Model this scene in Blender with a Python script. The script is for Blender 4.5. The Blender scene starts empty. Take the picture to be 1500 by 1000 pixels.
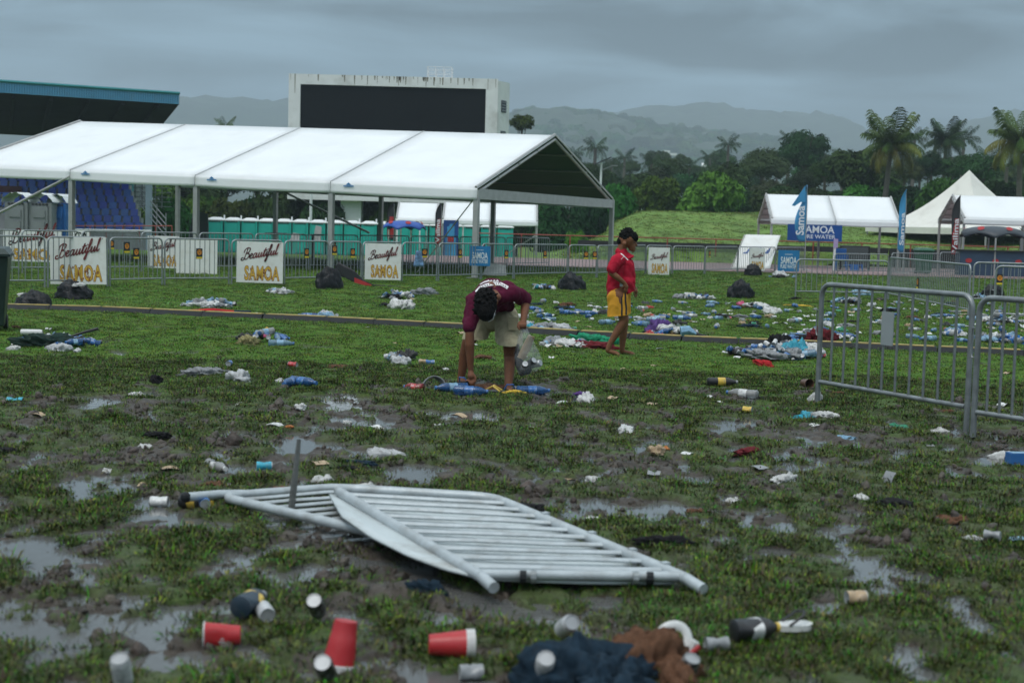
import bpy, bmesh, math, random
import numpy as np
from mathutils import Vector, Matrix, Euler
R_ = math.radians
random.seed(7)
sc = bpy.context.scene
COL = sc.collection

# ------------------------------------------------------------------ camera
CAMZ = 1.57
FPX = 2083.3                      # focal length in pixels of the 1500 px wide photograph (50 mm lens)
ROLL = R_(1.5); PITCH = math.atan(171 / FPX)
fw = np.array([0, math.cos(PITCH), -math.sin(PITCH)])
r0 = np.array([1., 0, 0]); u0 = np.cross(r0, fw)
RT = math.cos(ROLL) * r0 + math.sin(ROLL) * u0
UP = np.cross(RT, fw)
CAMP = np.array([0, 0, CAMZ])
cam = bpy.data.cameras.new('camera'); camo = bpy.data.objects.new('camera', cam); COL.objects.link(camo)
camo.matrix_world = Matrix(((RT[0], UP[0], -fw[0], 0), (RT[1], UP[1], -fw[1], 0), (RT[2], UP[2], -fw[2], CAMZ), (0, 0, 0, 1)))
cam.lens = 50; cam.sensor_width = 36; cam.clip_start = 0.1; cam.clip_end = 9000
cam.dof.use_dof = True; cam.dof.focus_distance = 18.0; cam.dof.aperture_fstop = 2.9
sc.camera = camo
sc.render.engine = 'CYCLES'

# ------------------------------------------------------------------ overcast sky, soft sun
SUN_EL, SUN_AZ = R_(62), R_(215)
world = bpy.data.worlds.new("World"); sc.world = world; world.use_nodes = True
nt = world.node_tree; nt.nodes.clear()
def wn(t, **k):
    n = nt.nodes.new(t)
    for a, b in k.items(): setattr(n, a, b)
    return n
out = wn('ShaderNodeOutputWorld'); bg = wn('ShaderNodeBackground'); bg.inputs['Strength'].default_value = 0.1
sky = wn('ShaderNodeTexSky', sky_type='NISHITA', sun_disc=False)
sky.sun_elevation = SUN_EL; sky.sun_rotation = SUN_AZ; sky.dust_density = 3.0
tc = wn('ShaderNodeTexCoord'); sep = wn('ShaderNodeSeparateXYZ')
nt.links.new(tc.outputs['Generated'], sep.inputs[0])
ramp = wn('ShaderNodeValToRGB')           # overcast dome: dim at the horizon, three times brighter overhead
els = ramp.color_ramp.elements
els[0].position = 0.0; els[0].color = (0.90, 1.42, 1.84, 1)
els[1].position = 1.0; els[1].color = (10.2, 11.4, 12.0, 1)
for p, c in ((0.06, (1.10, 1.78, 2.34, 1)), (0.16, (2.15, 3.15, 3.90, 1)), (0.4, (5.6, 6.9, 7.7, 1))):
    e = els.new(p); e.color = c
nt.links.new(sep.outputs['Z'], ramp.inputs[0])
mp = wn('ShaderNodeMapping'); mp.inputs['Scale'].default_value = (1.0, 1.0, 5.5)
mp.inputs['Location'].default_value = (0.35, 0.1, 0.2)
nt.links.new(tc.outputs['Generated'], mp.inputs[0])
nz = wn('ShaderNodeTexNoise'); nz.inputs['Scale'].default_value = 4.2; nz.inputs['Detail'].default_value = 7; nz.inputs['Roughness'].default_value = 0.52
nz.inputs['Distortion'].default_value = 0.5
nt.links.new(mp.outputs[0], nz.inputs['Vector'])
cr = wn('ShaderNodeMapRange'); cr.inputs['From Min'].default_value = 0.36; cr.inputs['From Max'].default_value = 0.64
cr.inputs['To Min'].default_value = 0.38; cr.inputs['To Max'].default_value = 1.8
nt.links.new(nz.outputs['Fac'], cr.inputs['Value'])
mul = wn('ShaderNodeMix', data_type='RGBA', blend_type='MULTIPLY'); mul.inputs['Factor'].default_value = 1
nt.links.new(ramp.outputs[0], mul.inputs['A']); nt.links.new(cr.outputs[0], mul.inputs['B'])
mx = wn('ShaderNodeMix', data_type='RGBA'); mx.inputs['Factor'].default_value = 0.06
nt.links.new(mul.outputs['Result'], mx.inputs['A']); nt.links.new(sky.outputs[0], mx.inputs['B'])
nt.links.new(mx.outputs['Result'], bg.inputs['Color']); nt.links.new(bg.outputs[0], out.inputs['Surface'])

sl = bpy.data.lights.new('sun', 'SUN'); sl.energy = 1.5; sl.angle = R_(28); sl.color = (1.0, 0.97, 0.93)
so = bpy.data.objects.new('sun', sl); COL.objects.link(so)
sdir = Vector((math.sin(SUN_AZ) * math.cos(SUN_EL), math.cos(SUN_AZ) * math.cos(SUN_EL), math.sin(SUN_EL)))
so.rotation_euler = sdir.to_track_quat('Z', 'Y').to_euler(); so.location = (0, 0, 60)
vs = sc.view_settings; vs.view_transform = 'Standard'; vs.look = 'None'; vs.exposure = 0.06; vs.gamma = 1; vs.use_curve_mapping = False
cy = sc.cycles; cy.max_bounces = 6; cy.diffuse_bounces = 3; cy.glossy_bounces = 3; cy.transmission_bounces = 5
cy.transparent_max_bounces = 8; cy.volume_bounces = 0; cy.caustics_reflective = False; cy.caustics_refractive = False
cy.use_denoising = True; cy.sample_clamp_indirect = 4

# ------------------------------------------------------------------ helpers
def ray(x, y): return fw + (x - 750) / FPX * RT - (y - 500) / FPX * UP
def gp(x, y, z=0.0):              # the spot of ground (height z) seen at photo pixel x, y
    d = ray(x, y); return CAMP + d * ((z - CAMZ) / d[2])
def at(x, y, Y):                  # the point at distance Y seen at photo pixel x, y
    d = ray(x, y); return CAMP + d * (Y / d[1])
def V(a): return Vector((float(a[0]), float(a[1]), float(a[2])))
def ss(a, b, x):
    t = np.clip((np.asarray(x, float) - a) / (b - a), 0, 1); return t * t * (3 - 2 * t)
def _hash(ix, iy, s):
    n = (ix.astype(np.int64) * 374761393 + iy.astype(np.int64) * 668265263 + s * 1442695041) & 0x7fffffff
    n = ((n ^ (n >> 13)) * 1274126177) & 0x7fffffff
    return ((n ^ (n >> 16)) & 0xffff) / 65535.0
def vnoise(x, y, s=0):
    x = np.asarray(x, float); y = np.asarray(y, float)
    ix = np.floor(x); iy = np.floor(y); fx = x - ix; fy = y - iy
    fx = fx * fx * (3 - 2 * fx); fy = fy * fy * (3 - 2 * fy)
    a = _hash(ix, iy, s); b = _hash(ix + 1, iy, s); c = _hash(ix, iy + 1, s); d = _hash(ix + 1, iy + 1, s)
    return (a * (1 - fx) + b * fx) * (1 - fy) + (c * (1 - fx) + d * fx) * fy
def fbm(x, y, s=0, o=4, g=0.5):
    v = 0; a = 1; t = 0
    for i in range(o):
        v = v + a * vnoise(x * 2 ** i + i * 17.3, y * 2 ** i - i * 9.1, s + i); t += a; a *= g
    return v / t

MATS = {}
def mat(name, col, rough=0.6, var=0.12, scale=6.0, bump=0.0, bscale=40.0, metal=0.0, spec=0.5, trans=0.0, dirt=None, dirt_amt=0.0, sheen=0.0, coat=0.0, instvar=0.0, alpha=1.0, detail=5, dscale=3.0):
    if name in MATS: return MATS[name]
    m = bpy.data.materials.new(name); m.use_nodes = True; t = m.node_tree
    b = t.nodes['Principled BSDF']; L = t.links.new
    b.inputs['Roughness'].default_value = rough; b.inputs['Metallic'].default_value = metal
    b.inputs['Specular IOR Level'].default_value = spec; b.inputs['Transmission Weight'].default_value = trans
    b.inputs['Coat Weight'].default_value = coat; b.inputs['Alpha'].default_value = alpha
    tcn = t.nodes.new('ShaderNodeTexCoord')
    n = t.nodes.new('ShaderNodeTexNoise'); n.inputs['Scale'].default_value = scale; n.inputs['Detail'].default_value = detail
    L(tcn.outputs['Object'], n.inputs['Vector'])
    mr = t.nodes.new('ShaderNodeMapRange'); mr.inputs['From Min'].default_value = 0.28; mr.inputs['From Max'].default_value = 0.72
    mr.inputs['To Min'].default_value = 1 - var; mr.inputs['To Max'].default_value = 1 + var
    L(n.outputs['Fac'], mr.inputs['Value'])
    mm = t.nodes.new('ShaderNodeMix'); mm.data_type = 'RGBA'; mm.blend_type = 'MULTIPLY'; mm.inputs['Factor'].default_value = 1
    mm.inputs['A'].default_value = (*col, 1); L(mr.outputs[0], mm.inputs['B']); last = mm.outputs['Result']
    if instvar:
        oi = t.nodes.new('ShaderNodeObjectInfo'); hs = t.nodes.new('ShaderNodeHueSaturation')
        a = t.nodes.new('ShaderNodeMapRange'); a.inputs['To Min'].default_value = 0.5 - instvar * 0.07; a.inputs['To Max'].default_value = 0.5 + instvar * 0.05
        c = t.nodes.new('ShaderNodeMapRange'); c.inputs['To Min'].default_value = 1 - instvar * 0.6; c.inputs['To Max'].default_value = 1 + instvar * 0.6
        w = t.nodes.new('ShaderNodeMath'); w.operation = 'FRACT'; w2 = t.nodes.new('ShaderNodeMath'); w2.operation = 'MULTIPLY'; w2.inputs[1].default_value = 7.31
        L(oi.outputs['Random'], a.inputs['Value']); L(oi.outputs['Random'], w2.inputs[0]); L(w2.outputs[0], w.inputs[0]); L(w.outputs[0], c.inputs['Value'])
        L(a.outputs[0], hs.inputs['Hue']); L(c.outputs[0], hs.inputs['Value']); L(last, hs.inputs['Color']); last = hs.outputs['Color']
    if dirt is not None:
        n2 = t.nodes.new('ShaderNodeTexNoise'); n2.inputs['Scale'].default_value = dscale; n2.inputs['Detail'].default_value = 8; n2.inputs['Roughness'].default_value = 0.65
        L(tcn.outputs['Object'], n2.inputs['Vector'])
        r2 = t.nodes.new('ShaderNodeMapRange'); r2.inputs['From Min'].default_value = 0.5; r2.inputs['From Max'].default_value = 0.72
        r2.inputs['To Max'].default_value = dirt_amt; L(n2.outputs['Fac'], r2.inputs['Value'])
        md = t.nodes.new('ShaderNodeMix'); md.data_type = 'RGBA'; md.inputs['B'].default_value = (*dirt, 1)
        L(r2.outputs[0], md.inputs['Factor']); L(last, md.inputs['A']); last = md.outputs['Result']
    L(last, b.inputs['Base Color'])
    if bump:
        n3 = t.nodes.new('ShaderNodeTexNoise'); n3.inputs['Scale'].default_value = bscale; n3.inputs['Detail'].default_value = 6
        L(tcn.outputs['Object'], n3.inputs['Vector'])
        bp = t.nodes.new('ShaderNodeBump'); bp.inputs['Strength'].default_value = bump; bp.inputs['Distance'].default_value = 0.02
        L(n3.outputs['Fac'], bp.inputs['Height']); L(bp.outputs[0], b.inputs['Normal'])
    MATS[name] = m
    return m

ORD = ('first second third fourth fifth sixth seventh eighth ninth tenth eleventh twelfth thirteenth fourteenth fifteenth sixteenth seventeenth eighteenth nineteenth twentieth').split()
class MB:
    """collects shapes and builds ONE mesh"""
    def __init__(s): s.v = []; s.f = []; s.m = []; s.M = None; s.mi = 0
    def add(s, vs, fs):
        o = len(s.v)
        s.v += [tuple(s.M @ Vector(p)) for p in vs] if s.M is not None else [tuple(float(c) for c in p) for p in vs]
        s.f += [tuple(o + i for i in f) for f in fs]; s.m += [s.mi] * len(fs)
    def box(s, c, d, rot=None):
        hx, hy, hz = d[0] / 2, d[1] / 2, d[2] / 2
        p = [Vector((x, y, z)) for x in (-hx, hx) for y in (-hy, hy) for z in (-hz, hz)]
        if rot is not None: p = [rot @ q for q in p]
        s.add([q + Vector(c) for q in p], [(0, 1, 3, 2), (4, 6, 7, 5), (0, 4, 5, 1), (2, 3, 7, 6), (0, 2, 6, 4), (1, 5, 7, 3)])
    def tube(s, pts, r, n=8, cap=True, flat=1.0):
        pts = [Vector(p) for p in pts]; k = len(pts)
        rs = [float(q) for q in r] if isinstance(r, (list, tuple)) else [float(r)] * k
        t0 = (pts[1] - pts[0]).normalized()
        a = t0.orthogonal().normalized() if abs(t0.z) > .9 else t0.cross(Vector((0, 0, 1))).normalized()
        vs = []
        for i, p in enumerate(pts):
            t = ((pts[min(i + 1, k - 1)] - p).normalized() + (p - pts[max(i - 1, 0)]).normalized())
            t = t.normalized() if t.length > 1e-6 else t0
            a = (a - t * a.dot(t)).normalized(); b = t.cross(a)
            for j in range(n):
                w = 2 * math.pi * j / n
                vs.append(p + rs[i] * (math.cos(w) * a + math.sin(w) * b * flat))
        fs = [(i * n + j, i * n + (j + 1) % n, (i + 1) * n + (j + 1) % n, (i + 1) * n + j) for i in range(k - 1) for j in range(n)]
        if cap: fs += [tuple(range(n))[::-1], tuple(range((k - 1) * n, k * n))]
        s.add(vs, fs)
    def lathe(s, prof, n=14, cap=True, wob=None):
        vs = []
        for i, (r, z) in enumerate(prof):
            for j in range(n):
                w = 2 * math.pi * j / n; p = Vector((r * math.cos(w), r * math.sin(w), z))
                if wob: p = wob(p)
                vs.append(p)
        k = len(prof)
        fs = [(i * n + j, i * n + (j + 1) % n, (i + 1) * n + (j + 1) % n, (i + 1) * n + j) for i in range(k - 1) for j in range(n)]
        if cap: fs += [tuple(range(n))[::-1], tuple(range((k - 1) * n, k * n))]
        s.add(vs, fs)
    def ball(s, c, r, n=10, sq=(1, 1, 1)):
        prof = [(math.sin(math.pi * i / n), -math.cos(math.pi * i / n)) for i in range(n + 1)]
        vs = []; m = n + 2
        for rr, z in prof:
            for j in range(m):
                w = 2 * math.pi * j / m
                vs.append((c[0] + r * sq[0] * rr * math.cos(w), c[1] + r * sq[1] * rr * math.sin(w), c[2] + r * sq[2] * z))
        s.add(vs, [(i * m + j, i * m + (j + 1) % m, (i + 1) * m + (j + 1) % m, (i + 1) * m + j) for i in range(n) for j in range(m)])
    def grid(s, fn, nu, nv):
        vs = [fn(i / nu, j / nv) for i in range(nu + 1) for j in range(nv + 1)]
        s.add(vs, [(i * (nv + 1) + j, (i + 1) * (nv + 1) + j, (i + 1) * (nv + 1) + j + 1, i * (nv + 1) + j + 1) for i in range(nu) for j in range(nv)])
    def prism(s, poly, z0, z1):          # poly in x,y
        n = len(poly)
        s.add([(x, y, z0) for x, y in poly] + [(x, y, z1) for x, y in poly],
              [tuple(range(n))[::-1], tuple(range(n, 2 * n))] + [(i, (i + 1) % n, n + (i + 1) % n, n + i) for i in range(n)])
    def mesh(s, name, mats, smooth=None, fix=True):
        me = bpy.data.meshes.new(name); me.from_pydata(s.v, [], s.f)
        for m in (mats if isinstance(mats, (list, tuple)) else [mats]): me.materials.append(m)
        if any(s.m): me.polygons.foreach_set('material_index', s.m)
        if fix and len(s.f) < 60000:
            bm = bmesh.new(); bm.from_mesh(me); bmesh.ops.recalc_face_normals(bm, faces=bm.faces); bm.to_mesh(me); bm.free()
        if smooth is not None:
            me.polygons.foreach_set('use_smooth', [True] * len(me.polygons))
            if smooth < 179: me.set_sharp_from_angle(angle=R_(smooth))
        me.update(); return me
    def build(s, name, mats, parent=None, smooth=None, loc=None, rz=None):
        o = bpy.data.objects.new(name, s.mesh(name, mats, smooth)); COL.objects.link(o)
        if parent is not None: o.parent = parent
        if loc is not None: o.location = loc
        if rz is not None: o.rotation_euler.z = rz
        return o
def tag(o, label=None, cat=None, group=None, kind=None):
    if label: o['label'] = label
    if cat: o['category'] = cat
    if group: o['group'] = group
    if kind: o['kind'] = kind
    return o
def thing(name, label, cat, loc=(0, 0, 0), rz=0.0, group=None):
    o = bpy.data.objects.new(name, None); COL.objects.link(o); o.empty_display_size = 0.2
    o.location = V(loc); o.rotation_euler = (0, 0, rz)
    return tag(o, label, cat, group)
def link(name, me, parent=None, loc=None, rot=None, scale=None):
    o = bpy.data.objects.new(name, me); COL.objects.link(o)
    if parent is not None: o.parent = parent
    if loc is not None: o.location = V(loc)
    if rot is not None: o.rotation_euler = rot
    if scale is not None: o.scale = scale if hasattr(scale, '__len__') else (scale,) * 3
    return o
def copy_thing(root, loc, rz, label=None, group=None):
    r = root.copy(); COL.objects.link(r); r.location = V(loc); r.rotation_euler = (0, 0, rz)
    if label: r['label'] = label
    if group: r['group'] = group
    for ch in root.children:
        c = ch.copy(); COL.objects.link(c); c.parent = r
        for g in ch.children:
            d = g.copy(); COL.objects.link(d); d.parent = c
    return r
def text_mesh(body, size, mats, offset=0.0, shear=0.0, depth=0.0, sx=1.0, align='CENTER', space=1.0):
    cu = bpy.data.curves.new('lettering', 'FONT'); cu.body = body; cu.size = size; cu.offset = offset; cu.shear = shear
    cu.align_x = align; cu.align_y = 'CENTER'; cu.space_character = space; cu.extrude = depth; cu.resolution_u = 3
    o = bpy.data.objects.new('lettering', cu); COL.objects.link(o)
    dg = bpy.context.evaluated_depsgraph_get()
    me = bpy.data.meshes.new_from_object(o.evaluated_get(dg)); bpy.data.objects.remove(o)
    me.transform(Matrix.Diagonal((sx, 1, 1, 1)) )
    me.materials.clear(); me.materials.append(mats); me.name = 'lettering'
    return me
STAND = Matrix.Rotation(math.pi / 2, 4, 'X')      # x-y drawing -> upright, facing -y

# ------------------------------------------------------------------ the field: trampled grass, mud and standing water
WATER = -0.0235
def base_z(x, y):
    return -0.75 * ss(62, 86, y) * ss(7, 1, x)
def mudness(x, y):
    x = np.asarray(x, float); y = np.asarray(y, float)
    big = fbm(x * 0.8 + 3, y * 0.5, 11, 4); mid = fbm(x * 4.6, y * 3.2, 23, 4, .62)
    r = x / np.maximum(y, 1)
    zone = ss(15.2, 11.0, y) * (1 - 0.42 * ss(0.03, 0.16, r) * ss(9.6, 8.2, y)) * (1 - 0.3 * ss(-0.2, -0.3, r) * ss(9.5, 11, y))
    man = 0.75 * np.exp(-(((x + 0.25) / 1.1) ** 2 + ((y - 13.4) / 0.9) ** 2)) + 0.5 * np.exp(-(((x - 1.6) / 1.3) ** 2 + ((y - 14.0) / 0.6) ** 2))
    man = man + 0.45 * np.exp(-(((x - 3.3) / 1.5) ** 2 + ((y - 11.6) / 0.8) ** 2))
    v = np.maximum(zone * 0.66, man * 0.9) + (big - 0.5) * 0.7 + (mid - 0.5) * 2.3
    return ss(0.42, 0.66, v)
def relief(x, y, m=None):
    m = mudness(x, y) if m is None else m
    low = ss(0.40, 0.62, fbm(x * 3.2 + 7, y * 2.2 + 2, 41, 4))
    near = ss(46, 30, y)
    h = (fbm(x * 2.6, y * 2.6, 51, 3) - 0.5) * 0.035 * near + (fbm(x * 7.5, y * 6, 61, 4, .62) - 0.5) * (0.014 + 0.10 * m) * ss(22, 15, y)
    return h - m * (0.014 + 0.028 * low) + 0.006 * (1 - m)
def gz(x, y):
    return float(base_z(x, y) + relief(np.array([x]), np.array([y]))[0])
def onto(px, py):
    p = gp(px, py); return np.array([p[0], p[1], max(gz(p[0], p[1]), WATER)])

ys = [3.4]
while ys[-1] < 15: ys.append(ys[-1] * 1.0026)
while ys[-1] < 60: ys.append(ys[-1] * 1.007)
while ys[-1] < 2800: ys.append(ys[-1] * 1.06)
ys = np.array(ys)
us = np.concatenate([np.linspace(-1.3, -0.47, 40)[:-1], np.linspace(-0.47, 0.47, 460), np.linspace(0.47, 1.3, 40)[1:]])
YY, UU = np.meshgrid(ys, us, indexing='ij')
XX = np.clip(UU * (YY + 1.5), -2800 - 20 * np.abs(UU), 2800 + 20 * np.abs(UU))
gx, gy = XX.ravel(), YY.ravel()
gm = mudness(gx, gy)
gzz = base_z(gx, gy) + relief(gx, gy, gm) - 3.0 * ss(300, 900, gy) * 0
nr, ncl = YY.shape
idx = np.arange(nr * ncl).reshape(nr, ncl)
quads = np.stack([idx[:-1, :-1], idx[:-1, 1:], idx[1:, 1:], idx[1:, :-1]], -1).reshape(-1, 4)
gme = bpy.data.meshes.new('field')
gme.vertices.add(len(gx)); gme.vertices.foreach_set('co', np.stack([gx, gy, gzz], -1).ravel())
gme.loops.add(quads.size); gme.loops.foreach_set('vertex_index', quads.ravel())
gme.polygons.add(len(quads)); gme.polygons.foreach_set('loop_start', np.arange(len(quads)) * 4)
gme.polygons.foreach_set('use_smooth', np.ones(len(quads), bool))
gme.update()
att = gme.attributes.new('mud', 'FLOAT', 'POINT'); att.data.foreach_set('value', np.maximum(gm, .62 * ss(16.5, 10.5, gy) * (.55 + .9 * fbm(gx * 7, gy * 5, 141, 3))).clip(0, 1).astype(np.float32))

def ground_material():
    m = bpy.data.materials.new('trampled_field'); m.use_nodes = True; t = m.node_tree; L = t.links.new
    b = t.nodes['Principled BSDF']
    def N(k, **kw):
        n = t.nodes.new(k)
        for a, c in kw.items(): setattr(n, a, c)
        return n
    geo = N('ShaderNodeNewGeometry')
    def noise(sc_, d=6, r=0.55):
        n = N('ShaderNodeTexNoise'); n.inputs['Scale'].default_value = sc_; n.inputs['Detail'].default_value = d; n.inputs['Roughness'].default_value = r
        L(geo.outputs['Position'], n.inputs['Vector']); return n.outputs['Fac']
    def rampf(f, stops):
        r = N('ShaderNodeValToRGB'); e = r.color_ramp.elements
        e[0].position, e[0].color = stops[0][0], (*stops[0][1], 1); e[1].position, e[1].color = stops[-1][0], (*stops[-1][1], 1)
        for p, c in stops[1:-1]:
            q = e.new(p); q.color = (*c, 1)
        L(f, r.inputs[0]); return r.outputs[0]
    def mix(f, a, c, mode='MIX'):
        n = N('ShaderNodeMix', data_type='RGBA', blend_type=mode)
        if isinstance(f, float): n.inputs['Factor'].default_value = f
        else: L(f, n.inputs['Factor'])
        L(a, n.inputs['A']); L(c, n.inputs['B']); return n.outputs['Result']
    fine = noise(26, 8, 0.7); patch = noise(0.55, 5); soil = noise(9, 8, 0.65)
    grass = rampf(fine, [(0.3, (0.026, 0.060, 0.008)), (0.5, (0.062, 0.140, 0.014)), (0.7, (0.100, 0.188, 0.026))])
    worn = rampf(patch, [(0.36, (1, 1, 1)), (0.5, (1.05, 1.0, 0.95)), (0.66, (1.25, 1.0, 0.95))])
    grass = mix(1.0, grass, worn, 'MULTIPLY')
    mud = rampf(soil, [(0.28, (0.024, 0.018, 0.013)), (0.5, (0.054, 0.042, 0.032)), (0.72, (0.098, 0.080, 0.064))])
    a = N('ShaderNodeAttribute', attribute_name='mud')
    L(mix(a.outputs['Fac'], grass, mud), b.inputs['Base Color'])
    rr = N('ShaderNodeMapRange'); rr.inputs['To Min'].default_value = 0.8; rr.inputs['To Max'].default_value = 0.40
    L(a.outputs['Fac'], rr.inputs['Value'])
    r2 = N('ShaderNodeMath', operation='ADD'); L(rr.outputs[0], r2.inputs[0])
    r3 = N('ShaderNodeMapRange'); r3.inputs['To Min'].default_value = -0.12; r3.inputs['To Max'].default_value = 0.2
    L(noise(5, 4), r3.inputs['Value']); L(r3.outputs[0], r2.inputs[1]); L(r2.outputs[0], b.inputs['Roughness'])
    bp = N('ShaderNodeBump'); bp.inputs['Strength'].default_value = 0.75; bp.inputs['Distance'].default_value = 0.02
    L(noise(48, 8, 0.68), bp.inputs['Height']); L(bp.outputs[0], b.inputs['Normal'])
    s1 = N('ShaderNodeMapRange'); s1.inputs['To Min'].default_value = 0.12; s1.inputs['To Max'].default_value = 0.34; L(a.outputs['Fac'], s1.inputs['Value']); L(s1.outputs[0], b.inputs['Specular IOR Level'])
    return m
gme.materials.append(ground_material())
field = bpy.data.objects.new('field', gme); COL.objects.link(field); tag(field, kind='structure')

# muddy water lying in the hollows of the ground: one level sheet just under the turf
m = bpy.data.materials.new('puddle_water'); m.use_nodes = True; b = m.node_tree.nodes['Principled BSDF']
b.inputs['Base Color'].default_value = (0.105, 0.105, 0.102, 1); b.inputs['Roughness'].default_value = 0.06; b.inputs['IOR'].default_value = 1.36
b.inputs['Specular IOR Level'].default_value = 0.75
n = m.node_tree.nodes.new('ShaderNodeTexNoise'); n.inputs['Scale'].default_value = 22; n.inputs['Detail'].default_value = 5
g = m.node_tree.nodes.new('ShaderNodeNewGeometry'); m.node_tree.links.new(g.outputs['Position'], n.inputs['Vector'])
bp = m.node_tree.nodes.new('ShaderNodeBump'); bp.inputs['Strength'].default_value = 0.12; bp.inputs['Distance'].default_value = 0.006
m.node_tree.links.new(n.outputs['Fac'], bp.inputs['Height']); m.node_tree.links.new(bp.outputs[0], b.inputs['Normal'])
w = MB(); w.add([(-9, 3.6, WATER), (9, 3.6, WATER), (12, 19, WATER), (-12, 19, WATER)], [(0, 1, 2, 3)])
tag(w.build('puddle_water', m), kind='structure')

# running track beyond the barriers
trk = mat('track_rubber', (0.21, 0.125, 0.122), 0.6, 0.15, 1.2, 0.2, 60, dirt=(0.16, 0.13, 0.12), dirt_amt=0.5, dscale=0.4)
w = MB(); w.add([(-6, 54, 0.035), (60, 52, 0.035), (60, 66.5, 0.035), (-6, 67, 0.035)], [(0, 1, 2, 3)])
tag(w.build('running_track', trk), kind='structure')
line = mat('track_line', (0.55, 0.53, 0.52), 0.6, 0.15, 2)
w = MB()
for k in range(7):
    y0 = 55.6 + k * 1.5
    w.add([(-6, y0, 0.042), (60, y0 - 0.25 * k / 7, 0.042), (60, y0 + 0.09 - 0.25 * k / 7, 0.042), (-6, y0 + 0.09, 0.042)], [(0, 1, 2, 3)])
tag(w.build('lane_lines', line), kind='structure')

# grassy bank behind the track
def bank_z(x, y):
    return (-0.15 + 1.05 * ss(68.6 - 2.2 * ss(18, 11, x), 70.5 - 1.0 * ss(18, 11, x), y) + 1.9 * ss(70, 95, y) + 0.4 * ss(95, 130, y)) * ss(1.0, 8.0, x - (y - 70) * 0.05) + (fbm(x * .35, y * .35, 77, 3) - .5) * .35 * ss(70, 74, y) - 0.1
bm_ = MB()
bm_.grid(lambda u, v: (lambda X, Y: (X, Y, float(bank_z(X, Y))))(0.2 + 75 * u, 69.3 - 2.9 * float(ss(17, 11, 0.2 + 75 * u)) + 77 * v ** 1.4), 110, 80)
bank_mat = mat('bank_grass_soil', (0.110, 0.200, 0.026), 0.9, 0.3, 0.5, 0.6, 18, dirt=(0.15, 0.155, 0.05), dirt_amt=0.6, dscale=0.25)
tag(bm_.build('grass_bank', bank_mat, smooth=180), kind='structure')

# ------------------------------------------------------------------ grass
def leaf_mat(name, col, instvar=1.0, rough=0.45, trans=0.25):
    m = mat(name, col, rough, 0.25, 9, instvar=instvar, spec=0.14)
    return m
GM = [leaf_mat('turf_blade', (0.078, 0.178, 0.010)), leaf_mat('turf_blade_dark', (0.026, 0.064, 0.008)), leaf_mat('turf_blade_dry', (0.105, 0.118, 0.030)), leaf_mat('turf_blade_muddy', (0.048, 0.040, 0.020))]
src = bpy.data.collections.new('turf_sources')          # kept out of the scene: only read by the turf
rg = random.Random(3)
def tuft(i, nb, hgt, wid, spread):
    w = MB()
    for k in range(nb):
        a = rg.uniform(0, 6.283); r = spread * math.sqrt(rg.random()); bx, by = r * math.cos(a), r * math.sin(a)
        d = a + rg.uniform(-1.2, 1.2); L = hgt * rg.uniform(0.55, 1.25); lean = rg.uniform(0.3, 1.35); ww = wid * rg.uniform(0.6, 1.3)
        sx, sy = -math.sin(d) * ww / 2, math.cos(d) * ww / 2
        w.mi = rg.choices((0, 1, 2, 3), BW)[0]
        pts = []
        for q, (f, ws) in enumerate(((0, 0.7), (0.55, 1.0), (1.0, 0.12))):
            ang = lean * (0.5 + 0.8 * f); x = bx + math.cos(d) * L * f * math.sin(ang); y = by + math.sin(d) * L * f * math.sin(ang); z = -0.006 + L * f * math.cos(ang)
            pts += [(x + sx * ws, y + sy * ws, z), (x - sx * ws, y - sy * ws, z)]
        w.add(pts, [(0, 1, 3, 2), (2, 3, 5, 4)])
    o = bpy.data.objects.new('turf_tuft', w.mesh('turf_tuft', GM, smooth=180, fix=False)); src.objects.link(o); return o
BW = (4, 4, 2, 4)
for i in range(3): tuft(i, 26, 0.030, 0.0052, 0.06)
tuft(3, 26, 0.020, 0.0075, 0.07); tuft(4, 8, 0.052, 0.005, 0.03)
BW = (6, 3, 2, 1)
for i in range(3): tuft(5 + i, 34, 0.021, 0.0065, 0.10)

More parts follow.
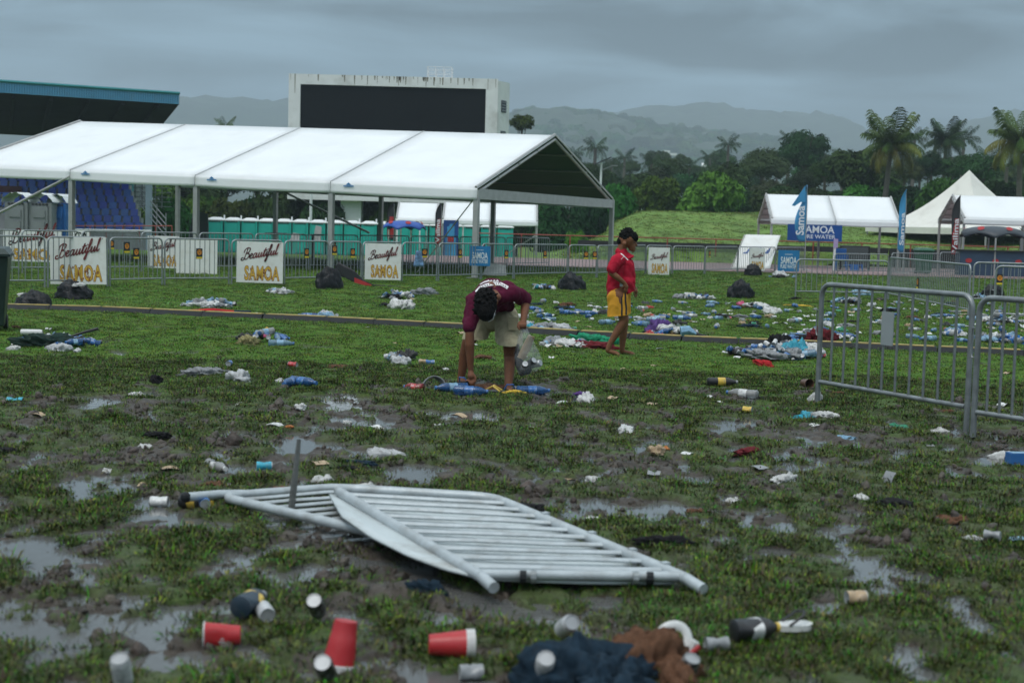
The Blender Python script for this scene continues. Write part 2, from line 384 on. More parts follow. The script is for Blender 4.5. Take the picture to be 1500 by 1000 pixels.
def instancer(name, pts, rots, scl, ids, coll):
    me = bpy.data.meshes.new(name); me.vertices.add(len(pts)); me.vertices.foreach_set('co', np.asarray(pts, np.float32).ravel())
    for nme, ty, arr in (('rot', 'FLOAT_VECTOR', rots), ('scl', 'FLOAT', scl), ('pick', 'INT', ids)):
        a = me.attributes.new(nme, ty, 'POINT')
        a.data.foreach_set('vector' if ty == 'FLOAT_VECTOR' else 'value', np.asarray(arr, np.int32 if ty == 'INT' else np.float32).ravel())
    o = bpy.data.objects.new(name, me); COL.objects.link(o)
    ng = bpy.data.node_groups.new(name, 'GeometryNodeTree')
    ng.interface.new_socket('Geometry', in_out='INPUT', socket_type='NodeSocketGeometry'); ng.interface.new_socket('Geometry', in_out='OUTPUT', socket_type='NodeSocketGeometry')
    gi = ng.nodes.new('NodeGroupInput'); go = ng.nodes.new('NodeGroupOutput')
    ci = ng.nodes.new('GeometryNodeCollectionInfo'); ci.inputs['Collection'].default_value = coll
    ci.inputs['Separate Children'].default_value = True; ci.inputs['Reset Children'].default_value = True
    io = ng.nodes.new('GeometryNodeInstanceOnPoints'); io.inputs['Pick Instance'].default_value = True
    def na(nm, ty):
        q = ng.nodes.new('GeometryNodeInputNamedAttribute'); q.data_type = ty; q.inputs['Name'].default_value = nm; return q.outputs['Attribute']
    L = ng.links.new
    L(gi.outputs[0], io.inputs['Points']); L(ci.outputs[0], io.inputs['Instance'])
    L(na('pick', 'INT'), io.inputs['Instance Index']); L(na('scl', 'FLOAT'), io.inputs['Scale'])
    e = ng.nodes.new('FunctionNodeEulerToRotation'); L(na('rot', 'FLOAT_VECTOR'), e.inputs[0]); L(e.outputs[0], io.inputs['Rotation'])
    L(io.outputs[0], go.inputs[0])
    md = o.modifiers.new('turf', 'NODES'); md.node_group = ng
    return o
rn = np.random.default_rng(5)
P_, S_, I_ = [], [], []
for y0, y1, dens, sc0, sc1, ids in ((3.9, 8.5, 1900, 0.5, 1.15, (0, 1, 2, 3, 4)), (8.5, 15.5, 1050, 0.6, 1.15, (0, 1, 2, 3, 4)), (15.5, 24, 230, 0.8, 1.2, (3, 5, 6, 7)), (24, 38, 110, 1.0, 1.5, (5, 6, 7)), (38, 55, 50, 1.3, 2.0, (5, 6, 7))):
    hw = 0.62
    n = int(dens * hw * (y1 * y1 - y0 * y0))
    y = np.sqrt(rn.uniform(y0 * y0, y1 * y1, n)); x = rn.uniform(-hw, hw, n) * (y + 0.6)
    mu = mudness(x, y); z = relief(x, y, mu) + base_z(x, y)
    clump = fbm(x * 5.2, y * 5.2, 91, 4, .6)
    keep = (z > WATER - 0.006) & (rn.random(n) < (1 - mu * 0.88) * np.clip(0.42 + 3.0 * (clump - 0.38), 0.06, 1) * (1 - .28 * ss(14.5, 11.5, y)))
    x, y, z, clump = x[keep], y[keep], z[keep], clump[keep]
    P_.append(np.stack([x, y, z], -1)); S_.append(rn.uniform(sc0, sc1, len(x)) * (0.72 + 0.6 * clump)); I_.append(rn.choice(ids, len(x)))
P_ = np.concatenate(P_); S_ = np.concatenate(S_); I_ = np.concatenate(I_)
rot = np.stack([rn.normal(0, .15, len(P_)), rn.normal(0, .15, len(P_)), rn.uniform(0, 6.28, len(P_))], -1)
turf = instancer('turf', P_, rot, S_, I_, src); tag(turf, 'short wet grass growing in clumps over the trampled field', 'grass', kind='stuff')
print('TUFTS', len(P_))
# tufts on the bank
bsrc = bpy.data.collections.new('bank_sources'); GM = [leaf_mat('bank_blade', (0.120, 0.215, 0.026)), leaf_mat('bank_blade_dark', (0.09, 0.17, 0.022)), leaf_mat('bank_blade_dry', (0.17, 0.18, 0.05)), leaf_mat('bank_blade_brown', (0.12, 0.12, 0.04))]; turf_src = src; src = bsrc
for i in range(3): tuft(i, 26, 0.03, 0.008, 0.09)
n = 26000; x = rn.uniform(2, 52, n); y = 69.5 - 2.4 * ss(17, 11, x) + 42 * rn.random(n) ** 1.3
z = bank_z(x, y)
keep = (z > 0.0)
x, y, z = x[keep], y[keep], z[keep]
bg_ = instancer('bank_grass', np.stack([x, y, z], -1), np.stack([rn.normal(0, .15, len(x)), rn.normal(0, .15, len(x)), rn.uniform(0, 6.28, len(x))], -1), rn.uniform(1.5, 3.0, len(x)), rn.choice((0, 1, 2), len(x)), bsrc)
tag(bg_, 'longer grass on the bank behind the running track', 'grass', kind='stuff')
# mud clods kicked up around the puddles
msrc = bpy.data.collections.new('clod_sources')
clm = mat('mud_clod', (0.055, 0.043, 0.032), 0.5, 0.4, 14, 0.8, 60, instvar=0.5)
for k in range(3):
    w = MB(); w.ball((0, 0, 0), 0.03, 6, (1, rg.uniform(.6, 1), .55))
    w.v = [(p[0] * rg.uniform(.75, 1.25), p[1] * rg.uniform(.75, 1.25), p[2] * rg.uniform(.7, 1.3)) for p in w.v]
    msrc.objects.link(bpy.data.objects.new('mud_clod', w.mesh('mud_clod', clm, smooth=180)))
n = 34000; y = np.sqrt(rn.uniform(4 ** 2, 15 ** 2, n)); x = rn.uniform(-.6, .6, n) * y
mu = mudness(x, y); z = relief(x, y, mu); keep = (mu > 0.5) & (z > WATER) & (fbm(x * 2.2, y * 2.2, 121, 3) > 0.5)
x, y, z = x[keep], y[keep], z[keep]
cl = instancer('mud_clods', np.stack([x, y, z], -1), rn.uniform(0, 6, (len(x), 3)), rn.lognormal(-0.5, 0.5, len(x)), rn.choice((0, 1, 2), len(x)), msrc)
tag(cl, 'clods of wet mud churned up among the puddles', 'mud', kind='stuff')

# ------------------------------------------------------------------ hills fading into the rain
hill_mat = mat('forest_hill', (0.030, 0.050, 0.022), 0.95, 0.45, 0.05, 0)
def hill(name, prof, Y, depth, bump, seed, step=7.0):
    pts = [at(px, py, Y) for px, py in prof]
    hx = np.array([p[0] for p in pts]); hz = np.array([p[2] for p in pts])
    x0, x1 = hx[0], hx[-1]; nx = int((x1 - x0) / step); ny = int(depth * 1.5 / step)
    X, T = np.meshgrid(np.linspace(x0, x1, nx), np.linspace(0, 1.5, ny), indexing='ij')
    Yv = Y - depth + depth * T
    f = np.sin(np.clip(T, 0, 1.5) * math.pi / 2) ** 1.2
    Z = np.interp(X, hx, hz) * f * (1 + (fbm(X / 260., Yv / 260., seed, 4) - .5) * 0.4 * (1 - ss(.7, 1, T))) + (fbm(X / 13., Yv / 13., seed + 3, 3) - .5) * bump - 3
    w = MB(); w.add(np.stack([X, Yv, Z], -1).reshape(-1, 3).tolist(), [(i * ny + j, (i + 1) * ny + j, (i + 1) * ny + j + 1, i * ny + j + 1) for i in range(nx - 1) for j in range(ny - 1)])
    tag(w.build(name, hill_mat, smooth=180), kind='structure')
hill('hills', [(330, 300), (560, 250), (700, 190), (770, 172), (830, 172), (890, 178), (950, 192), (1010, 200), (1080, 208), (1150, 222), (1230, 236), (1330, 240), (1500, 238), (1700, 235), (2100, 260)], 1850, 750, 21, 5, 14)
hill('hills', [(380, 250), (700, 215), (800, 195), (860, 175), (930, 157), (975, 160), (1030, 155), (1100, 165), (1170, 164), (1215, 166), (1240, 185), (1262, 215), (1300, 230), (1500, 260)], 2550, 700, 25, 15, 18)
hill('hills', [(-700, 190), (-300, 165), (0, 150), (200, 148), (320, 146), (420, 147), (560, 155), (700, 170), (800, 190), (900, 230)], 2350, 650, 23, 25, 17)
hill('hills', [(1180, 260), (1260, 222), (1340, 196), (1400, 180), (1470, 166), (1560, 150), (1750, 140), (2100, 160)], 2350, 650, 23, 35, 17)

# the air: rain haze in one closed box round everything
hz = MB(); hz.box((0, 1430, 134), (6000, 3160, 274))
m = bpy.data.materials.new('haze_air'); m.use_nodes = True; m.node_tree.nodes.clear()
o_ = m.node_tree.nodes.new('ShaderNodeOutputMaterial'); pv = m.node_tree.nodes.new('ShaderNodeVolumePrincipled')
pv.inputs['Color'].default_value = (0.74, 0.90, 1.0, 1); pv.inputs['Density'].default_value = 0.00048; pv.inputs['Anisotropy'].default_value = 0.0
m.node_tree.links.new(pv.outputs[0], o_.inputs['Volume'])
tag(hz.build('haze', m), 'thin rain haze filling the air between the field and the hills', 'haze', kind='stuff')

# ------------------------------------------------------------------ materials of built things
steel = mat('galvanised_steel', (0.29, 0.31, 0.32), 0.45, 0.18, 9, 0.1, 50, metal=0.55, dirt=(0.16, 0.15, 0.13), dirt_amt=0.5, dscale=5)
steel_near = mat('weathered_galvanised_steel', (0.235, 0.255, 0.262), 0.42, 0.25, 11, 0.12, 60, metal=0.5, dirt=(0.12, 0.11, 0.10), dirt_amt=0.5, dscale=6)
steel_wet = mat('wet_galvanised_steel', (0.43, 0.47, 0.49), 0.45, 0.12, 11, 0.12, 60, metal=0.25, dirt=(0.20, 0.19, 0.17), dirt_amt=0.55, dscale=7)
alu = mat('tent_aluminium', (0.42, 0.42, 0.41), 0.45, 0.12, 4, metal=0.4, dirt=(0.25, 0.23, 0.2), dirt_amt=0.4)
pvc = mat('white_tent_cloth', (0.80, 0.82, 0.83), 0.42, 0.03, 0.7, 0.05, 3, spec=0.4, dirt=(0.66, 0.67, 0.64), dirt_amt=0.35, dscale=0.9)
pvc_old = mat('cream_tent_cloth', (0.70, 0.69, 0.63), 0.5, 0.05, 0.7, 0.1, 3, dirt=(0.5, 0.48, 0.42), dirt_amt=0.5, dscale=1.2)
pvc_in = mat('tent_seam', (0.42, 0.44, 0.44), 0.6, 0.1, 3)
concrete_w = mat('white_painted_concrete', (0.74, 0.75, 0.74), 0.75, 0.07, 0.9, 0.15, 9, dirt=(0.33, 0.31, 0.27), dirt_amt=0.55, dscale=0.55)
stain = mat('dark_rain_stain', (0.19, 0.17, 0.13), 0.85, 0.4, 2)
black = mat('matt_black', (0.012, 0.013, 0.015), 0.55, 0.2, 4)
blackp = mat('black_plastic', (0.013, 0.015, 0.017), 0.5, 0.25, 5, spec=.2)
led = mat('led_black', (0.004, 0.005, 0.006), 0.6, 0.25, 0.8, spec=0.12)
teal = mat('teal_plastic', (0.012, 0.42, 0.35), 0.45, 0.08, 1.5)
white_pl = mat('white_plastic', (0.72, 0.74, 0.74), 0.45, 0.06, 2)
grey_pl = mat('grey_plastic', (0.20, 0.215, 0.22), 0.5, 0.1, 2)
blue_pl = mat('blue_plastic', (0.012, 0.11, 0.36), 0.45, 0.1, 2)
seat_blue = mat('seat_blue', (0.010, 0.06, 0.33), 0.35, 0.2, 2, instvar=0.25)
roof_blue = mat('blue_roof_sheet', (0.10, 0.33, 0.52), 0.5, 0.12, 0.8, dirt=(0.2, 0.25, 0.27), dirt_amt=0.3)
roof_teal = mat('teal_roof_edge', (0.02, 0.22, 0.24), 0.5, 0.12, 0.8)
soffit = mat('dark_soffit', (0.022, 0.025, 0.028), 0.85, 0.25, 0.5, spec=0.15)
maroon_w = mat('maroon_wall', (0.07, 0.022, 0.022), 0.8, 0.2, 0.6)
red_rail = mat('red_rail', (0.27, 0.045, 0.03), 0.55, 0.2, 2)
steel_blue = mat('blue_grey_steel', (0.23, 0.30, 0.36), 0.5, 0.12, 1.5)
green_bin = mat('green_bin_plastic', (0.012, 0.095, 0.045), 0.4, 0.15, 3)
dark_bin = mat('dark_green_bin_plastic', (0.010, 0.024, 0.020), 0.4, 0.2, 3)
flag_blue = mat('flag_blue', (0.045, 0.27, 0.52), 0.65, 0.15, 1.5)
sign_blue = mat('sign_blue', (0.014, 0.17, 0.40), 0.4, 0.12, 1.2)
banner_blue = mat('banner_blue', (0.008, 0.065, 0.26), 0.4, 0.25, 0.8)
flag_black = mat('flag_black', (0.014, 0.014, 0.017), 0.6, 0.2, 2)
flag_red = mat('flag_red', (0.40, 0.022, 0.025), 0.6, 0.1, 2)
board_w = mat('white_board', (0.76, 0.76, 0.74), 0.4, 0.03, 1.5, dirt=(0.45, 0.38, 0.28), dirt_amt=0.35, dscale=4)
ink_red = mat('ink_maroon', (0.15, 0.018, 0.02), 0.5, 0.1, 6)
ink_gold = mat('ink_gold', (0.66, 0.40, 0.05), 0.5, 0.3, 14, dirt=(0.28, 0.12, 0.02), dirt_amt=0.8, dscale=16)
ink_brown = mat('ink_brown', (0.23, 0.075, 0.02), 0.5, 0.3, 10)
ink_white = mat('ink_white', (0.74, 0.77, 0.8), 0.5, 0.05, 6)
ink_black = mat('ink_black', (0.012, 0.012, 0.012), 0.5, 0.1, 6)
orange = mat('sticker_orange', (0.72, 0.25, 0.02), 0.45, 0.15, 20)
yellow = mat('sticker_yellow', (0.75, 0.55, 0.03), 0.45, 0.1, 20)
canopy_blue = mat('canopy_blue', (0.012, 0.075, 0.36), 0.5, 0.15, 1)
canopy_black = mat('canopy_charcoal', (0.028, 0.036, 0.048), 0.5, 0.2, 1)
bar_blue = mat('bar_front_blue', (0.028, 0.055, 0.10), 0.45, 0.2, 1.5)
slab_grey = mat('rough_grey_board', (0.29, 0.30, 0.29), 0.85, 0.2, 4, 0.4, 20)
glass_dark = mat('dark_window', (0.02, 0.024, 0.028), 0.2, 0.1, 3)

# ------------------------------------------------------------------ stadium screen
def basis(ang): return Vector((math.cos(ang), math.sin(ang), 0)), Vector((-math.sin(ang), math.cos(ang), 0))
YS = 104.0
a0, a1 = at(423, 112, YS), at(730, 112, YS)
wS = a1[0] - a0[0]; topS = at(580, 112, YS)[2]; botS = 3.0
t = thing('scoreboard', 'white concrete stadium screen with large black display rising behind the big tent', 'video screen', (a0[0], YS, base_z(a0[0], YS)), 0)
zb = float(base_z(a0[0], YS)); zt = topS - zb; z0 = botS - zb; dS = 5.5
l0 = at(440, 127, YS)[0] - a0[0]; l1 = at(712, 127, YS)[0] - a0[0]; lt = at(580, 127, YS)[2] - zb; lb = at(580, 207, YS)[2] - zb
w = MB()   # frame around the recessed display: four walls butted end to end
w.box((l0 / 2, dS / 2, (z0 + zt) / 2), (l0, dS, zt - z0)); w.box(((l1 + wS) / 2, dS / 2, (z0 + zt) / 2), (wS - l1, dS, zt - z0))
w.box(((l0 + l1) / 2, dS / 2, (lt + zt) / 2), (l1 - l0, dS, zt - lt)); w.box(((l0 + l1) / 2, dS / 2, (z0 + lb) / 2), (l1 - l0, dS, lb - z0))
w.box(((l0 + l1) / 2, dS * 0.6, (lb + lt) / 2), (l1 - l0, dS * 0.7, lt - lb))
# the return side with its chamfered back corner
w.prism([(wS + .003, 0.0), (wS + .003, dS), (wS + .82, dS - .4), (wS + .82, 1.6)], z0, zt - 0.12)
w.build('shell', concrete_w, t)
w = MB(); w.box(((l0 + l1) / 2, 0.36, (lb + lt) / 2), (l1 - l0 - .01, 0.3, lt - lb - .01)); d_ = w.build('display', led, t)
nx_, nz_ = 8, 3
for i in range(nx_):
    for k in range(nz_):
        pw, ph = (l1 - l0 - .02) / nx_, (lt - lb - .02) / nz_
        w = MB(); w.box((l0 + .01 + pw * (i + .5), 0.2, lb + .01 + ph * (k + .5)), (pw - .02, .015, ph - .02)); w.build('display_panel', led, d_)
w = MB(); rs = random.Random(2)
for i in range(46):    # long dark runs of mould below the roof edge
    x = rs.choice([rs.uniform(0.1, wS - .1), rs.gauss(wS * .62, 1.2), rs.gauss(wS * .5, .8)]); x = min(max(x, .1), wS - .2)
    L = rs.uniform(.15, .75) if x > l0 and x < l1 else rs.uniform(.2, 1.8); ww = rs.uniform(.03, .13)
    w.add([(x, -.004, zt - .01), (x + ww, -.004, zt - .01), (x + ww * .7, -.004, zt - L), (x + ww * .3, -.004, zt - L)], [(0, 1, 2, 3)])
o = w.build('rain_stain', stain, t); tag(o, kind='stuff')
for zc in (zt - 1.9, zt - 4.1):
    w = MB(); c = Vector((wS + .42, .8, zc)); rot = Matrix.Rotation(math.atan2(1.6, .82), 3, 'Z')
    w.box(c, (0.7, 0.1, 0.85), rot)
    o = w.build('window', glass_dark, t)
    w = MB()
    for k in range(4): w.box(c + Vector((0, 0, -.3 + .2 * k)) + rot @ Vector((0, -.07, 0)), (0.7, .05, .06), rot)
    w.build('louvre', grey_pl, o)
for px in (512,):
    x = at(px, 300, YS)[0] - a0[0]
    w = MB(); w.box((x, 1.6, z0 / 2), (1.5, 1.5, z0 - .01)); w.build('column', concrete_w, t)
w = MB(); w.box((wS - 2.2, 1.6, z0 / 2), (1.5, 1.5, z0 - .01)); w.build('column', concrete_w, t)
w = MB(); xr0 = at(625, 100, YS)[0] - a0[0]; xr1 = at(661, 100, YS)[0] - a0[0]
for x in np.linspace(xr0, xr1, 4):
    for yy in (1.0, 2.6): w.tube([(x, yy, zt), (x, yy, zt + .85)], .025, 6)
for h in (.28, .56, .85):
    for yy in (1.0, 2.6): w.tube([(xr0, yy, zt + h), (xr1, yy, zt + h)], .022, 6)
    for x in (xr0, xr1): w.tube([(x, 1.0, zt + h), (x, 2.6, zt + h)], .022, 6)
w.build('roof_railing', mat('white_rail', (.6, .62, .62), .5), t)

# ------------------------------------------------------------------ grandstand
cR = at(262, 145, 82); cL = at(-60, 127, 75)
eu = (V(cR) - V(cL)); eu.z = 0; eL = eu.length; eu = Vector((math.cos(R_(5)), math.sin(R_(5)), 0))
t = thing('grandstand', 'covered grandstand with blue roof edge and rows of blue seats at the left', 'grandstand', (cR[0], cR[1], float(base_z(cR[0], 82))), math.atan2(eu.y, eu.x))
zG = float(base_z(cR[0], 82))
def loc_g(p): return t_inv @ Vector((p[0], p[1], p[2]))
t_inv = (Matrix.Translation((cR[0], cR[1], zG)) @ Matrix.Rotation(math.atan2(eu.y, eu.x), 4, 'Z')).inverted()
pt0, pb0 = loc_g(at(262, 138, 82)), loc_g(at(262, 153, 82)); pt1, pb1 = loc_g(at(-60, 116, 75)), loc_g(at(-60, 132, 75))
w = MB()
n = 90; frot = Matrix.Rotation(math.atan2(pt0.y - pt1.y, pt0.x - pt1.x), 3, 'Z')
for i in range(n):          # ribbed fascia
    f0, f1 = i / n, (i + 1) / n
    for (q0, q1, dy0, dy1) in ((f0, (f0 * .55 + f1 * .45), 0, 0), ((f0 * .55 + f1 * .45), f1, -.05, -.05)):
        A, B, C, D = pt1.lerp(pt0, q0), pt1.lerp(pt0, q1), pb1.lerp(pb0, q1), pb1.lerp(pb0, q0)
        w.box(((A + B + C + D) / 4 + Vector((0, dy0, 0)))[:], ((B - A).length, .06, (A - D).length), frot)
w.build('fascia', roof_blue, t)
bk = Vector((-4.5, 17, -1.3))
w = MB(); w.add([pb1, pb0, pb0 + bk, pb1 + bk, pt1 + Vector((0, .1, -.02)), pt0 + Vector((0, .1, -.02)), pt0 + bk, pt1 + bk], [(0, 1, 2, 3), (4, 5, 6, 7), (0, 1, 5, 4), (1, 2, 6, 5), (2, 3, 7, 6), (3, 0, 4, 7)])
w.v = [(p[0], p[1] + .08, p[2]) for p in w.v]; w.build('roof', soffit, t)
w = MB(); w.tube([pt1 + Vector((0, -.06, .04)), pt0 + Vector((0.05, -.06, .04))], .09, 6); w.build('roof_edge', roof_teal, t)
for k in range(6):
    f = (k + .35) / 6; A = pb1.lerp(pb0, f)
    w = MB(); w.tube([A + Vector((0, .3, -.15)), A + bk * .8 + Vector((0, 0, -.1))], .12, 6); w.build('roof_beam', soffit, t)
# seat terraces face the camera side: rows climbing to the rear
pS = loc_g(np.array([*gp(218, 345, -.5)[:2], -.6])); rowd, rowh = .8, .40
gxR = loc_g(at(216, 335, 84)).x
def gl(px, py, Y): return loc_g(at(px, py, Y))
base = gl(214, 338, 83); NR = 8
w = MB()
for r in range(NR):
    z = base.z + r * rowh - .42; yb = base.y + r * rowd
    w.box((base.x - 10 - r * .28, yb + .4, (z + .35) / 2 - .3), (20, rowd - .005, z + .95))
w.build('terrace', mat('terrace_concrete', (.25, .26, .26), .8, .15, 1), t)
sm = MB(); sm.box((0, 0, .0), (.42, .36, .05)); sm.box((0, .19, .22), (.42, .06, .40), Matrix.Rotation(R_(-12), 3, 'X')); sm.box((0, .05, -.17), (.06, .08, .3))
sme = sm.mesh('seat', seat_blue, smooth=30)
for r in range(NR):
    for c in range(17 if r > 2 else 14):
        link('seat', sme, t, (base.x - .5 - r * .28 - c * .56, base.y + r * rowd + .38, base.z + r * rowh + .02))
# rear lattice wall, dark bay, steel columns, stair rails
A = gl(196, 278, 92); B = gl(108, 278, 90); zt_, zb_ = gl(150, 276, 91).z, gl(150, 292, 91).z
w = MB(); w.box(((A.x + B.x) / 2 - 1.5, max(A.y, B.y) + .6, (zt_ + zb_) / 2), (abs(A.x - B.x) + 5, .06, zt_ - zb_ + .9)); bw = w.build('rear_wall', white_pl, t)
w = MB()
for i in range(16): w.box((A.x - 4.6 + .42 * i, max(A.y, B.y) + .54, (zt_ + zb_) / 2), (.05, .06, zt_ - zb_ + .9))
for k in range(6): w.box((A.x - 2.2, max(A.y, B.y) + .5, zb_ - .35 + .3 * k), (9, .05, .05))
w.build('lattice', grey_pl, bw)
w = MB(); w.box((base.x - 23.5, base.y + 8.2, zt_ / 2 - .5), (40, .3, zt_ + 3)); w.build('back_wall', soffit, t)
w = MB(); c = gl(8, 300, 86); w.box((c.x - 4, c.y + .6, 1.6), (9.6, .2, 4.4)); w.build('dark_wall', maroon_w, t)
for px, Y, hw_ in ((106, 82, .16), (218, 82.5, .17), (188, 91, .28)):
    c = gl(px, 300, Y); w = MB(); w.box((c.x, c.y, 3.4), (hw_ * 2, hw_ * 2, 7.0)); w.build('column', steel_blue if px != 188 else roof_teal, t)
w = MB(); c0 = gl(205, 300, 84); c1 = gl(243, 338, 80)
for k in range(4):
    d = Vector((0, 0, .32 * k)); w.tube([c0 + d, c1 + d - Vector((0, 0, .3))], .03, 6)
for f in (0, .33, .66, 1):
    p = c0.lerp(c1, f); w.tube([p - Vector((0, 0, 1.0)), p + Vector((0, 0, 1.0))], .03, 6)
w.build('stair_rail', steel, t)
w = MB(); c0, c1 = gl(108, 331, 80), gl(252, 331, 80)
w.tube([c0, c1], .035, 6)
for f in np.linspace(0, 1, 7): p = c0.lerp(c1, f); w.tube([p - Vector((0, 0, .9)), p], .03, 6)
w.build('front_rail', red_rail, t)
w = MB(); w.tube([gl(110, 336, 79.9), gl(222, 338, 79.9)], .04, 6); w.build('kick_rail', white_pl, t)

# ------------------------------------------------------------------ portable toilets
def toilet_parts(body, roofm):
    w = MB(); w.box((0, 0, 1.08), (1.0, 1.05, 2.02)); bodym = w.mesh('cabin', body)
    w = MB(); w.box((0, -.575, 1.05), (.70, .04, 1.78)); w.box((0, -.60, .55), (.5, .02, .6)); w.box((0, -.60, 1.35), (.5, .02, .6)); door = w.mesh('door', body)
    w = MB(); w.prism([(-.56, -.58), (.56, -.58), (.56, .58), (-.56, .58)], 2.094, 2.15)
    w.add([(-.56, -.58, 2.15), (.56, -.58, 2.15), (.56, .58, 2.15), (-.56, .58, 2.15), (-.22, -.3, 2.31), (.22, -.3, 2.31), (.22, .3, 2.31), (-.22, .3, 2.31)], [(0, 1, 5, 4), (1, 2, 6, 5), (2, 3, 7, 6), (3, 0, 4, 7), (4, 5, 6, 7)]); w.tube([(.4, .4, 2.15), (.4, .4, 2.45)], .05, 8)
    rf = w.mesh('roof', roofm)
    w = MB()
    for k in range(5): w.box((0, -.56, 1.97 - .0 + .02 * 0), (.0001, .0001, .0001)) if False else w.box((-.3 + .15 * k, -.558, 2.03), (.1, .02, .08))
    vent = w.mesh('vent', black); w = MB(); w.box((0, 0, .03), (1.14, 1.14, .06)); skid = w.mesh('skid', black)
    return [('cabin', bodym), ('door', door), ('roof', rf), ('vent', vent), ('skid', skid)]
tp = toilet_parts(teal, white_pl)
def toilet(parts, x, y, rz, label, group=None):
    t = thing('portable_toilet', label, 'portable toilet', (x, y, float(base_z(x, y))), rz, group)
    for n_, me in parts: link(n_, me, t)
    return t
YT = 92
for k in range(18):
    px = 305 + 24.9 * (k + .5); p = at(px, 330, YT + .1 * k)
    lab = f'teal portable toilet with white roof, {ORD[k]} from the left in the long row'
    if k == 17: lab = 'teal portable toilet closing the right end of the long row, under the small tents'
    toilet(tp, p[0], YT + .1 * k, R_(rs.uniform(-1.5, 1.5)), lab, 'teal portable toilets in a long row')
def special_toilet(px, Y, body, label, wS=1.0):
    p = at(px, 330, Y); t = thing('portable_toilet', label, 'portable toilet', (p[0], Y, float(base_z(p[0], Y))), R_(-6))
    for n_, me in toilet_parts(body, white_pl):
        if n_ == 'roof': continue
        link(n_, me, t, scale=(wS, 1, .98))
    w = MB()
    w.grid(lambda u, v: ((u - .5) * 1.2 * wS, (v - .5) * 1.3, 2.06 + .42 * math.sin(math.pi * min(max(u, 0), 1)) ** .6 + .035 * (math.sin(u * 26) > .2)), 26, 4); w.build('roof', white_pl, t)
    w = MB(); w.box((0, -.63, .95), (.5, .03, .5)); w.box((0, -.63, 1.55), (.55, .03, .35)); w.build('door_panel', body, t); return t
special_toilet(31, 66, grey_pl, 'grey portable toilet with domed white roof, the left one beside the grandstand', 1.1)
special_toilet(66, 66, grey_pl, 'grey portable toilet with domed white roof, next to the blue one', 1.1)
special_toilet(91, 66.6, blue_pl, 'bright blue portable toilet beside the two grey ones', .8)

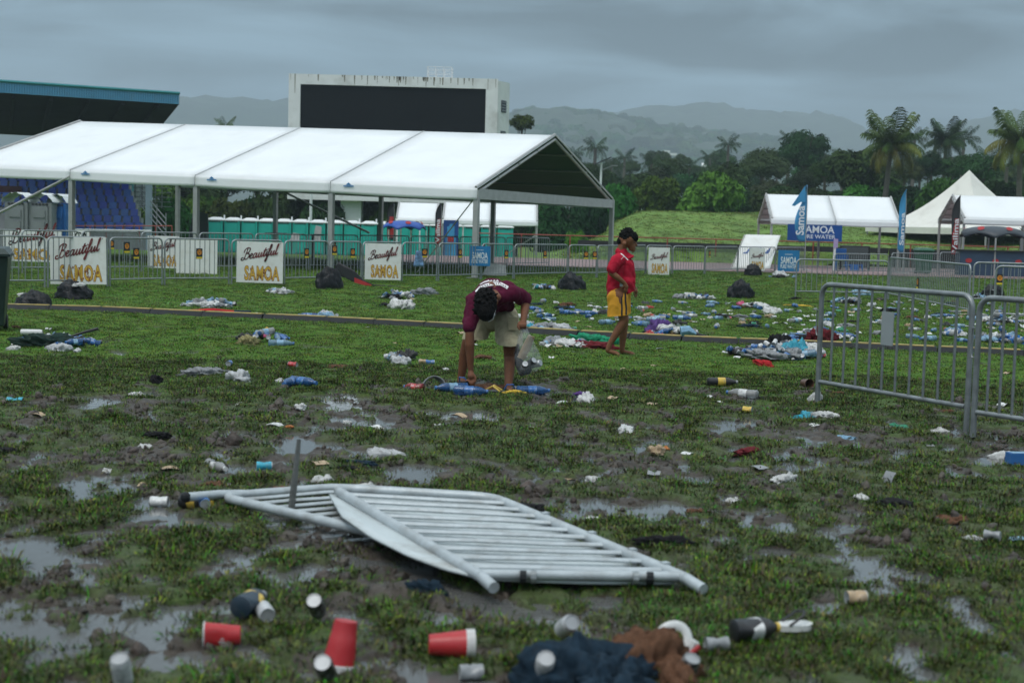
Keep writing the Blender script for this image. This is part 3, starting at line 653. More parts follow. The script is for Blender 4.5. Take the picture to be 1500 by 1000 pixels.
# ------------------------------------------------------------------ tents
def gable_tent(name, label, corner, ang, bay, nbay, width, eave, ridge, eave2=None, val=.24, cloth=pvc, legs=None, post=.075, end_open=True, logo=False, group=None, brace=True):
    """corner = front right corner on the ground; the tent runs nbay bays to the left (-x) and width deep (+y)"""
    t = thing(name, label, 'tent', corner, ang, group)
    L = bay * nbay; e1 = eave2 if eave2 else eave; dz = e1 - eave
    ez = lambda x: eave + dz * (-x / L)
    rz_ = lambda x: ridge + dz * (-x / L)
    for i in range(nbay):
        x0, x1 = -bay * i - .012, -bay * (i + 1) + .012
        w = MB()
        def sag(u, v): return -.035 * math.sin(math.pi * u) * math.sin(math.pi * v) * bay / 4
        for s_ in (0, 1):
            def fn(u, v, s_=s_):
                x = x0 + (x1 - x0) * u; y = (0 if s_ == 0 else width) + (width / 2 - (0 if s_ == 0 else width)) * v
                return (x, y, ez(x) + (rz_(x) - ez(x)) * v + sag(u, v))
            w.grid(fn, 8, 8)
        if logo:
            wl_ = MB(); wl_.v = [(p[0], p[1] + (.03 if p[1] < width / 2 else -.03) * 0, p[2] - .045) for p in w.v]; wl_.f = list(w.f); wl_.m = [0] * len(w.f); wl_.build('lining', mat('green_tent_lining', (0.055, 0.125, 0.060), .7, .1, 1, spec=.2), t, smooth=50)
        pan = w.build('roof_panel', cloth, t, smooth=50); md = pan.modifiers.new('thick', 'SOLIDIFY'); md.thickness = .012
        w = MB()
        w.grid(lambda u, v: (x0 + (x1 - x0) * u, -.02 - .02 * v + .006 * math.sin(u * 40) * v, ez(x0 + (x1 - x0) * u) - .0 - val * v - .03 * math.sin(math.pi * u) * v), 20, 4)
        vl = w.build('valance', cloth, t, smooth=60); md = vl.modifiers.new('thick', 'SOLIDIFY'); md.thickness = .01
        if logo and i < nbay:
            w = MB(); w.box((x1 + .62, -.06, ez(x1) - .13), (.34, .006, .035)); w.add([(x1 + .52, -.064, ez(x1) - .1), (x1 + .72, -.064, ez(x1) - .1), (x1 + .62, -.064, ez(x1) - .02)], [(0, 1, 2)])
            w.build('maker_logo', sign_blue, vl)
    w = MB(); w.grid(lambda u, v: (-L + L * u, width + .02, ez(-L + L * u) - val * v), 4, 2); w.build('rear_valance', cloth, t)
    for i in range(nbay + 1):
        x = -bay * i if i else -.06
        if i == nbay: x = -L + .06
        w = MB(); z = -.06 if 0 < i < nbay else -.02
        off = .008 if 0 < i < nbay else 0.02
        w.tube([(x, -.005, ez(x) + off), (x, width / 2, rz_(x) + off), (x, width + .005, ez(x) + off)], .018 if 0 < i < nbay else .045, 6); w.build('keder_seam', pvc_in if 0 < i < nbay else alu, t)
        w = MB(); w.tube([(x, 0.1, ez(x) - .12), (x, width / 2, rz_(x) - .14), (x, width - .1, ez(x) - .12)], .05, 6); w.build('rafter', alu, t)
        for y in (.06, width - .06):
            gzv = float(base_z(corner[0] + x * math.cos(ang) - y * math.sin(ang), corner[1] + y)) - corner[2]
            w = MB(); h = ez(x) - .04; w.box((x, y, (h + gzv) / 2), (post * 2, post * 2, h - gzv)); pst = w.build('post', alu, t)
            w = MB(); w.box((x, y, gzv + .015), (post * 5, post * 5, .03)); w.build('base_plate', steel, pst)
    for i in range(1, 4):
        w = MB(); f = i / 4
        for s_ in (0, 1):
            y = width / 2 * f if s_ == 0 else width - width / 2 * f
            w.tube([(0, y, ez(0) + (rz_(0) - ez(0)) * f - .1), (-L, y, ez(-L) + (rz_(-L) - ez(-L)) * f - .1)], .035, 6)
        w.build('purlin', alu, t)
    w = MB()
    for y in (.06, width - .06): w.tube([(0, y, ez(0) - .14), (-L, y, ez(-L) - .14)], .05, 6)
    w.build('eave_rail', alu, t)
    return t
NC = gp(697, 408); ang = math.atan2(-5.35, 13.3)
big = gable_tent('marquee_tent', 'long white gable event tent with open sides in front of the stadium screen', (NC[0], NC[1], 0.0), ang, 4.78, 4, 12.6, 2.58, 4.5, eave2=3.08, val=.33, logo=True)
# end gable: horizontal tie with a grey strip of cloth, and diagonal tension braces
w = MB(); w.box((-.02, 6.3, 2.42), (.05, 12.3, .30)); w.build('gable_beam', alu, big)
w = MB(); w.tube([(-.1, .1, 2.35), (-2.6, 1.5, .05)], .018, 6); w.tube([(-4.78 * 3, .0, 2.75), (-4.78 * 3.75, -.05, 1.2)], .05, 6); w.tube([(-4.78 * 3.0, 12.5, 2.8), (-4.78 * 2.1, 12.5, 1.1)], .045, 6); w.build('brace', alu, big)

def small_tent(label, pxR, pyB, Y, pxL, ridge_py, eave_py, nbay, depth, rz=0.0, group=None, grp='white_tent'):
    r = at(pxR, pyB, Y); l = at(pxL, pyB, Y); mid = (pxR + pxL) / 2
    g = float(base_z(r[0], Y)); e = at(mid, eave_py, Y)[2] - g; rd = at(mid, ridge_py, Y + depth / 2)[2] - g
    return gable_tent('frame_tent', label, (r[0], Y, g), rz, (r[0] - l[0]) / nbay, nbay, depth, e + .22, rd, val=.24, post=.045)
small_tent('small white frame tent with blue dome canopy at its left, behind the big tent', 640, 375, 78, 578, 297, 327, 1, 3.2)
tt = small_tent('small white two bay tent with crossed braces at its right end, before the toilets', 787, 375, 77, 646, 298, 329, 2, 3.2)
w = MB(); w.tube([(-.1, .06, 1.5), (-2.2, 3.1, .1)], .025, 6); w.tube([(-.1, 3.1, 1.5), (-2.2, .06, .1)], .025, 6); w.build('brace', alu, tt)
rt1 = small_tent('white two bay tent above the blue water banner on the right', 1317, 392, 62, 1126, 287, 330, 2, 3.4)
rt2 = small_tent('white tent over the charcoal dome canopy at the far right', 1540, 398, 60.5, 1407, 288, 329, 1, 3.6)
# pointed pavilion
YP = 77; ap = at(1420, 249, YP + 3); ec = at(1420, 335, YP + 3)
g = 0.2; t = thing('pagoda_tent', 'cream pagoda tent with one tall pointed peak on the right', 'tent', (ap[0], YP + 3, g), R_(38))
hw_ = 3.9; ez_ = ec[2] - g; hh = ap[2] - g
w = MB()
def pag(u, v):
    k = int(min(u * 4, 3.999)); f = u * 4 - k; cs = [(-1, -1), (1, -1), (1, 1), (-1, 1), (-1, -1)]
    x = cs[k][0] * (1 - f) + cs[k + 1][0] * f; y = cs[k][1] * (1 - f) + cs[k + 1][1] * f
    s_ = 1 - v; return (x * hw_ * s_, y * hw_ * s_, ez_ + (hh - ez_) * (v ** 1.75) + .10 * math.sin(math.pi * f) * (1 - v) * 0)
w.grid(pag, 48, 16); w.build('roof', pvc_old, t, smooth=25)
w = MB(); w.grid(lambda u, v: (lambda p: (p[0] * 1.003, p[1] * 1.003, ez_ + .001 - .3 * v - .05 * abs(math.sin(u * 4 * math.pi)) * v))(pag(u, 0)), 48, 2); w.build('valance', pvc_old, t, smooth=40)
for sx in (-1, 1):
    for sy in (-1, 1):
        w = MB(); w.tube([(sx * hw_ * .98, sy * hw_ * .98, -.3), (sx * hw_ * .98, sy * hw_ * .98, ez_)], .05, 8); w.build('pole', alu, t)

def dome(name, label, px0, px1, py_rim, py_top, Y, cloth, legm, logo, n=6):
    c = at((px0 + px1) / 2, py_rim, Y); g = float(base_z(c[0], Y)); r = (px1 - px0) / 2 / FPX * Y; zr = c[2] - g; zt = at((px0 + px1) / 2, py_top, Y)[2] - g
    t = thing(name, label, 'canopy', (c[0], Y, g), 0.3)
    w = MB()
    def fn(u, v):
        a = 2 * math.pi * u; sc_ = abs(math.sin(a * n / 2)); rr = r * math.sin(v * math.pi / 2) * (1 - .10 * sc_ * v); return (rr * math.cos(a), rr * math.sin(a), zr + (zt - zr) * math.cos(v * math.pi / 2) ** .9 + .32 * sc_ * v * v * (zt - zr))
    w.grid(fn, 72, 10); cn = w.build('canopy', cloth, t, smooth=35); md = cn.modifiers.new('thick', 'SOLIDIFY'); md.thickness = .01
    for k in range(n):
        a = 2 * math.pi * k / n; w = MB(); ps = []
        for f in np.linspace(0, 1, 6): ps.append((r * (1.0 + .05 * f) * math.cos(a), r * (1.0 + .05 * f) * math.sin(a), zr - (zr + .0) * f + .01))
        w.tube(ps, .035, 6); w.build('leg', legm, t)
    for k in range(n):
        a = 2 * math.pi * (k + .5) / n; p = fn((k + .5) / n, .62); w = MB()
        pc = Vector((p[0] * 1.04, p[1] * 1.04, p[2] + .04)); nrm = Vector((math.cos(a), math.sin(a), 1.0)).normalized(); q = nrm.to_track_quat('Z', 'Y').to_matrix()
        w.add([pc + q @ Vector((.15 * math.cos(b), .10 * math.sin(b), 0)) for b in np.linspace(0, 2 * math.pi, 12, endpoint=False)], [tuple(range(12))]); w.build('emblem', logo, t)
    return t
dome('dome_canopy', 'blue dome canopy on curved white legs in front of the teal toilets', 559, 625, 337, 323, 72, canopy_blue, white_pl, flag_red)
dome('dome_canopy', 'charcoal dome canopy with scalloped edge under the far right tent', 1405, 1502, 349, 331, 58, canopy_black, alu, flag_red)

# ------------------------------------------------------------------ crowd barriers
BAR_CACHE = {}
def bar_mesh(h, r, mt):
    k = (round(h, 2), r, mt.name)
    if k not in BAR_CACHE:
        w = MB(); w.tube([(0, 0, 0), (0, 0, h)], r, 6, cap=False); BAR_CACHE[k] = w.mesh('bar', mt, smooth=60, fix=False)
    return BAR_CACHE[k]
def frame_path(L, z0, z1, r, n=5):
    P = []
    P.append((0, 0, z0))
    for k in range(n + 1):
        a = math.pi / 2 * k / n; P.append((r - r * math.cos(a), 0, z1 - r + r * math.sin(a)))
    for k in range(n + 1):
        a = math.pi / 2 * k / n; P.append((L - r + r * math.sin(a), 0, z1 - r + r * math.cos(a)))
    P.append((L, 0, z0)); return P
stick_plate = MB(); stick_plate.box((0, 0, 0), (.16, .012, .24)); stick_plate.mi = 1
stick_plate.add([(.06 * math.cos(a), -.008, .03 + .062 * math.sin(a)) for a in np.linspace(0, 2 * math.pi, 14, endpoint=False)], [tuple(range(14))])
stick_plate.mi = 0
for dx, dz in ((-.022, .045), (.022, .045), (0, .005)): stick_plate.box((dx, -.0095, .01 + dz), (.022, .002, .02))
stick_plate.mi = 2; stick_plate.box((0, -.0085, -.095), (.15, .003, .04))
STICK = stick_plate.mesh('notice_plate', [ink_black, orange, yellow])
def barrier(p0, p1, label, group, n=None, h=1.06, mt=steel, zb=.17, r=.02, br=.009, stickers=(), lean=0.0, plate=None, hooks=True, rods=False):
    p0 = np.array(p0, float); p1 = np.array(p1, float); d = p1 - p0; L = float(np.hypot(d[0], d[1])); a = math.atan2(d[1], d[0])
    t = thing('crowd_barrier', label, 'crowd barrier', p0, a, group); t.rotation_euler = (lean, -math.atan2(d[2], L), a)
    w = MB(); w.tube(frame_path(L, 0.0, h, .11), r, 8); w.tube([(r, 0, zb), (L - r, 0, zb)], r * .85, 8); w.build('frame', mt, t, smooth=60)
    n = n or max(5, int(L / .135)); bm_ = bar_mesh(h - zb, br, mt)
    for k in range(1, n + 1):
        x = L * k / (n + 1); link('bar', bm_, t, (x, 0, zb))
    if hooks:
        w = MB()
        w.tube([(-.02, 0, h * .78), (-.055, 0, h * .78), (-.06, 0, h * .74), (-.06, 0, h * .6), (-.05, 0, h * .57), (-.015, 0, h * .57)], .007, 6); w.build('hook', mt, t, smooth=60)
    for f, z in stickers:
        o = link('notice_plate', STICK, t, (L * f, -r - .004, z)); o['label'] = 'small black plate with an orange disc and yellow foot'
    if plate:
        w = MB(); w.box((L * plate[0], -.012, plate[1]), (.15, .008, plate[2])); w.build('blank_plate', mat('bare_plate', (.33, .36, .37), .5, .05, 5, metal=.3), t)
    return t
GB = 'crowd barriers in the row across the back of the field'
near_lab = 'galvanised crowd barrier standing in the row across the back of the field'
row = [(-95, 423), (68, 422), (159, 420), (239, 418), (337, 417), (415, 417), (481, 415), (530, 414), (587, 412), (641, 412), (704, 410), (752, 409), (831, 407), (874, 407), (945, 402), (984, 402), (1032, 402), (1080, 400), (1135, 399), (1178, 398)]
rp = [gp(*q) for q in row]
stk = {0: [(.62, .62)], 2: [(.3, .85), (.48, .72)], 3: [(.52, .72)], 5: [(.48, .75)], 6: [(.12, .82), (.7, .75)], 8: [(.62, .75)], 9: [(.48, .75)], 10: [(.75, .72)], 11: [(.55, .72)], 12: [(.6, .7), (.92, .7)], 13: [(.35, .7)], 16: [(.1, .72)], 18: [(.3, .7)]}
labs = {0: 'leftmost crowd barrier of the back row, partly behind the dark bin', 1: 'crowd barrier carrying the largest lettered board, above two black rubbish bags',
        2: 'crowd barrier with two orange notices, between the left lettered board and the plain white board', 4: 'crowd barrier carrying the lettered board in the middle of the left half', 7: 'crowd barrier with the lettered board right of the black bag',
        8: 'crowd barrier with a blue and white cloth hanging over its bars', 10: 'crowd barrier behind the bending man with the blue water sign on it'}
for k in range(len(rp) - 1):
    a, b = rp[k], rp[k + 1]; d = (b - a) / np.linalg.norm(b - a) * .035
    barrier(a + d, b - d, labs.get(k, f'galvanised crowd barrier, {ORD[k]} from the left in the row across the back of the field'), GB, h=1.07 - .006 * k, stickers=stk.get(k, ()), zb=.16, br=.010)
G2 = 'crowd barriers of the second row behind the back row'
rp2 = [gp(*q) for q in [(-60, 402), (30, 401), (118, 400), (205, 399), (290, 398), (372, 397), (450, 396), (525, 395), (600, 394), (672, 393), (740, 392), (805, 391)]]
for k in range(len(rp2) - 1):
    a, b = rp2[k], rp2[k + 1]; d = (b - a) / np.linalg.norm(b - a) * .05
    barrier(a + d, b - d, f'crowd barrier of the second row behind the back row, {ORD[k]} from the left', G2, h=1.1, zb=.16, br=.010, hooks=False, stickers=[(.5, .75)] if k in (2, 6, 9) else ())
# right hand rows
G3 = 'crowd barriers in the loose rows on the right'
def bar_px(x0, y0, x1, y1, top, label, **kw):
    a, b = gp(x0, y0), gp(x1, y1); h = at((x0 + x1) / 2, top, (a[1] + b[1]) / 2)[2]
    return barrier(a, b, label, G3, h=h, **kw)
bar_px(1165, 437, 1299, 439, 381, 'crowd barrier left of its row, standing just behind the front right barrier')
bar_px(1301, 440, 1418, 466, 382, 'crowd barrier with one orange notice, turned toward the camera, middle of the right row', stickers=[(.42, .52)])
bar_px(1424, 448, 1560, 452, 386, 'crowd barrier with an orange notice at the right edge of the photo', stickers=[(.28, .62)])
bar_px(1455, 472, 1600, 480, 392, 'crowd barrier cut by the right edge, in front of the one with the notice')
for ko, (x0, x1, yb, tp_) in enumerate(((1305, 1374, 404, 371), (1376, 1440, 404, 370), (1442, 1515, 404, 371), (1222, 1300, 403, 372))):
    bar_px(x0, yb, x1, yb, tp_, ('far crowd barrier before the dark wall, ' + ('behind the green wheelie bin', 'left of the charcoal canopy', 'under the charcoal canopy', 'beside the dark display stand')[ko]), hooks=False)
# the two large ones near the camera
fa, fb, fc = gp(1197, 590), gp(1415, 632), gp(1425, 640); fd = gp(1640, 676)
barrier(fa, fb, 'nearest standing crowd barrier with a blank plate on its bars, front right', 'two near crowd barriers hooked together', n=10, h=1.10, mt=steel_near, zb=.20, r=.024, br=.0115, plate=(.485, .76, .29), lean=R_(0))
barrier(fc, fd, 'crowd barrier hooked on to the near one, running out of the right edge', 'two near crowd barriers hooked together', n=10, h=1.10, mt=steel_near, zb=.20, r=.024, br=.0115)

# barriers lying in the mud
def lying_barrier(label, A, B, C, D, sheet=False):
    """A,B top rail ends; B->C, A->D the two long sides (bars join them)"""
    t = thing('fallen_crowd_barrier', label, 'crowd barrier', A)
    A, B, C, D = [V(q) for q in (A, B, C, D)]; o = A
    A, B, C, D = [q - o for q in (A, B, C, D)]
    w = MB(); r = .026
    def rnd(P, Q, S, k=.12):   # rounded corner Q
        u, v = (P - Q).normalized(), (S - Q).normalized(); return [Q + u * k * (1 - f) ** 2 + v * k * f * f for f in (0, .25, .5, .75, 1)]
    w.tube([D] + rnd(D, A, B) + rnd(A, B, C) + [C], r, 10); w.build('frame', steel_wet, t, smooth=60)
    w = MB(); w.tube([D.lerp(A, .02), C.lerp(B, .02)], r * .9, 10); w.build('bottom_rail', steel_wet, t, smooth=60)
    nb = 11
    for k in range(1, nb):
        f = k / nb; P = A.lerp(D, f); Q = B.lerp(C, f)
        w = MB(); w.tube([P + Vector((0, 0, 0)), P.lerp(Q, .3) + Vector((0, 0, rs.uniform(-.004, .004))), P.lerp(Q, .7) + Vector((0, 0, rs.uniform(-.004, .004))), Q], .017, 8, flat=.7); w.build('bar', steel_wet, t, smooth=60)
    for E_, F_ in ((D, A), (C, B)):
        u = (E_ - F_).normalized(); w = MB(); w.tube([E_, E_ + u * .12 + Vector((0, 0, -.015))], r, 10); w.build('leg', steel_wet, t, smooth=60)
    return t, A, B, C, D, o
def P3(px, py, z): return gp(px, py, z)
# lower one, left: its long side runs down under the upper one
u1 = P3(322, 726, .07); u2 = P3(600, 712, .05)
lowA, lowB = P3(322, 727, .05), P3(500, 713, .045)
dvec = (P3(545, 780, .04) - lowA); dvec = dvec / np.linalg.norm(dvec[:2]) * 1.5; dvec[2] = -.01
lb, *_ = lying_barrier('fallen crowd barrier half buried in mud on the left, under the other fallen one', lowA, lowB, lowB + dvec, lowA + dvec)
w = MB(); p = V(P3(272, 728, .075)) - V(lowA); sd = (V(lowB) - V(lowA)).normalized() * .15; w.tube([sd + Vector((0, 0, .002)), Vector((0, 0, .012)), p], .0255, 10); w.build('leg', steel_wet, lb, smooth=60)
w = MB(); w.ball(p, .03, 6); w.build('leg_cap', blackp, lb)
A, B, C, D = P3(487, 714, .14), P3(722, 728, .115), P3(1005, 847, .05), P3(705, 844, .075)
ub, a_, b_, c_, d_, o_ = lying_barrier('fallen crowd barrier lying on top with a pale curved board along its side', A, B, C, D)
for f in (.3, .55, .75, .9):
    w = MB(); q = b_.lerp(c_, f); w.box(q + Vector((.01, .005, .018)), (.035, .035, .025), Matrix.Rotation(.6, 3, 'Z')); w.build('clamp', steel_wet, ub)
w = MB(); q = a_.lerp(b_, .72); w.tube([q + Vector((-.09, .03, 0)), q + Vector((-.07, .07, .0)), q + Vector((.07, .07, 0)), q + Vector((.09, .02, 0))], .008, 6); w.build('hook', steel_wet, ub, smooth=60)
for f in (.2, .82):
    w = MB(); q = d_.lerp(c_, f); w.tube([q + Vector((-.014, 0, 0)), q + Vector((.014, 0, 0))], .029, 10); w.build('rubber_sleeve', blackp, ub)
for f in (0.25, .75):
    w = MB(); q = d_.lerp(c_, f); w.tube([q + Vector((-.012, 0, 0)), q + Vector((.012, 0, 0))], .029, 10); w.build('clamp', steel_near, ub)
# the pale board: hangs from the left long side, its free edge bowing out
board = thing('pale_board', 'pale plastic board under the upper fallen barrier, its curved edge sticking out left', 'board', A)
w = MB()
oe = [P3(482, 724, .11), P3(500, 756, .105), P3(541, 785, .095), P3(596, 813, .08), P3(650, 833, .07), P3(705, 847, .06)]
oe = [V(q) - o_ for q in oe]
def oedge(v):
    k = min(int(v * 5), 4); f = v * 5 - k; return oe[k].lerp(oe[k + 1], f)
def pb(u, v):
    a = b_.lerp(c_, .03 + .95 * v) + Vector((-.03, 0, -.030)); b = oedge(v); q = a.lerp(b, u); return q + Vector((0, 0, -.008 * math.sin(math.pi * u)))
w.grid(pb, 14, 24); bo = w.build('sheet', mat('pale_board_plastic', (.50, .55, .56), .35, .06, 3, .1, 20, dirt=(.22, .2, .17), dirt_amt=.6, dscale=6), board, smooth=60)
md = bo.modifiers.new('thick', 'SOLIDIFY'); md.thickness = .012; md.offset = 0
# bent flat stake standing in the mud
b0 = gp(424, 757); t0 = at(438, 643, b0[1] + .05)
st = thing('metal_stake', 'thin grey flat stake standing upright in the mud by the fallen barriers', 'stake', b0)
w = MB()
for f0, f1 in ((0, .5), (.5, 1)):
    p, q = Vector((0, 0, -.06)).lerp(V(t0) - V(b0), f0), Vector((0, 0, -.06)).lerp(V(t0) - V(b0), f1)
    w.tube([p, q], [.024, .022] if f0 == 0 else [.022, .014], 6, flat=.3)
w.build('blade', mat('grimy_steel', (.16, .16, .15), .5, .25, 12, .3, 40, metal=.3), st)

# ------------------------------------------------------------------ lettered boards and signs
def catmull(pts, n=7):
    P = [pts[0]] + list(pts) + [pts[-1]]; out_ = []
    for i in range(1, len(P) - 2):
        for k in range(n):
            t = k / n; q = [.5 * (2 * P[i][c] + (P[i + 1][c] - P[i - 1][c]) * t + (2 * P[i - 1][c] - 5 * P[i][c] + 4 * P[i + 1][c] - P[i + 2][c]) * t * t + (3 * P[i][c] - P[i - 1][c] - 3 * P[i + 1][c] + P[i + 2][c]) * t ** 3) for c in (0, 1)]
            out_.append(q)
    out_.append(list(pts[-1])); return out_
STROKES = [[(.62, 2.15), (.5, 1.3), (.3, .25), (.02, -.1), (-.32, .08), (-.28, .42), (.05, .42)], [(.0, 1.45), (.08, 2.0), (.6, 2.35), (1.15, 2.05), (.95, 1.4), (.5, 1.2), (1.05, 1.1), (1.2, .55), (.8, .05), (.35, .12)],
    [(1.3, .35), (1.75, .6), (1.85, .9), (1.6, 1.0), (1.42, .6), (1.55, .1), (1.9, .12), (2.15, .45)], [(2.72, .88), (2.42, 1.0), (2.15, .6), (2.25, .08), (2.55, .2), (2.75, .8), (2.8, .95), (2.75, .3), (2.9, .05), (3.15, .4)],
    [(3.15, .4), (3.32, .98), (3.25, .3), (3.4, .04), (3.65, .3), (3.82, .98), (3.78, .3), (3.92, .05), (4.15, .4)], [(4.15, .4), (4.5, 1.75), (4.32, .3), (4.48, .05), (4.72, .4)], [(4.15, 1.25), (4.85, 1.3)],
    [(4.72, .4), (4.95, .98), (4.88, .3), (5.0, .05), (5.22, .4)], [(5.02, 1.38), (5.08, 1.5)], [(5.22, .4), (5.6, 1.5), (5.66, 2.2), (5.45, 2.2), (5.33, 1.3), (5.15, -.6), (4.98, -1.05), (4.85, -.75), (5.15, -.1), (5.7, .4)],
    [(5.7, .4), (5.9, .98), (5.84, .3), (5.98, .05), (6.22, .3), (6.4, .98), (6.36, .3), (6.48, .05), (6.72, .4)], [(6.72, .4), (7.1, 1.9), (7.05, 2.2), (6.88, 1.8), (6.85, .4), (7.0, .05), (7.3, .35)]]
def script_mesh():
    w = MB(); k = 0
    for s in STROKES:
        P = catmull(s); n = len(P); k += 1
        for i in range(n - 1):
            (x0, y0), (x1, y1) = P[i], P[i + 1]; d = math.hypot(x1 - x0, y1 - y0) or 1; nx, ny = -(y1 - y0) / d * .115, (x1 - x0) / d * .115
            ex, ey = (x1 - x0) / d * .03, (y1 - y0) / d * .03
            w.add([(x0 + nx - ex, y0 + ny - ey, k * .001), (x0 - nx - ex, y0 - ny - ey, k * .001), (x1 - nx + ex, y1 - ny + ey, k * .001), (x1 + nx + ex, y1 + ny + ey, k * .001)], [(0, 1, 2, 3)])
    w.v = [(x + .22 * y, y + .19 * (x + .22 * y), z) for x, y, z in w.v]
    return w.mesh('script_lettering', ink_red, fix=False)
SCRIPT = script_mesh()
BLK = text_mesh('SAMOA', 1.0, ink_gold, offset=.02, sx=1.0, space=1.12); BLK.name = 'block_lettering'
BLKS = text_mesh('SAMOA', 1.0, ink_brown, offset=.05, sx=1.0, space=1.12); BLKS.name = 'letter_shadow'
def samoa_board(px0, py0, px1, py1, Y, label, yaw=0.0, roll=0.0, faded=False):
    a, b = at(px0, py1, Y), at(px1, py1, Y); W = b[0] - a[0]; Ht = at(px0, py0, Y)[2] - a[2]
    t = thing('lettered_board', label, 'sign board', (a[0], Y, a[2]), yaw); t.rotation_euler = (0, roll, yaw)
    w = MB(); w.box((W / 2, 0, Ht / 2), (W, .012, Ht)); w.build('board', board_w, t)
    s = W * .78 / 7.6
    M = Matrix.Translation((W * .13, -.0085, Ht * .545)) @ STAND @ Matrix.Diagonal((s, s * 1.0, 1, 1)); o = link('script_lettering', SCRIPT, t); o.matrix_local = M
    for me, off in ((BLKS, -.0082), (BLK, -.0095)):
        M = Matrix.Translation((W * .545, off, Ht * .215)) @ STAND @ Matrix.Diagonal((W * .205, Ht * .46, 1, 1)); o = link(me.name, me, t); o.matrix_local = M
    w = MB(); q = random.Random(int(px0))
    for k in range(34):   # brown palm-leaf marks printed in the letters
        x, z = W * q.uniform(.24, .86), Ht * q.uniform(.07, .36); d = W * q.uniform(.008, .02)
        w.add([(x - d, -.0105 - k * 1e-5, z), (x, -.0105 - k * 1e-5, z - d * 1.6), (x + d, -.0105 - k * 1e-5, z), (x, -.0105 - k * 1e-5, z + d * 1.6)], [(0, 1, 2, 3)])
    w.build('leaf_print', ink_brown, t)
    for fx in (.06, .94):
        w = MB(); w.tube([(W * fx, -.012, Ht * .97), (W * fx, .06, Ht * .985)], .008, 6); w.build('cable_tie', black, t)
    return t
def front_Y(px):
    xs = [q[0] for q in row]; return float(np.interp(px, xs, [q[1] for q in rp])) - .07
samoa_board(74, 347, 155, 416, 30.05, 'largest board with red script and gold block letters, above the black bags', R_(3), R_(-1))
samoa_board(346, 353, 414, 413, 33.25, 'lettered board with smeared gold letters, middle of the left half', R_(0), R_(.5))
samoa_board(534, 356, 587, 409, 36.1, 'lettered board right of the black bag, before the blue dome canopy', R_(0), R_(0))
samoa_board(949, 362, 980, 402, 48.0, 'small far lettered board right of the standing boy', 0, 0)
samoa_board(1097, 363, 1120, 396, 52.0, 'smallest lettered board beside the leaning white sheet', 0, 0)
samoa_board(5, 336, 90, 382, 37.6, 'lettered board on the second row, behind bars at the far left', 0, 0)
samoa_board(216, 345, 262, 392, 39.3, 'lettered board on the second row, half covered by a plain white board', 0, 0)
def plain_board(px0, py0, px1, py1, Y, label, m=board_w):
    a, b = at(px0, py1, Y), at(px1, py1, Y); Ht = at(px0, py0, Y)[2] - a[2]; w = MB(); w.box(((b[0] - a[0]) / 2, 0, Ht / 2), (b[0] - a[0], .012, Ht))
    t = thing('plain_board', label, 'board', a); w.build('board', m, t); w = MB()
    for f in (.08, .92): w.tube([((b[0] - a[0]) * f, -.012, Ht * .97), ((b[0] - a[0]) * f, .06, Ht * .98)], .008, 6)
    w.build('cable_tie', black, t); return t, b[0] - a[0], Ht
plain_board(258, 348, 318, 404, 38.9, 'plain white board on the second barrier row')
t, W, Ht = plain_board(107, 337, 131, 364, 40.2, 'white board with black letters CA behind the left barriers')
o = link('lettering', text_mesh('CA', 1, ink_black, offset=.03), t); o.matrix_local = Matrix.Translation((W / 2, -.009, Ht * .68)) @ STAND @ Matrix.Diagonal((W * .6, W * .6, 1, 1))
W_SAM = text_mesh('SAMOA', 1, ink_white, offset=.018); W_PURE = text_mesh('PURE WATER', 1, ink_white, offset=.012); W_SMALL = text_mesh('From the islands', 1, ink_white)
def serif(me, W, rows):  pass
def water_sign(px0, py0, px1, py1, Y, label, m=sign_blue, wide=False, ties=True):
    a, b = at(px0, py1, Y), at(px1, py1, Y); W = b[0] - a[0]; Ht = at(px0, py0, Y)[2] - a[2]
    t = thing('water_sign' if not wide else 'water_banner', label, 'sign' if not wide else 'banner', a)
    w = MB(); w.box((W / 2, 0, Ht / 2), (W, .012, Ht)); w.build('board', m, t)
    wd = max(v.co.x for v in W_SAM.vertices) * 2; wp = max(v.co.x for v in W_PURE.vertices) * 2
    if wide: spec = ((W_SAM, W * .62 / wd, Ht * .62, W * .55, Ht * .68), (W_PURE, W * .66 / wp, Ht * .33, W * .55, Ht * .26))
    else: spec = ((W_SAM, W * .76 / wd, Ht * .46, W * .5, Ht * .5), (W_PURE, W * .78 / wp, Ht * .27, W * .5, Ht * .22))
    for me, sx, sy, x, z in spec:
        o = link('lettering', me, t); o.matrix_local = Matrix.Translation((x, -.009, z)) @ STAND @ Matrix.Diagonal((sx, sy, 1, 1))
    if not wide:
        w = MB()
        for k in range(9): w.box((W * (.34 + .04 * k), -.0085, Ht * .80), (W * .025, .003, Ht * (.03 + .012 * (k % 3 == 0))))
        w.build('small_print', ink_white, t)
    w = MB()
    for f in (.06, .94): w.tube([(W * f, -.012, Ht * .96), (W * f, .08, Ht * .98)], .009, 6)
    w.build('cable_tie', black, t); return t
water_sign(687, 360, 718, 389, 39.75, 'square blue water sign on the barrier behind the bending man')
water_sign(1139, 366, 1170, 397, 51.0, 'square teal blue water sign on the barrier right of the leaning white sheet', sign_blue)
water_sign(1153, 328, 1233, 352, 61.5, 'wide dark blue water banner hanging under the right tent', banner_blue, True)

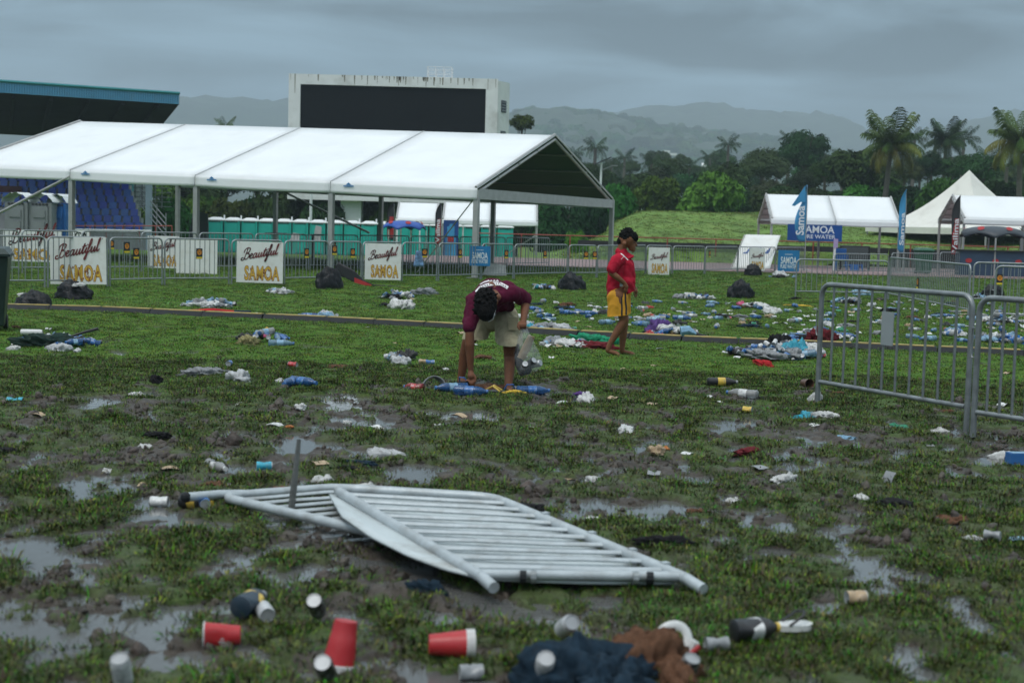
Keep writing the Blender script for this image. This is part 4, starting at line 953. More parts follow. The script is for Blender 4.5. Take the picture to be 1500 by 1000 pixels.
# ------------------------------------------------------------------ feather flags
def feather(px, py0, py1, Y, wpx, label, main, panel=None, text=None, folded=False, txtm=ink_white, side=1):
    p = at(px, py1, Y); top = at(px, py0, Y); g = float(base_z(p[0], Y)); t = thing('feather_flag', label, 'flag', (p[0], Y, g))
    zt, zb_ = top[2] - g, p[2] - g; W = wpx / FPX * Y
    w = MB(); w.tube([(0, 0, 0), (0, 0, zb_), (.0, 0, zt * .8), (-.03 * side, 0, zt), ], [.022, .02, .015, .008], 6); w.box((0, 0, .03), (.5, .5, .06)); w.build('pole', alu, t)
    n = 18
    def prof(f):     # width along the height, 0 = bottom
        if folded:
            return W * (.55 + .45 * math.sin(f * 5)) * (1 if f < .72 else 1.3 * (1 - abs(f - .8) * 4) + .1) if f < .95 else W * .12
        return W * (1.0 if .04 < f < .72 else (math.cos((f - .72) / .28 * math.pi / 2) ** .7 if f >= .72 else .6))
    w = MB()
    w.grid(lambda u, v: (-side * (.012 + max(prof(v), .01) * u), .05 * math.sin(v * 9 + u * 2) * u, zb_ + (zt - zb_) * v), 6, n); f_ = w.build('cloth', main, t, smooth=60)
    md = f_.modifiers.new('thick', 'SOLIDIFY'); md.thickness = .006
    if panel is not None:
        w = MB(); w.grid(lambda u, v: (-side * (.03 + (prof(.08 + .55 * v) - .05) * u), .05 * math.sin((.08 + .55 * v) * 9 + u * 2) * u - .010, zb_ + (zt - zb_) * (.08 + .55 * v)), 4, 12); w.build('panel', panel, t)
    if text:
        me = text_mesh(text, 1, txtm, offset=.02); L = max(v.co.x for v in me.vertices) * 2; me2 = me
        o = link('lettering', me2, t); o.matrix_local = Matrix.Translation((-side * W * .52, -.075, zb_ + (zt - zb_) * .37)) @ STAND @ Matrix.Rotation(R_(90), 4, 'Z') @ Matrix.Diagonal(((zt - zb_) * .52 / L, W * .95, 1, 1))
    return t
fold_flag = feather(1180, 271, 354, 58, 17, 'folded blue feather flag hanging limp before the blue water banner', flag_blue, text='Samoa', folded=True)
fo = V(fold_flag.location); w = MB(); w.add([V(at(1180, 272, 57.95)) - fo, V(at(1160, 301, 57.8)) - fo, V(at(1164, 302, 57.85)) - fo, V(at(1173, 296, 57.9)) - fo, V(at(1180, 296, 57.95)) - fo], [(0, 1, 2, 3, 4)]); o = w.build('folded_tip', flag_blue, fold_flag); o.modifiers.new('t', 'SOLIDIFY').thickness = .02
feather(1324, 277, 370, 57, 9, 'slim blue feather flag right of the two bay tent', flag_blue, text='Samoa')
feather(1403, 285, 380, 58, 11, 'black feather flag with red lettered panel left of the far right tent', flag_black, flag_red, 'Vailima')
feather(1512, 284, 380, 59, 14, 'black feather flag at the very right edge', flag_black)
feather(646, 297, 362, 74, 9, 'black feather flag with red panel between the two small tents', flag_black, flag_red, 'Vailima')
feather(577, 297, 352, 79, 10, 'drooping black and red feather flag left of the blue dome canopy', flag_black, flag_red)

# ------------------------------------------------------------------ bins, posts, furniture behind the barriers
def wheelie(px, pyb, h, wd, rz, label, m, Y=None):
    p = gp(px, pyb) if Y is None else at(px, pyb, Y)
    t = thing('wheelie_bin', label, 'bin', (p[0], p[1], max(p[2], 0)), rz); s = h
    w = MB(); a, b = wd * .38, wd * .5; z0, z1 = .06 * s, .88 * s
    w.add([(-a, -a, z0), (a, -a, z0), (a, a, z0), (-a, a, z0), (-b, -b, z1), (b, -b, z1), (b, b * 1.1, z1), (-b, b * 1.1, z1)], [(0, 1, 2, 3), (4, 5, 6, 7), (0, 1, 5, 4), (1, 2, 6, 5), (2, 3, 7, 6), (3, 0, 4, 7)]); bd = w.build('body', m, t)
    bv = bd.modifiers.new('edge', 'BEVEL'); bv.width = .02; bv.segments = 2
    w = MB(); w.box((0, 0, z1 + .012), (wd * 1.1, wd * 1.16, .024)); w.build('rim', m, bd)
    w = MB(); w.add([(-b * 1.08, -b * 1.12, z1 + .03), (b * 1.08, -b * 1.12, z1 + .03), (b * 1.08, b * 1.2, z1 + .03), (-b * 1.08, b * 1.2, z1 + .03), (-b * .8, -b * .8, z1 + .1), (b * .8, -b * .8, z1 + .1), (b * .9, b * 1.1, z1 + .12), (-b * .9, b * 1.1, z1 + .12)], [(0, 1, 2, 3), (4, 5, 6, 7), (0, 1, 5, 4), (1, 2, 6, 5), (2, 3, 7, 6), (3, 0, 4, 7)])
    w.tube([(-b * .8, b * 1.3, z1 + .05), (b * .8, b * 1.3, z1 + .05)], .015, 6); w.build('lid', m, t)
    for sx in (-1, 1):
        w = MB(); w.M = Matrix.Translation((sx * a * .98, a, .1)) @ Matrix.Rotation(R_(90), 4, 'Y'); w.lathe([(.1, -.025), (.1, .025)], 14); w.build('wheel', black, t)
    return t
wheelie(-18, 484, 1.12, .56, R_(15), 'dark green wheelie bin cut off by the left edge of the photo', dark_bin)
wheelie(1352, 402, 1.08, .6, R_(5), 'bright green wheelie bin among the right barriers', green_bin)
# dark wall and red rail below the bank
wl = thing('low_wall', 'long low dark wall under the grassy bank behind the track', 'wall', (22, 68.4, 0))
w = MB(); w.box((14.5, 0, .42), (37, .25, .98)); w.box((-11.5, .1, .78), (14.9, .2, .26)); w.build('wall', mat('dark_wall', (.022, .022, .024), .85, .3, .4), wl)
rl = thing('red_railing', 'thin red railing running along the foot of the grassy bank', 'railing', (22, 68.0, 0))
w = MB(); w.tube([(-24, 0, 1.12), (34, 0, 1.12)], .03, 6); w.build('rail', red_rail, rl)
pm = MB(); pm.box((0, 0, .57), (.05, .05, 1.1)); pme = pm.mesh('post', red_rail)
for k in range(26): link('post', pme, rl, (-24 + 2.32 * k, 0, 0))
# loudspeaker panel, plastic chairs, bar counter
p = at(1251, 395, 60); t = thing('display_stand', 'dark grey panel in a black frame standing under the right tent', 'panel', (p[0], 60, 0))
w = MB(); hw = 42 / FPX * 60 / 2; hz_ = at(1251, 361, 60)[2]; w.box((0, 0, hz_ / 2 + .06), (hw * 2 - .1, .08, hz_ - .16)); w.build('panel', mat('dark_panel', (.055, .065, .065), .6, .2, 1), t)
w = MB(); w.tube([(-hw, 0, 0), (-hw, 0, hz_), (hw, 0, hz_), (hw, 0, 0)], .05, 6); w.build('frame', black, t)
def chair(px, pyb, Y, rz, label, m=blue_pl, tip=0.0):
    p = at(px, pyb, Y); t = thing('plastic_chair', label, 'chair', (p[0], Y, max(p[2], 0.03)), rz); t.rotation_euler = (tip, 0, rz)
    w = MB(); w.box((0, 0, .43), (.42, .42, .03)); w.build('seat', m, t)
    w = MB(); w.box((0, .22, .68), (.42, .03, .46), Matrix.Rotation(R_(-10), 3, 'X')); w.build('backrest', m, t)
    for sx in (-1, 1):
        w = MB(); w.box((sx * .23, .02, .63), (.04, .4, .03)); w.box((sx * .23, -.17, .53), (.035, .035, .22)); w.build('armrest', m, t)
        for sy in (-1, 1):
            w = MB(); w.tube([(sx * .19, sy * .18, .43), (sx * .23, sy * .23, 0)], .02, 6); w.build('leg', m, t)
    return t
chair(1232, 397, 59, R_(160), 'blue plastic armchair left of the dark panel')
chair(1243, 400, 58.6, R_(200), 'blue plastic chair tipped over on the track', tip=R_(-80))
p = at(1450, 400, 57); t = thing('bar_counter', 'dark blue bar counter with red emblems under the charcoal canopy', 'counter', (p[0], 57, 0), R_(-3))
w = MB(); w.box((0, 0, .5), (2.6, .7, 1.0)); w.build('front', bar_blue, t); w = MB(); w.box((0, 0, 1.025), (2.75, .85, .05)); w.build('top', black, t)
for x in (-.95, .1, 1.0):
    w = MB(); w.add([(x + .13 * math.cos(a), -.356, .62 + .09 * math.sin(a)) for a in np.linspace(0, 6.28, 14, endpoint=False)], [tuple(range(14))]); w.build('emblem', flag_red, t)
# leaning white sheet
a, b, c, d = at(1072, 394, 54), at(1128, 394, 54), at(1143, 345, 55.4), at(1092, 344, 55.4)
t = thing('white_sheet', 'white sheet with blue pointed marks leaning beside the small lettered board', 'banner', a)
o0 = V(a); w = MB(); q = [V(z) - o0 for z in (a, b, c, d)]
w.grid(lambda u, v: q[0].lerp(q[1], u).lerp(q[3].lerp(q[2], u), v) + Vector((0, .06 * math.sin(u * 7 + v * 4), 0)), 10, 10); s_ = w.build('sheet', board_w, t, smooth=60)
md = s_.modifiers.new('thick', 'SOLIDIFY'); md.thickness = .02
w = MB()
for u in (.22, .52, .8):
    for (u0, v0, du, dv) in ((u, .45, .10, .22),):
        f = lambda uu, vv: q[0].lerp(q[1], uu).lerp(q[3].lerp(q[2], uu), vv) + Vector((0, .06 * math.sin(uu * 7 + vv * 4) - .035, 0))
        w.add([f(u0 - du, v0), f(u0 + du * .35, v0), f(u0 + du * .5, v0 + dv)], [(0, 1, 2)])
w.build('blue_mark', banner_blue, t)
w = MB(); w.tube([q[0] + Vector((0, .3, 0)), q[3] + Vector((0, .2, 0))], .02, 6); w.tube([q[1] + Vector((0, .3, 0)), q[2] + Vector((0, .2, 0))], .02, 6); w.build('frame', alu, t)
# sign post in front of the dark panel, light pole, solar lamp
p = at(1222, 398, 58.5); t = thing('sign_post', 'thin white post with a small lilac sign in front of the dark panel', 'sign post', (p[0], 58.5, 0))
h = at(1222, 352, 58.5)[2]; w = MB(); w.tube([(-.05, 0, 0), (0, 0, h)], .045, 8); w.build('post', white_pl, t); w = MB(); w.box((.0, -.05, h - .12), (.18, .02, .36)); w.build('plate', mat('lilac', (.42, .33, .55), .5), t)
p = at(878, 330, 92); t = thing('solar_lamp', 'solar street lamp rising beside the right end of the big tent', 'street lamp', (p[0], 92, 0.6))
h = at(878, 238, 92)[2] - .6; w = MB(); w.tube([(0, 0, 0), (0, 0, h)], .07, 8); w.build('pole', white_pl, t)
w = MB(); w.box((.1, 0, h + .1), (1.15, .7, .06), Matrix.Rotation(R_(-25), 3, 'Y')); w.build('solar_panel', blackp, t); w = MB(); w.tube([(0, 0, h - .5), (.7, 0, h - .2)], .05, 6); w.box((.85, 0, h - .18), (.4, .2, .07)); w.build('lamp_arm', grey_pl, t)
for px, pt, Y, lb in ((455, 292, 100, 'thin white pole standing behind the teal toilets'),):
    p = at(px, 330, Y); t = thing('pole', lb, 'pole', (p[0], Y, float(base_z(p[0], Y)))); w = MB(); w.tube([(0, 0, 0), (0, 0, at(px, 250, Y)[2] + .7)], .1, 8); w.build('shaft', white_pl, t)
# things inside the fenced area: grey boards, cocktail tables, drinks fridge
def slab(px0, px1, py0, py1, Y, label, m=slab_grey, lean=.25):
    a, b = at(px0, py1, Y), at(px1, py1, Y); Ht = at(px0, py0, Y)[2] - a[2]; W = b[0] - a[0]; t = thing('grey_board', label, 'board', a); w = MB()
    w.add([(0, 0, 0), (W, 0, 0), (W * .95, lean, Ht * .9), (W * .25, lean, Ht), (0, .12, 0), (W, .12, 0), (W * .95, lean + .12, Ht * .9), (W * .25, lean + .12, Ht)], [(0, 1, 2, 3), (4, 5, 6, 7), (0, 1, 5, 4), (1, 2, 6, 5), (2, 3, 7, 6), (3, 0, 4, 7)]); w.build('slab', m, t); return t
slab(706, 742, 386, 403, 42.5, 'grey board leaning low behind the barrier with the water sign')
slab(458, 470, 330, 352, 62, 'tall grey board standing before the teal toilets'); slab(424, 438, 341, 352, 60, 'small rounded grey board left of the tall one')
slab(275, 305, 308, 352, 52, 'large dark grey cabinet standing under the tent', grey_pl, .02)
def cocktail(px, py, Y, label):
    p = at(px, py, Y); t = thing('cocktail_table', label, 'table', (p[0], Y, float(base_z(p[0], Y)))); h = p[2] - float(base_z(p[0], Y))
    w = MB(); w.M = Matrix.Translation((0, 0, h)); w.lathe([(.45, -.03), (.45, .0)], 20); w.build('tabletop', black, t); w = MB(); w.tube([(0, 0, .02), (0, 0, h - .03)], .05, 8); w.build('stem', black, t); w = MB(); w.M = Matrix.Translation((0, 0, .01)); w.lathe([(.3, 0), (.3, .03)], 16); w.build('base', black, t)
cocktail(404, 341, 58, 'black round cocktail table, the left of two under the tent'); cocktail(458, 344, 57, 'black round cocktail table, the right of two under the tent')
p = at(660, 378, 70); t = thing('drinks_fridge', 'tall blue drinks fridge with a bottle picture beside the black and red flag', 'fridge', (p[0], 70, float(base_z(p[0], 70))))
w = MB(); w.box((0, 0, .95), (.72, .7, 1.9)); w.build('cabinet', banner_blue, t)
w = MB(); w.box((0, -.356, .55), (.5, .01, 1.0)); w.box((0, -.356, 1.35), (.36, .01, .5)); w.box((0, -.356, 1.66), (.16, .01, .12)); w.build('bottle_picture', flag_blue, t)
w = MB(); w.box((0, -.364, .98), (.3, .006, .28)); w.build('picture_label', flag_red, t)
p = at(620, 352, 66)
cl_ = MB(); pc = at(615, 370, 38.0)
# cloth hung over the barrier
t = thing('hung_cloth', 'blue and white cloth hanging over a barrier right of the third lettered board', 'cloth', (pc[0], rp[8][1] - .1 + .18, 0))
w = MB(); w.grid(lambda u, v: ((u - .5) * (.13 + .16 * v), -.05 - .03 * math.sin(u * 9) * v, .82 - .42 * v), 8, 8); c_ = w.build('cloth', mat('cloth_blue_white', (.12, .22, .38), .8, .9, 12), t, smooth=60); c_.modifiers.new('t', 'SOLIDIFY').thickness = .012
# cable cover across the field
cp = [gp(*q) for q in [(-60, 451), (0, 452), (150, 456), (300, 463), (480, 471), (700, 483), (850, 492), (1000, 500), (1250, 510), (1500, 521), (1640, 526)]]
t = thing('cable_cover', 'long black cable cover with yellow lid lying across the whole field', 'cable cover', cp[5])
cs_ = MB(); cs_.add([(0, -.15, -.02), (0, -.06, .065), (0, .06, .065), (0, .15, -.02), (1, -.15, -.02), (1, -.06, .065), (1, .06, .065), (1, .15, -.02)], [(0, 1, 2, 3), (4, 5, 6, 7), (0, 1, 5, 4), (1, 2, 6, 5), (2, 3, 7, 6), (0, 3, 7, 4)]); cme = cs_.mesh('ramp_segment', blackp)
cs_ = MB(); cs_.box((.5, .0, .070), (.94, .11, .014)); lme = cs_.mesh('yellow_lid', mat('lid_yellow', (.42, .31, .09), .55, .25, 4, dirt=(.2, .17, .1), dirt_amt=.7, dscale=5))
acc = 0
for a, b in zip(cp[:-1], cp[1:]):
    d = b - a; L = np.linalg.norm(d[:2]); n = max(1, round(L / .92)); an = math.atan2(d[1], d[0])
    for k in range(n):
        q = a + d * (k / n); o = link('ramp_segment', cme, t, q - cp[5] + np.array([0, 0, .01]), (0, 0, an + rs.uniform(-.02, .02)), (L / n * .985, 1, 1))
        link('yellow_lid', lme, o)

# ------------------------------------------------------------------ trees
bark = mat('tree_bark', (0.085, 0.07, 0.055), 0.9, 0.3, 3, 0.5, 12)
palm_bark = mat('palm_bark', (0.12, 0.105, 0.09), 0.9, 0.25, 3, 0.5, 10)
LV = {'mid': mat('leaf_mid', (0.036, 0.100, 0.010), 0.6, 0.4, 1.2, instvar=.8, spec=.1), 'dark': mat('leaf_dark', (0.018, 0.052, 0.011), 0.6, 0.4, 1.2, instvar=.8, spec=.1),
      'light': mat('leaf_light', (0.056, 0.135, 0.015), 0.6, 0.4, 1.2, instvar=.5, spec=.12), 'grey': mat('leaf_grey', (0.045, 0.078, 0.026), 0.6, 0.35, 1.2, instvar=.6, spec=.1)}
rt = np.random.default_rng(11)
def crown_mesh(seed, nblob, nleaf, leaf, flat=.8, tall=1.0):
    r = np.random.default_rng(seed); B = []
    for k in range(nblob):
        d = r.normal(size=3); d /= np.linalg.norm(d); d[2] = abs(d[2]) * 1.1 - .35
        B.append((d * r.uniform(.35, .72) * np.array([1, 1, flat * tall]), r.uniform(.24, .42)))
    B.append((np.array([0, 0, -.05]), .5))
    w = MB()
    vs, fs = [], []
    wt = np.array([b[1] ** 2 for b in B]); wt /= wt.sum()
    ci = r.choice(len(B), nleaf, p=wt)
    for i in ci:
        c, rad = B[i]; d = r.normal(size=3); d /= np.linalg.norm(d)
        if d[2] < -.5 and r.random() < .6: d[2] *= -1
        p = c + d * rad * r.uniform(.72, 1.1) * np.array([1, 1, flat])
        n_ = d + r.normal(size=3) * .55 + np.array([0, 0, .45]); n_ /= np.linalg.norm(n_)
        a = np.cross(n_, r.normal(size=3)); a /= np.linalg.norm(a); b = np.cross(n_, a); s = leaf * r.uniform(.6, 1.4)
        o = len(vs); vs += [p - a * s, p + b * s * .5 + n_ * s * .1, p + a * s - n_ * s * .15, p - b * s * .5 + n_ * s * .1]; fs.append((o, o + 1, o + 2, o + 3))
    for c, rad in B:      # leafy inside of each clump: small inner leaves keep the crown from being hollow
        o = len(vs); m = 7
        for q in range(5):
            for j in range(m):
                th = math.pi * q / 4; ph = 2 * math.pi * j / m; k = rad * .66 * r.uniform(.75, 1.15)
                vs.append(c + np.array([math.sin(th) * math.cos(ph) * k, math.sin(th) * math.sin(ph) * k, math.cos(th) * k * flat]))
        fs += [(o + q * m + j, o + q * m + (j + 1) % m, o + (q + 1) * m + (j + 1) % m, o + (q + 1) * m + j) for q in range(4) for j in range(m)]
    w.v = [tuple(p) for p in vs]; w.f = fs; w.m = [0] * len(fs)
    return w.mesh('crown', LV['mid'], fix=False)
CROWNS = [crown_mesh(1, 13, 3600, .062), crown_mesh(2, 17, 4200, .055, .75), crown_mesh(3, 10, 3000, .07, .9, 1.15), crown_mesh(4, 20, 4600, .05, .65), crown_mesh(5, 12, 3400, .066, .85, 1.3)]
BUSH = [crown_mesh(21, 16, 4600, .075, .75), crown_mesh(22, 20, 5200, .07, .7)]
FINE = [crown_mesh(31, 26, 6500, .036, .7), crown_mesh(32, 22, 6000, .038, .8, 1.2)]
def set_mat(o, m):
    for s in o.material_slots: s.link = 'OBJECT'; s.material = m
tcnt = 0
def tree(px, top_py, wpx, Y, kind, leafm, label, group=None, base_py=None, name='tree', hfac=None):
    """crown of the given pixel width whose top is at top_py"""
    global tcnt; tcnt += 1
    p = at(px, top_py, Y); g = float(base_z(p[0], Y)); 
    if Y > 69.5 and p[0] > 2: g = max(g, float(bank_z(np.array([p[0]]), np.array([min(Y, 140)]))[0]))
    R = wpx / 2 / FPX * Y; top = p[2] - g
    t = thing(name, label, 'tree' if name == 'tree' else 'bush', (p[0], Y, g), rt.uniform(0, 6), group)
    me = kind[tcnt % len(kind)]
    zs = [v.co.z for v in me.vertices]; zmax, zmin = max(zs), min(zs)
    sz = R * (hfac or rt.uniform(.9, 1.15)); sz = min(sz, (top * 1.02) / (zmax - zmin) * 1.05) if name == 'tree' else top / (zmax * .95 + .25)
    o = link('crown', me, t, (0, 0, top - zmax * sz), (0, 0, 0), (R * 1.05, R * 1.05, sz)); set_mat(o, leafm)
    w = MB(); zc = top - zmax * sz
    h = max(zc, .3); w.tube([(0, 0, -.2), (.05 * R, .02, h * .5), (0, 0, h), (.0, 0, h + sz * .4)], [.055 * R + .06, .045 * R + .05, .035 * R + .04, .02 * R], 8)
    for k in range(5):
        a = 1.256 * k + rt.uniform(-.4, .4); e = Vector((math.cos(a) * R * .55, math.sin(a) * R * .55, h + sz * rt.uniform(.05, .4)))
        w.tube([(0, 0, h * .75), (e * .5 + Vector((0, 0, h * .45)))[:], e], [.03 * R, .02 * R, .01 * R], 6)
    w.build('trunk', bark, t)
    return t
# ---- palms
frond_mats = [mat('frond_green', (0.052, 0.095, 0.014), 0.5, 0.3, 1.5, instvar=.4, spec=.15), mat('frond_yellow', (0.115, 0.128, 0.018), 0.5, 0.35, 1.5, instvar=.5, spec=.15), mat('frond_dark', (0.020, 0.050, 0.012), 0.5, 0.3, 1.5, instvar=.5, spec=.12)]
def frond_mesh(seed, droop, npair=34, length=1.0):
    r = np.random.default_rng(seed); w = MB(); P = []
    for i in range(npair + 1):
        f = i / npair; ang = .95 - droop * 1.5 * f - .25 * droop
        P.append((P[-1] + Vector((math.cos(ang), 0, math.sin(ang))) * length / npair) if P else Vector((0, 0, 0)))
    w.tube(P, [.016 * (1 - .75 * i / npair) for i in range(npair + 1)], 4)
    for i in range(3, npair):
        f = i / npair; ll = length * .34 * math.sin(math.pi * (.12 + .82 * f)) ** .6 * r.uniform(.8, 1.1)
        t = (P[i + 1] - P[i]).normalized()
        for s in (-1, 1):
            d = (t * .55 + Vector((0, s, 0)) * .75 + Vector((0, 0, -.30 - .45 * droop + r.normal() * .12))).normalized(); q = P[i]; m_ = q + d * ll * .55; e = q + (d + Vector((0, 0, -.35))).normalized() * ll
            wv = t * .014 * length
            w.add([q - wv * .6, q + wv * .6, m_ + wv, m_ - wv, e + wv * .15, e - wv * .15], [(0, 1, 2, 3), (3, 2, 4, 5)])
    return w.mesh('frond', frond_mats[0], fix=False)
FR = [frond_mesh(1, .15), frond_mesh(2, .55), frond_mesh(3, 1.0), frond_mesh(4, 1.45)]
FRS = [frond_mesh(5, .3, 16), frond_mesh(6, .8, 16), frond_mesh(7, 1.25, 16)]
def palm(px, cy_py, spread_px, Y, label, near=False, dark=False, group=None, lean=0.0, yel=.0):
    p = at(px, cy_py, Y); g = float(base_z(p[0], Y)); H_ = p[2] - g; Lf = spread_px / 2 / FPX * Y
    t = thing('palm_tree', label, 'palm tree', (p[0] - lean, Y, g), 0, group)
    w = MB(); pts = [(lean * f ** 1.6, .1 * math.sin(3 * f), H_ * f) for f in np.linspace(0, 1, 8)]
    w.tube(pts, [.26 - .10 * f for f in np.linspace(0, 1, 8)], 8); w.build('trunk', palm_bark, t, smooth=60)
    n = 26 if near else 15; FS = FR if near else FRS
    for k in range(n):
        f = k / (n - 1); i = min(int(f * len(FS)), len(FS) - 1)
        o = link('frond', FS[i], t, (lean, 0.0, H_), (rt.normal() * .15, (-.22 + .62 * f) if near else (-.2 + .6 * f), k * 2.4 + rt.normal() * .2), Lf * rt.uniform(.85, 1.12))
        set_mat(o, frond_mats[1] if (f > 1 - yel and rt.random() < .75) else frond_mats[2 if dark else 0])
    if near:
        w = MB()
        for k in range(9): w.ball((lean + .35 * math.cos(k * 2.4), .35 * math.sin(k * 2.4), H_ - .35 - .12 * (k % 3)), .15, 6)
        w.build('coconut_cluster', mat('coconut', (.22, .13, .03), .6, .3, 3), t)
    return t
palm(1306, 213, 116, 104, 'tall coconut palm with yellowing lower fronds above the right two bay tent', True, yel=.34, lean=.4)
palm(1494, 208, 118, 96, 'coconut palm with drooping yellow fronds cut by the right edge', True, yel=.34, lean=-.3)
palm(1386, 206, 76, 135, 'dark green palm between the two yellowing palms', True, dark=True)
palm(330, 186, 42, 150, 'palm tip just showing over the ridge of the big tent')
GP_ = 'small dark palms in the tree belt'
for px, py, s, Y in ((1067, 213, 46, 175), (872, 218, 50, 150), (955, 240, 46, 150), (915, 232, 40, 190), (1156, 203, 36, 170), (1412, 205, 60, 150), (1235, 232, 44, 200), (1120, 236, 40, 190), (1450, 232, 54, 140), (840, 226, 38, 200), (1010, 246, 40, 170), (895, 245, 44, 165), (1040, 232, 36, 210), (1340, 205, 52, 170), (1475, 245, 50, 130)):
    palm(px, py, s, Y, {1067: 'small palm standing alone above the middle of the tree belt', 1156: 'small palm poking out left of the large dark round tree', 872: 'small palm right of the big tent gable behind the solar lamp'}.get(px, 'small dark palm rising out of the tree belt behind the bank'), dark=True, group=GP_)
tree(1182, 188, 98, 150, CROWNS, LV['dark'], 'large dark round tree standing above the tree belt on the right', hfac=1.3)
tree(765, 167, 46, 128, CROWNS, LV['mid'], 'green tree showing beside the right edge of the stadium screen')
tree(1118, 214, 86, 135, FINE, LV['grey'], 'greyish fine leaved tree left of the large dark round tree')
tree(1262, 216, 112, 112, BUSH, LV['dark'], 'broad dark tree with big leaves behind the left near palm', hfac=1.25)
tree(1048, 248, 104, 96, BUSH, LV['light'], 'round bright green bush with big leaves on top of the bank', name='bush')
tree(965, 256, 84, 100, BUSH, LV['mid'], 'wide green bush left of the round bright one on the bank', name='bush')
tree(905, 266, 70, 97, BUSH, LV['mid'], 'green bush at the left end of the bank beside the big tent', name='bush')
tree(1382, 258, 90, 100, BUSH, LV['mid'], 'dense green bush behind the pointed pagoda tent', name='bush')
tree(1465, 262, 80, 99, BUSH, LV['dark'], 'dense green bush right of the pagoda tent peak', name='bush')
tree(1140, 276, 90, 101, BUSH, LV['dark'], 'low dark bush behind the left end of the two bay tent', name='bush')
tree(1195, 272, 70, 103, CROWNS, LV['dark'], 'low dark bush behind the folded blue flag', name='bush')
tree(846, 336, 40, 74, BUSH, LV['light'], 'small bright shrub in front of the bank beside the big tent post', name='bush')
tree(815, 296, 100, 88, BUSH, LV['dark'], 'dark bush seen under the open gable of the big tent', name='bush')
tree(862, 286, 70, 90, BUSH, LV['dark'], 'dark bush right behind the far corner post of the big tent', name='bush')
tree(1500, 300, 90, 100, CROWNS, LV['mid'], 'green bush at the right edge below the yellow palm', name='bush')
tree(250, 288, 90, 100, BUSH, LV['mid'], 'leafy green bush right of the grandstand seats, under the tent', name='bush')
GT = 'trees of the belt behind the field'
q = random.Random(4)
for i in range(34):
    px = 775 + i * 23 + q.uniform(-8, 8); Y = q.uniform(118, 165)
    tree(px, q.uniform(228, 262) if px < 1230 else q.uniform(214, 250), q.uniform(56, 88), Y, CROWNS if i % 3 else FINE, LV[q.choice(['mid', 'dark', 'dark', 'grey'])], 'green tree in the dense belt behind the bank, one of many', GT)
for i in range(26):
    px = 770 + i * 31 + q.uniform(-12, 12); Y = q.uniform(190, 300)
    tree(px, q.uniform(216, 242), q.uniform(36, 60), Y, CROWNS, LV[q.choice(['mid', 'dark', 'grey'])], 'misty green tree far behind the belt, paler with distance', 'misty far trees')
for i in range(15):
    px = 205 + i * 41 + q.uniform(-10, 10)
    tree(px, q.uniform(232, 262), q.uniform(70, 96), q.uniform(112, 132), CROWNS, LV[q.choice(['mid', 'dark'])], 'dark green tree behind the teal toilets, seen under the tent roof', 'trees behind the teal toilets')
for i in range(18):
    px = 205 + i * 34 + q.uniform(-8, 8)
    tree(px, q.uniform(272, 290), q.uniform(76, 100), q.uniform(104, 110), BUSH, LV[q.choice(['mid', 'dark'])], 'green bush in the hedge behind the teal toilets', 'hedge bushes behind the teal toilets', name='bush')
for i in range(17):
    px = 1095 + i * 27 + q.uniform(-8, 8)
    tree(px, q.uniform(266, 284), q.uniform(66, 90), q.uniform(104, 112), BUSH, LV[q.choice(['mid', 'dark', 'dark'])], 'dark green bush in the thicket along the top of the bank on the right', 'bushes along the top of the bank', name='bush')
# far forest as one mass on the lower slopes
fm = []; fr = np.random.default_rng(8); n = 1500
fy = fr.uniform(950, 1850, n); fx = fr.uniform(-.05, .42, n) * fy
fsrc = bpy.data.collections.new('forest_sources')
for k in (0, 2, 4):
    o = bpy.data.objects.new('forest_crown', CROWNS[k]); fsrc.objects.link(o)
def hz_at(x, y):
    pts = [at(px, py, 1850) for px, py in [(330, 300), (560, 250), (700, 190), (770, 172), (830, 172), (890, 178), (950, 192), (1010, 200), (1080, 208), (1150, 222), (1230, 236), (1330, 240), (1500, 238), (1700, 235), (2100, 260)]]
    f = np.sin(np.clip((y - 1100) / 750, 0, 1) * math.pi / 2) ** 1.2
    return np.interp(x, [p[0] for p in pts], [p[2] for p in pts]) * f
fz = hz_at(fx, fy) - 1
ff = instancer('far_forest', np.stack([fx, fy, fz], -1), np.stack([np.zeros(n), np.zeros(n), fr.uniform(0, 6, n)], -1), fr.uniform(9, 16, n), fr.choice((0, 1, 2), n), fsrc)
tag(ff, 'misty forest covering the nearer hillside', 'forest', kind='stuff')
# pale houses and masts far away among the trees
for px, py, wd, Y, lb in ((985, 243, 22, 330, 'far pale house roof among trees, the left one'), (1033, 240, 10, 340, 'far small pale house roof among trees, the right one'), (1340, 300, 26, 112, 'white building corner among the bushes left of the pagoda tent')):
    p = at(px, py, Y); W = wd / FPX * Y; g = p[2] - W * .35
    t = thing('house', lb, 'house', (p[0], Y, 0)); w = MB(); w.box((0, 0, (g + p[2]) / 2 - .4), (W, W * .5, p[2] - g)); w.build('wall', board_w, t)
    w = MB(); w.prism([(-W * .55, -W * .3), (W * .55, -W * .3), (W * .55, W * .3), (-W * .55, W * .3)], p[2] - .45, p[2] - .35); w.add([(-W * .55, -W * .3, p[2] - .34), (W * .55, -W * .3, p[2] - .34), (W * .55, 0, p[2] + W * .12), (-W * .55, 0, p[2] + W * .12), (W * .55, W * .3, p[2] - .34), (-W * .55, W * .3, p[2] - .34)], [(0, 1, 2, 3), (3, 2, 4, 5)]); w.build('roof', white_pl, t)
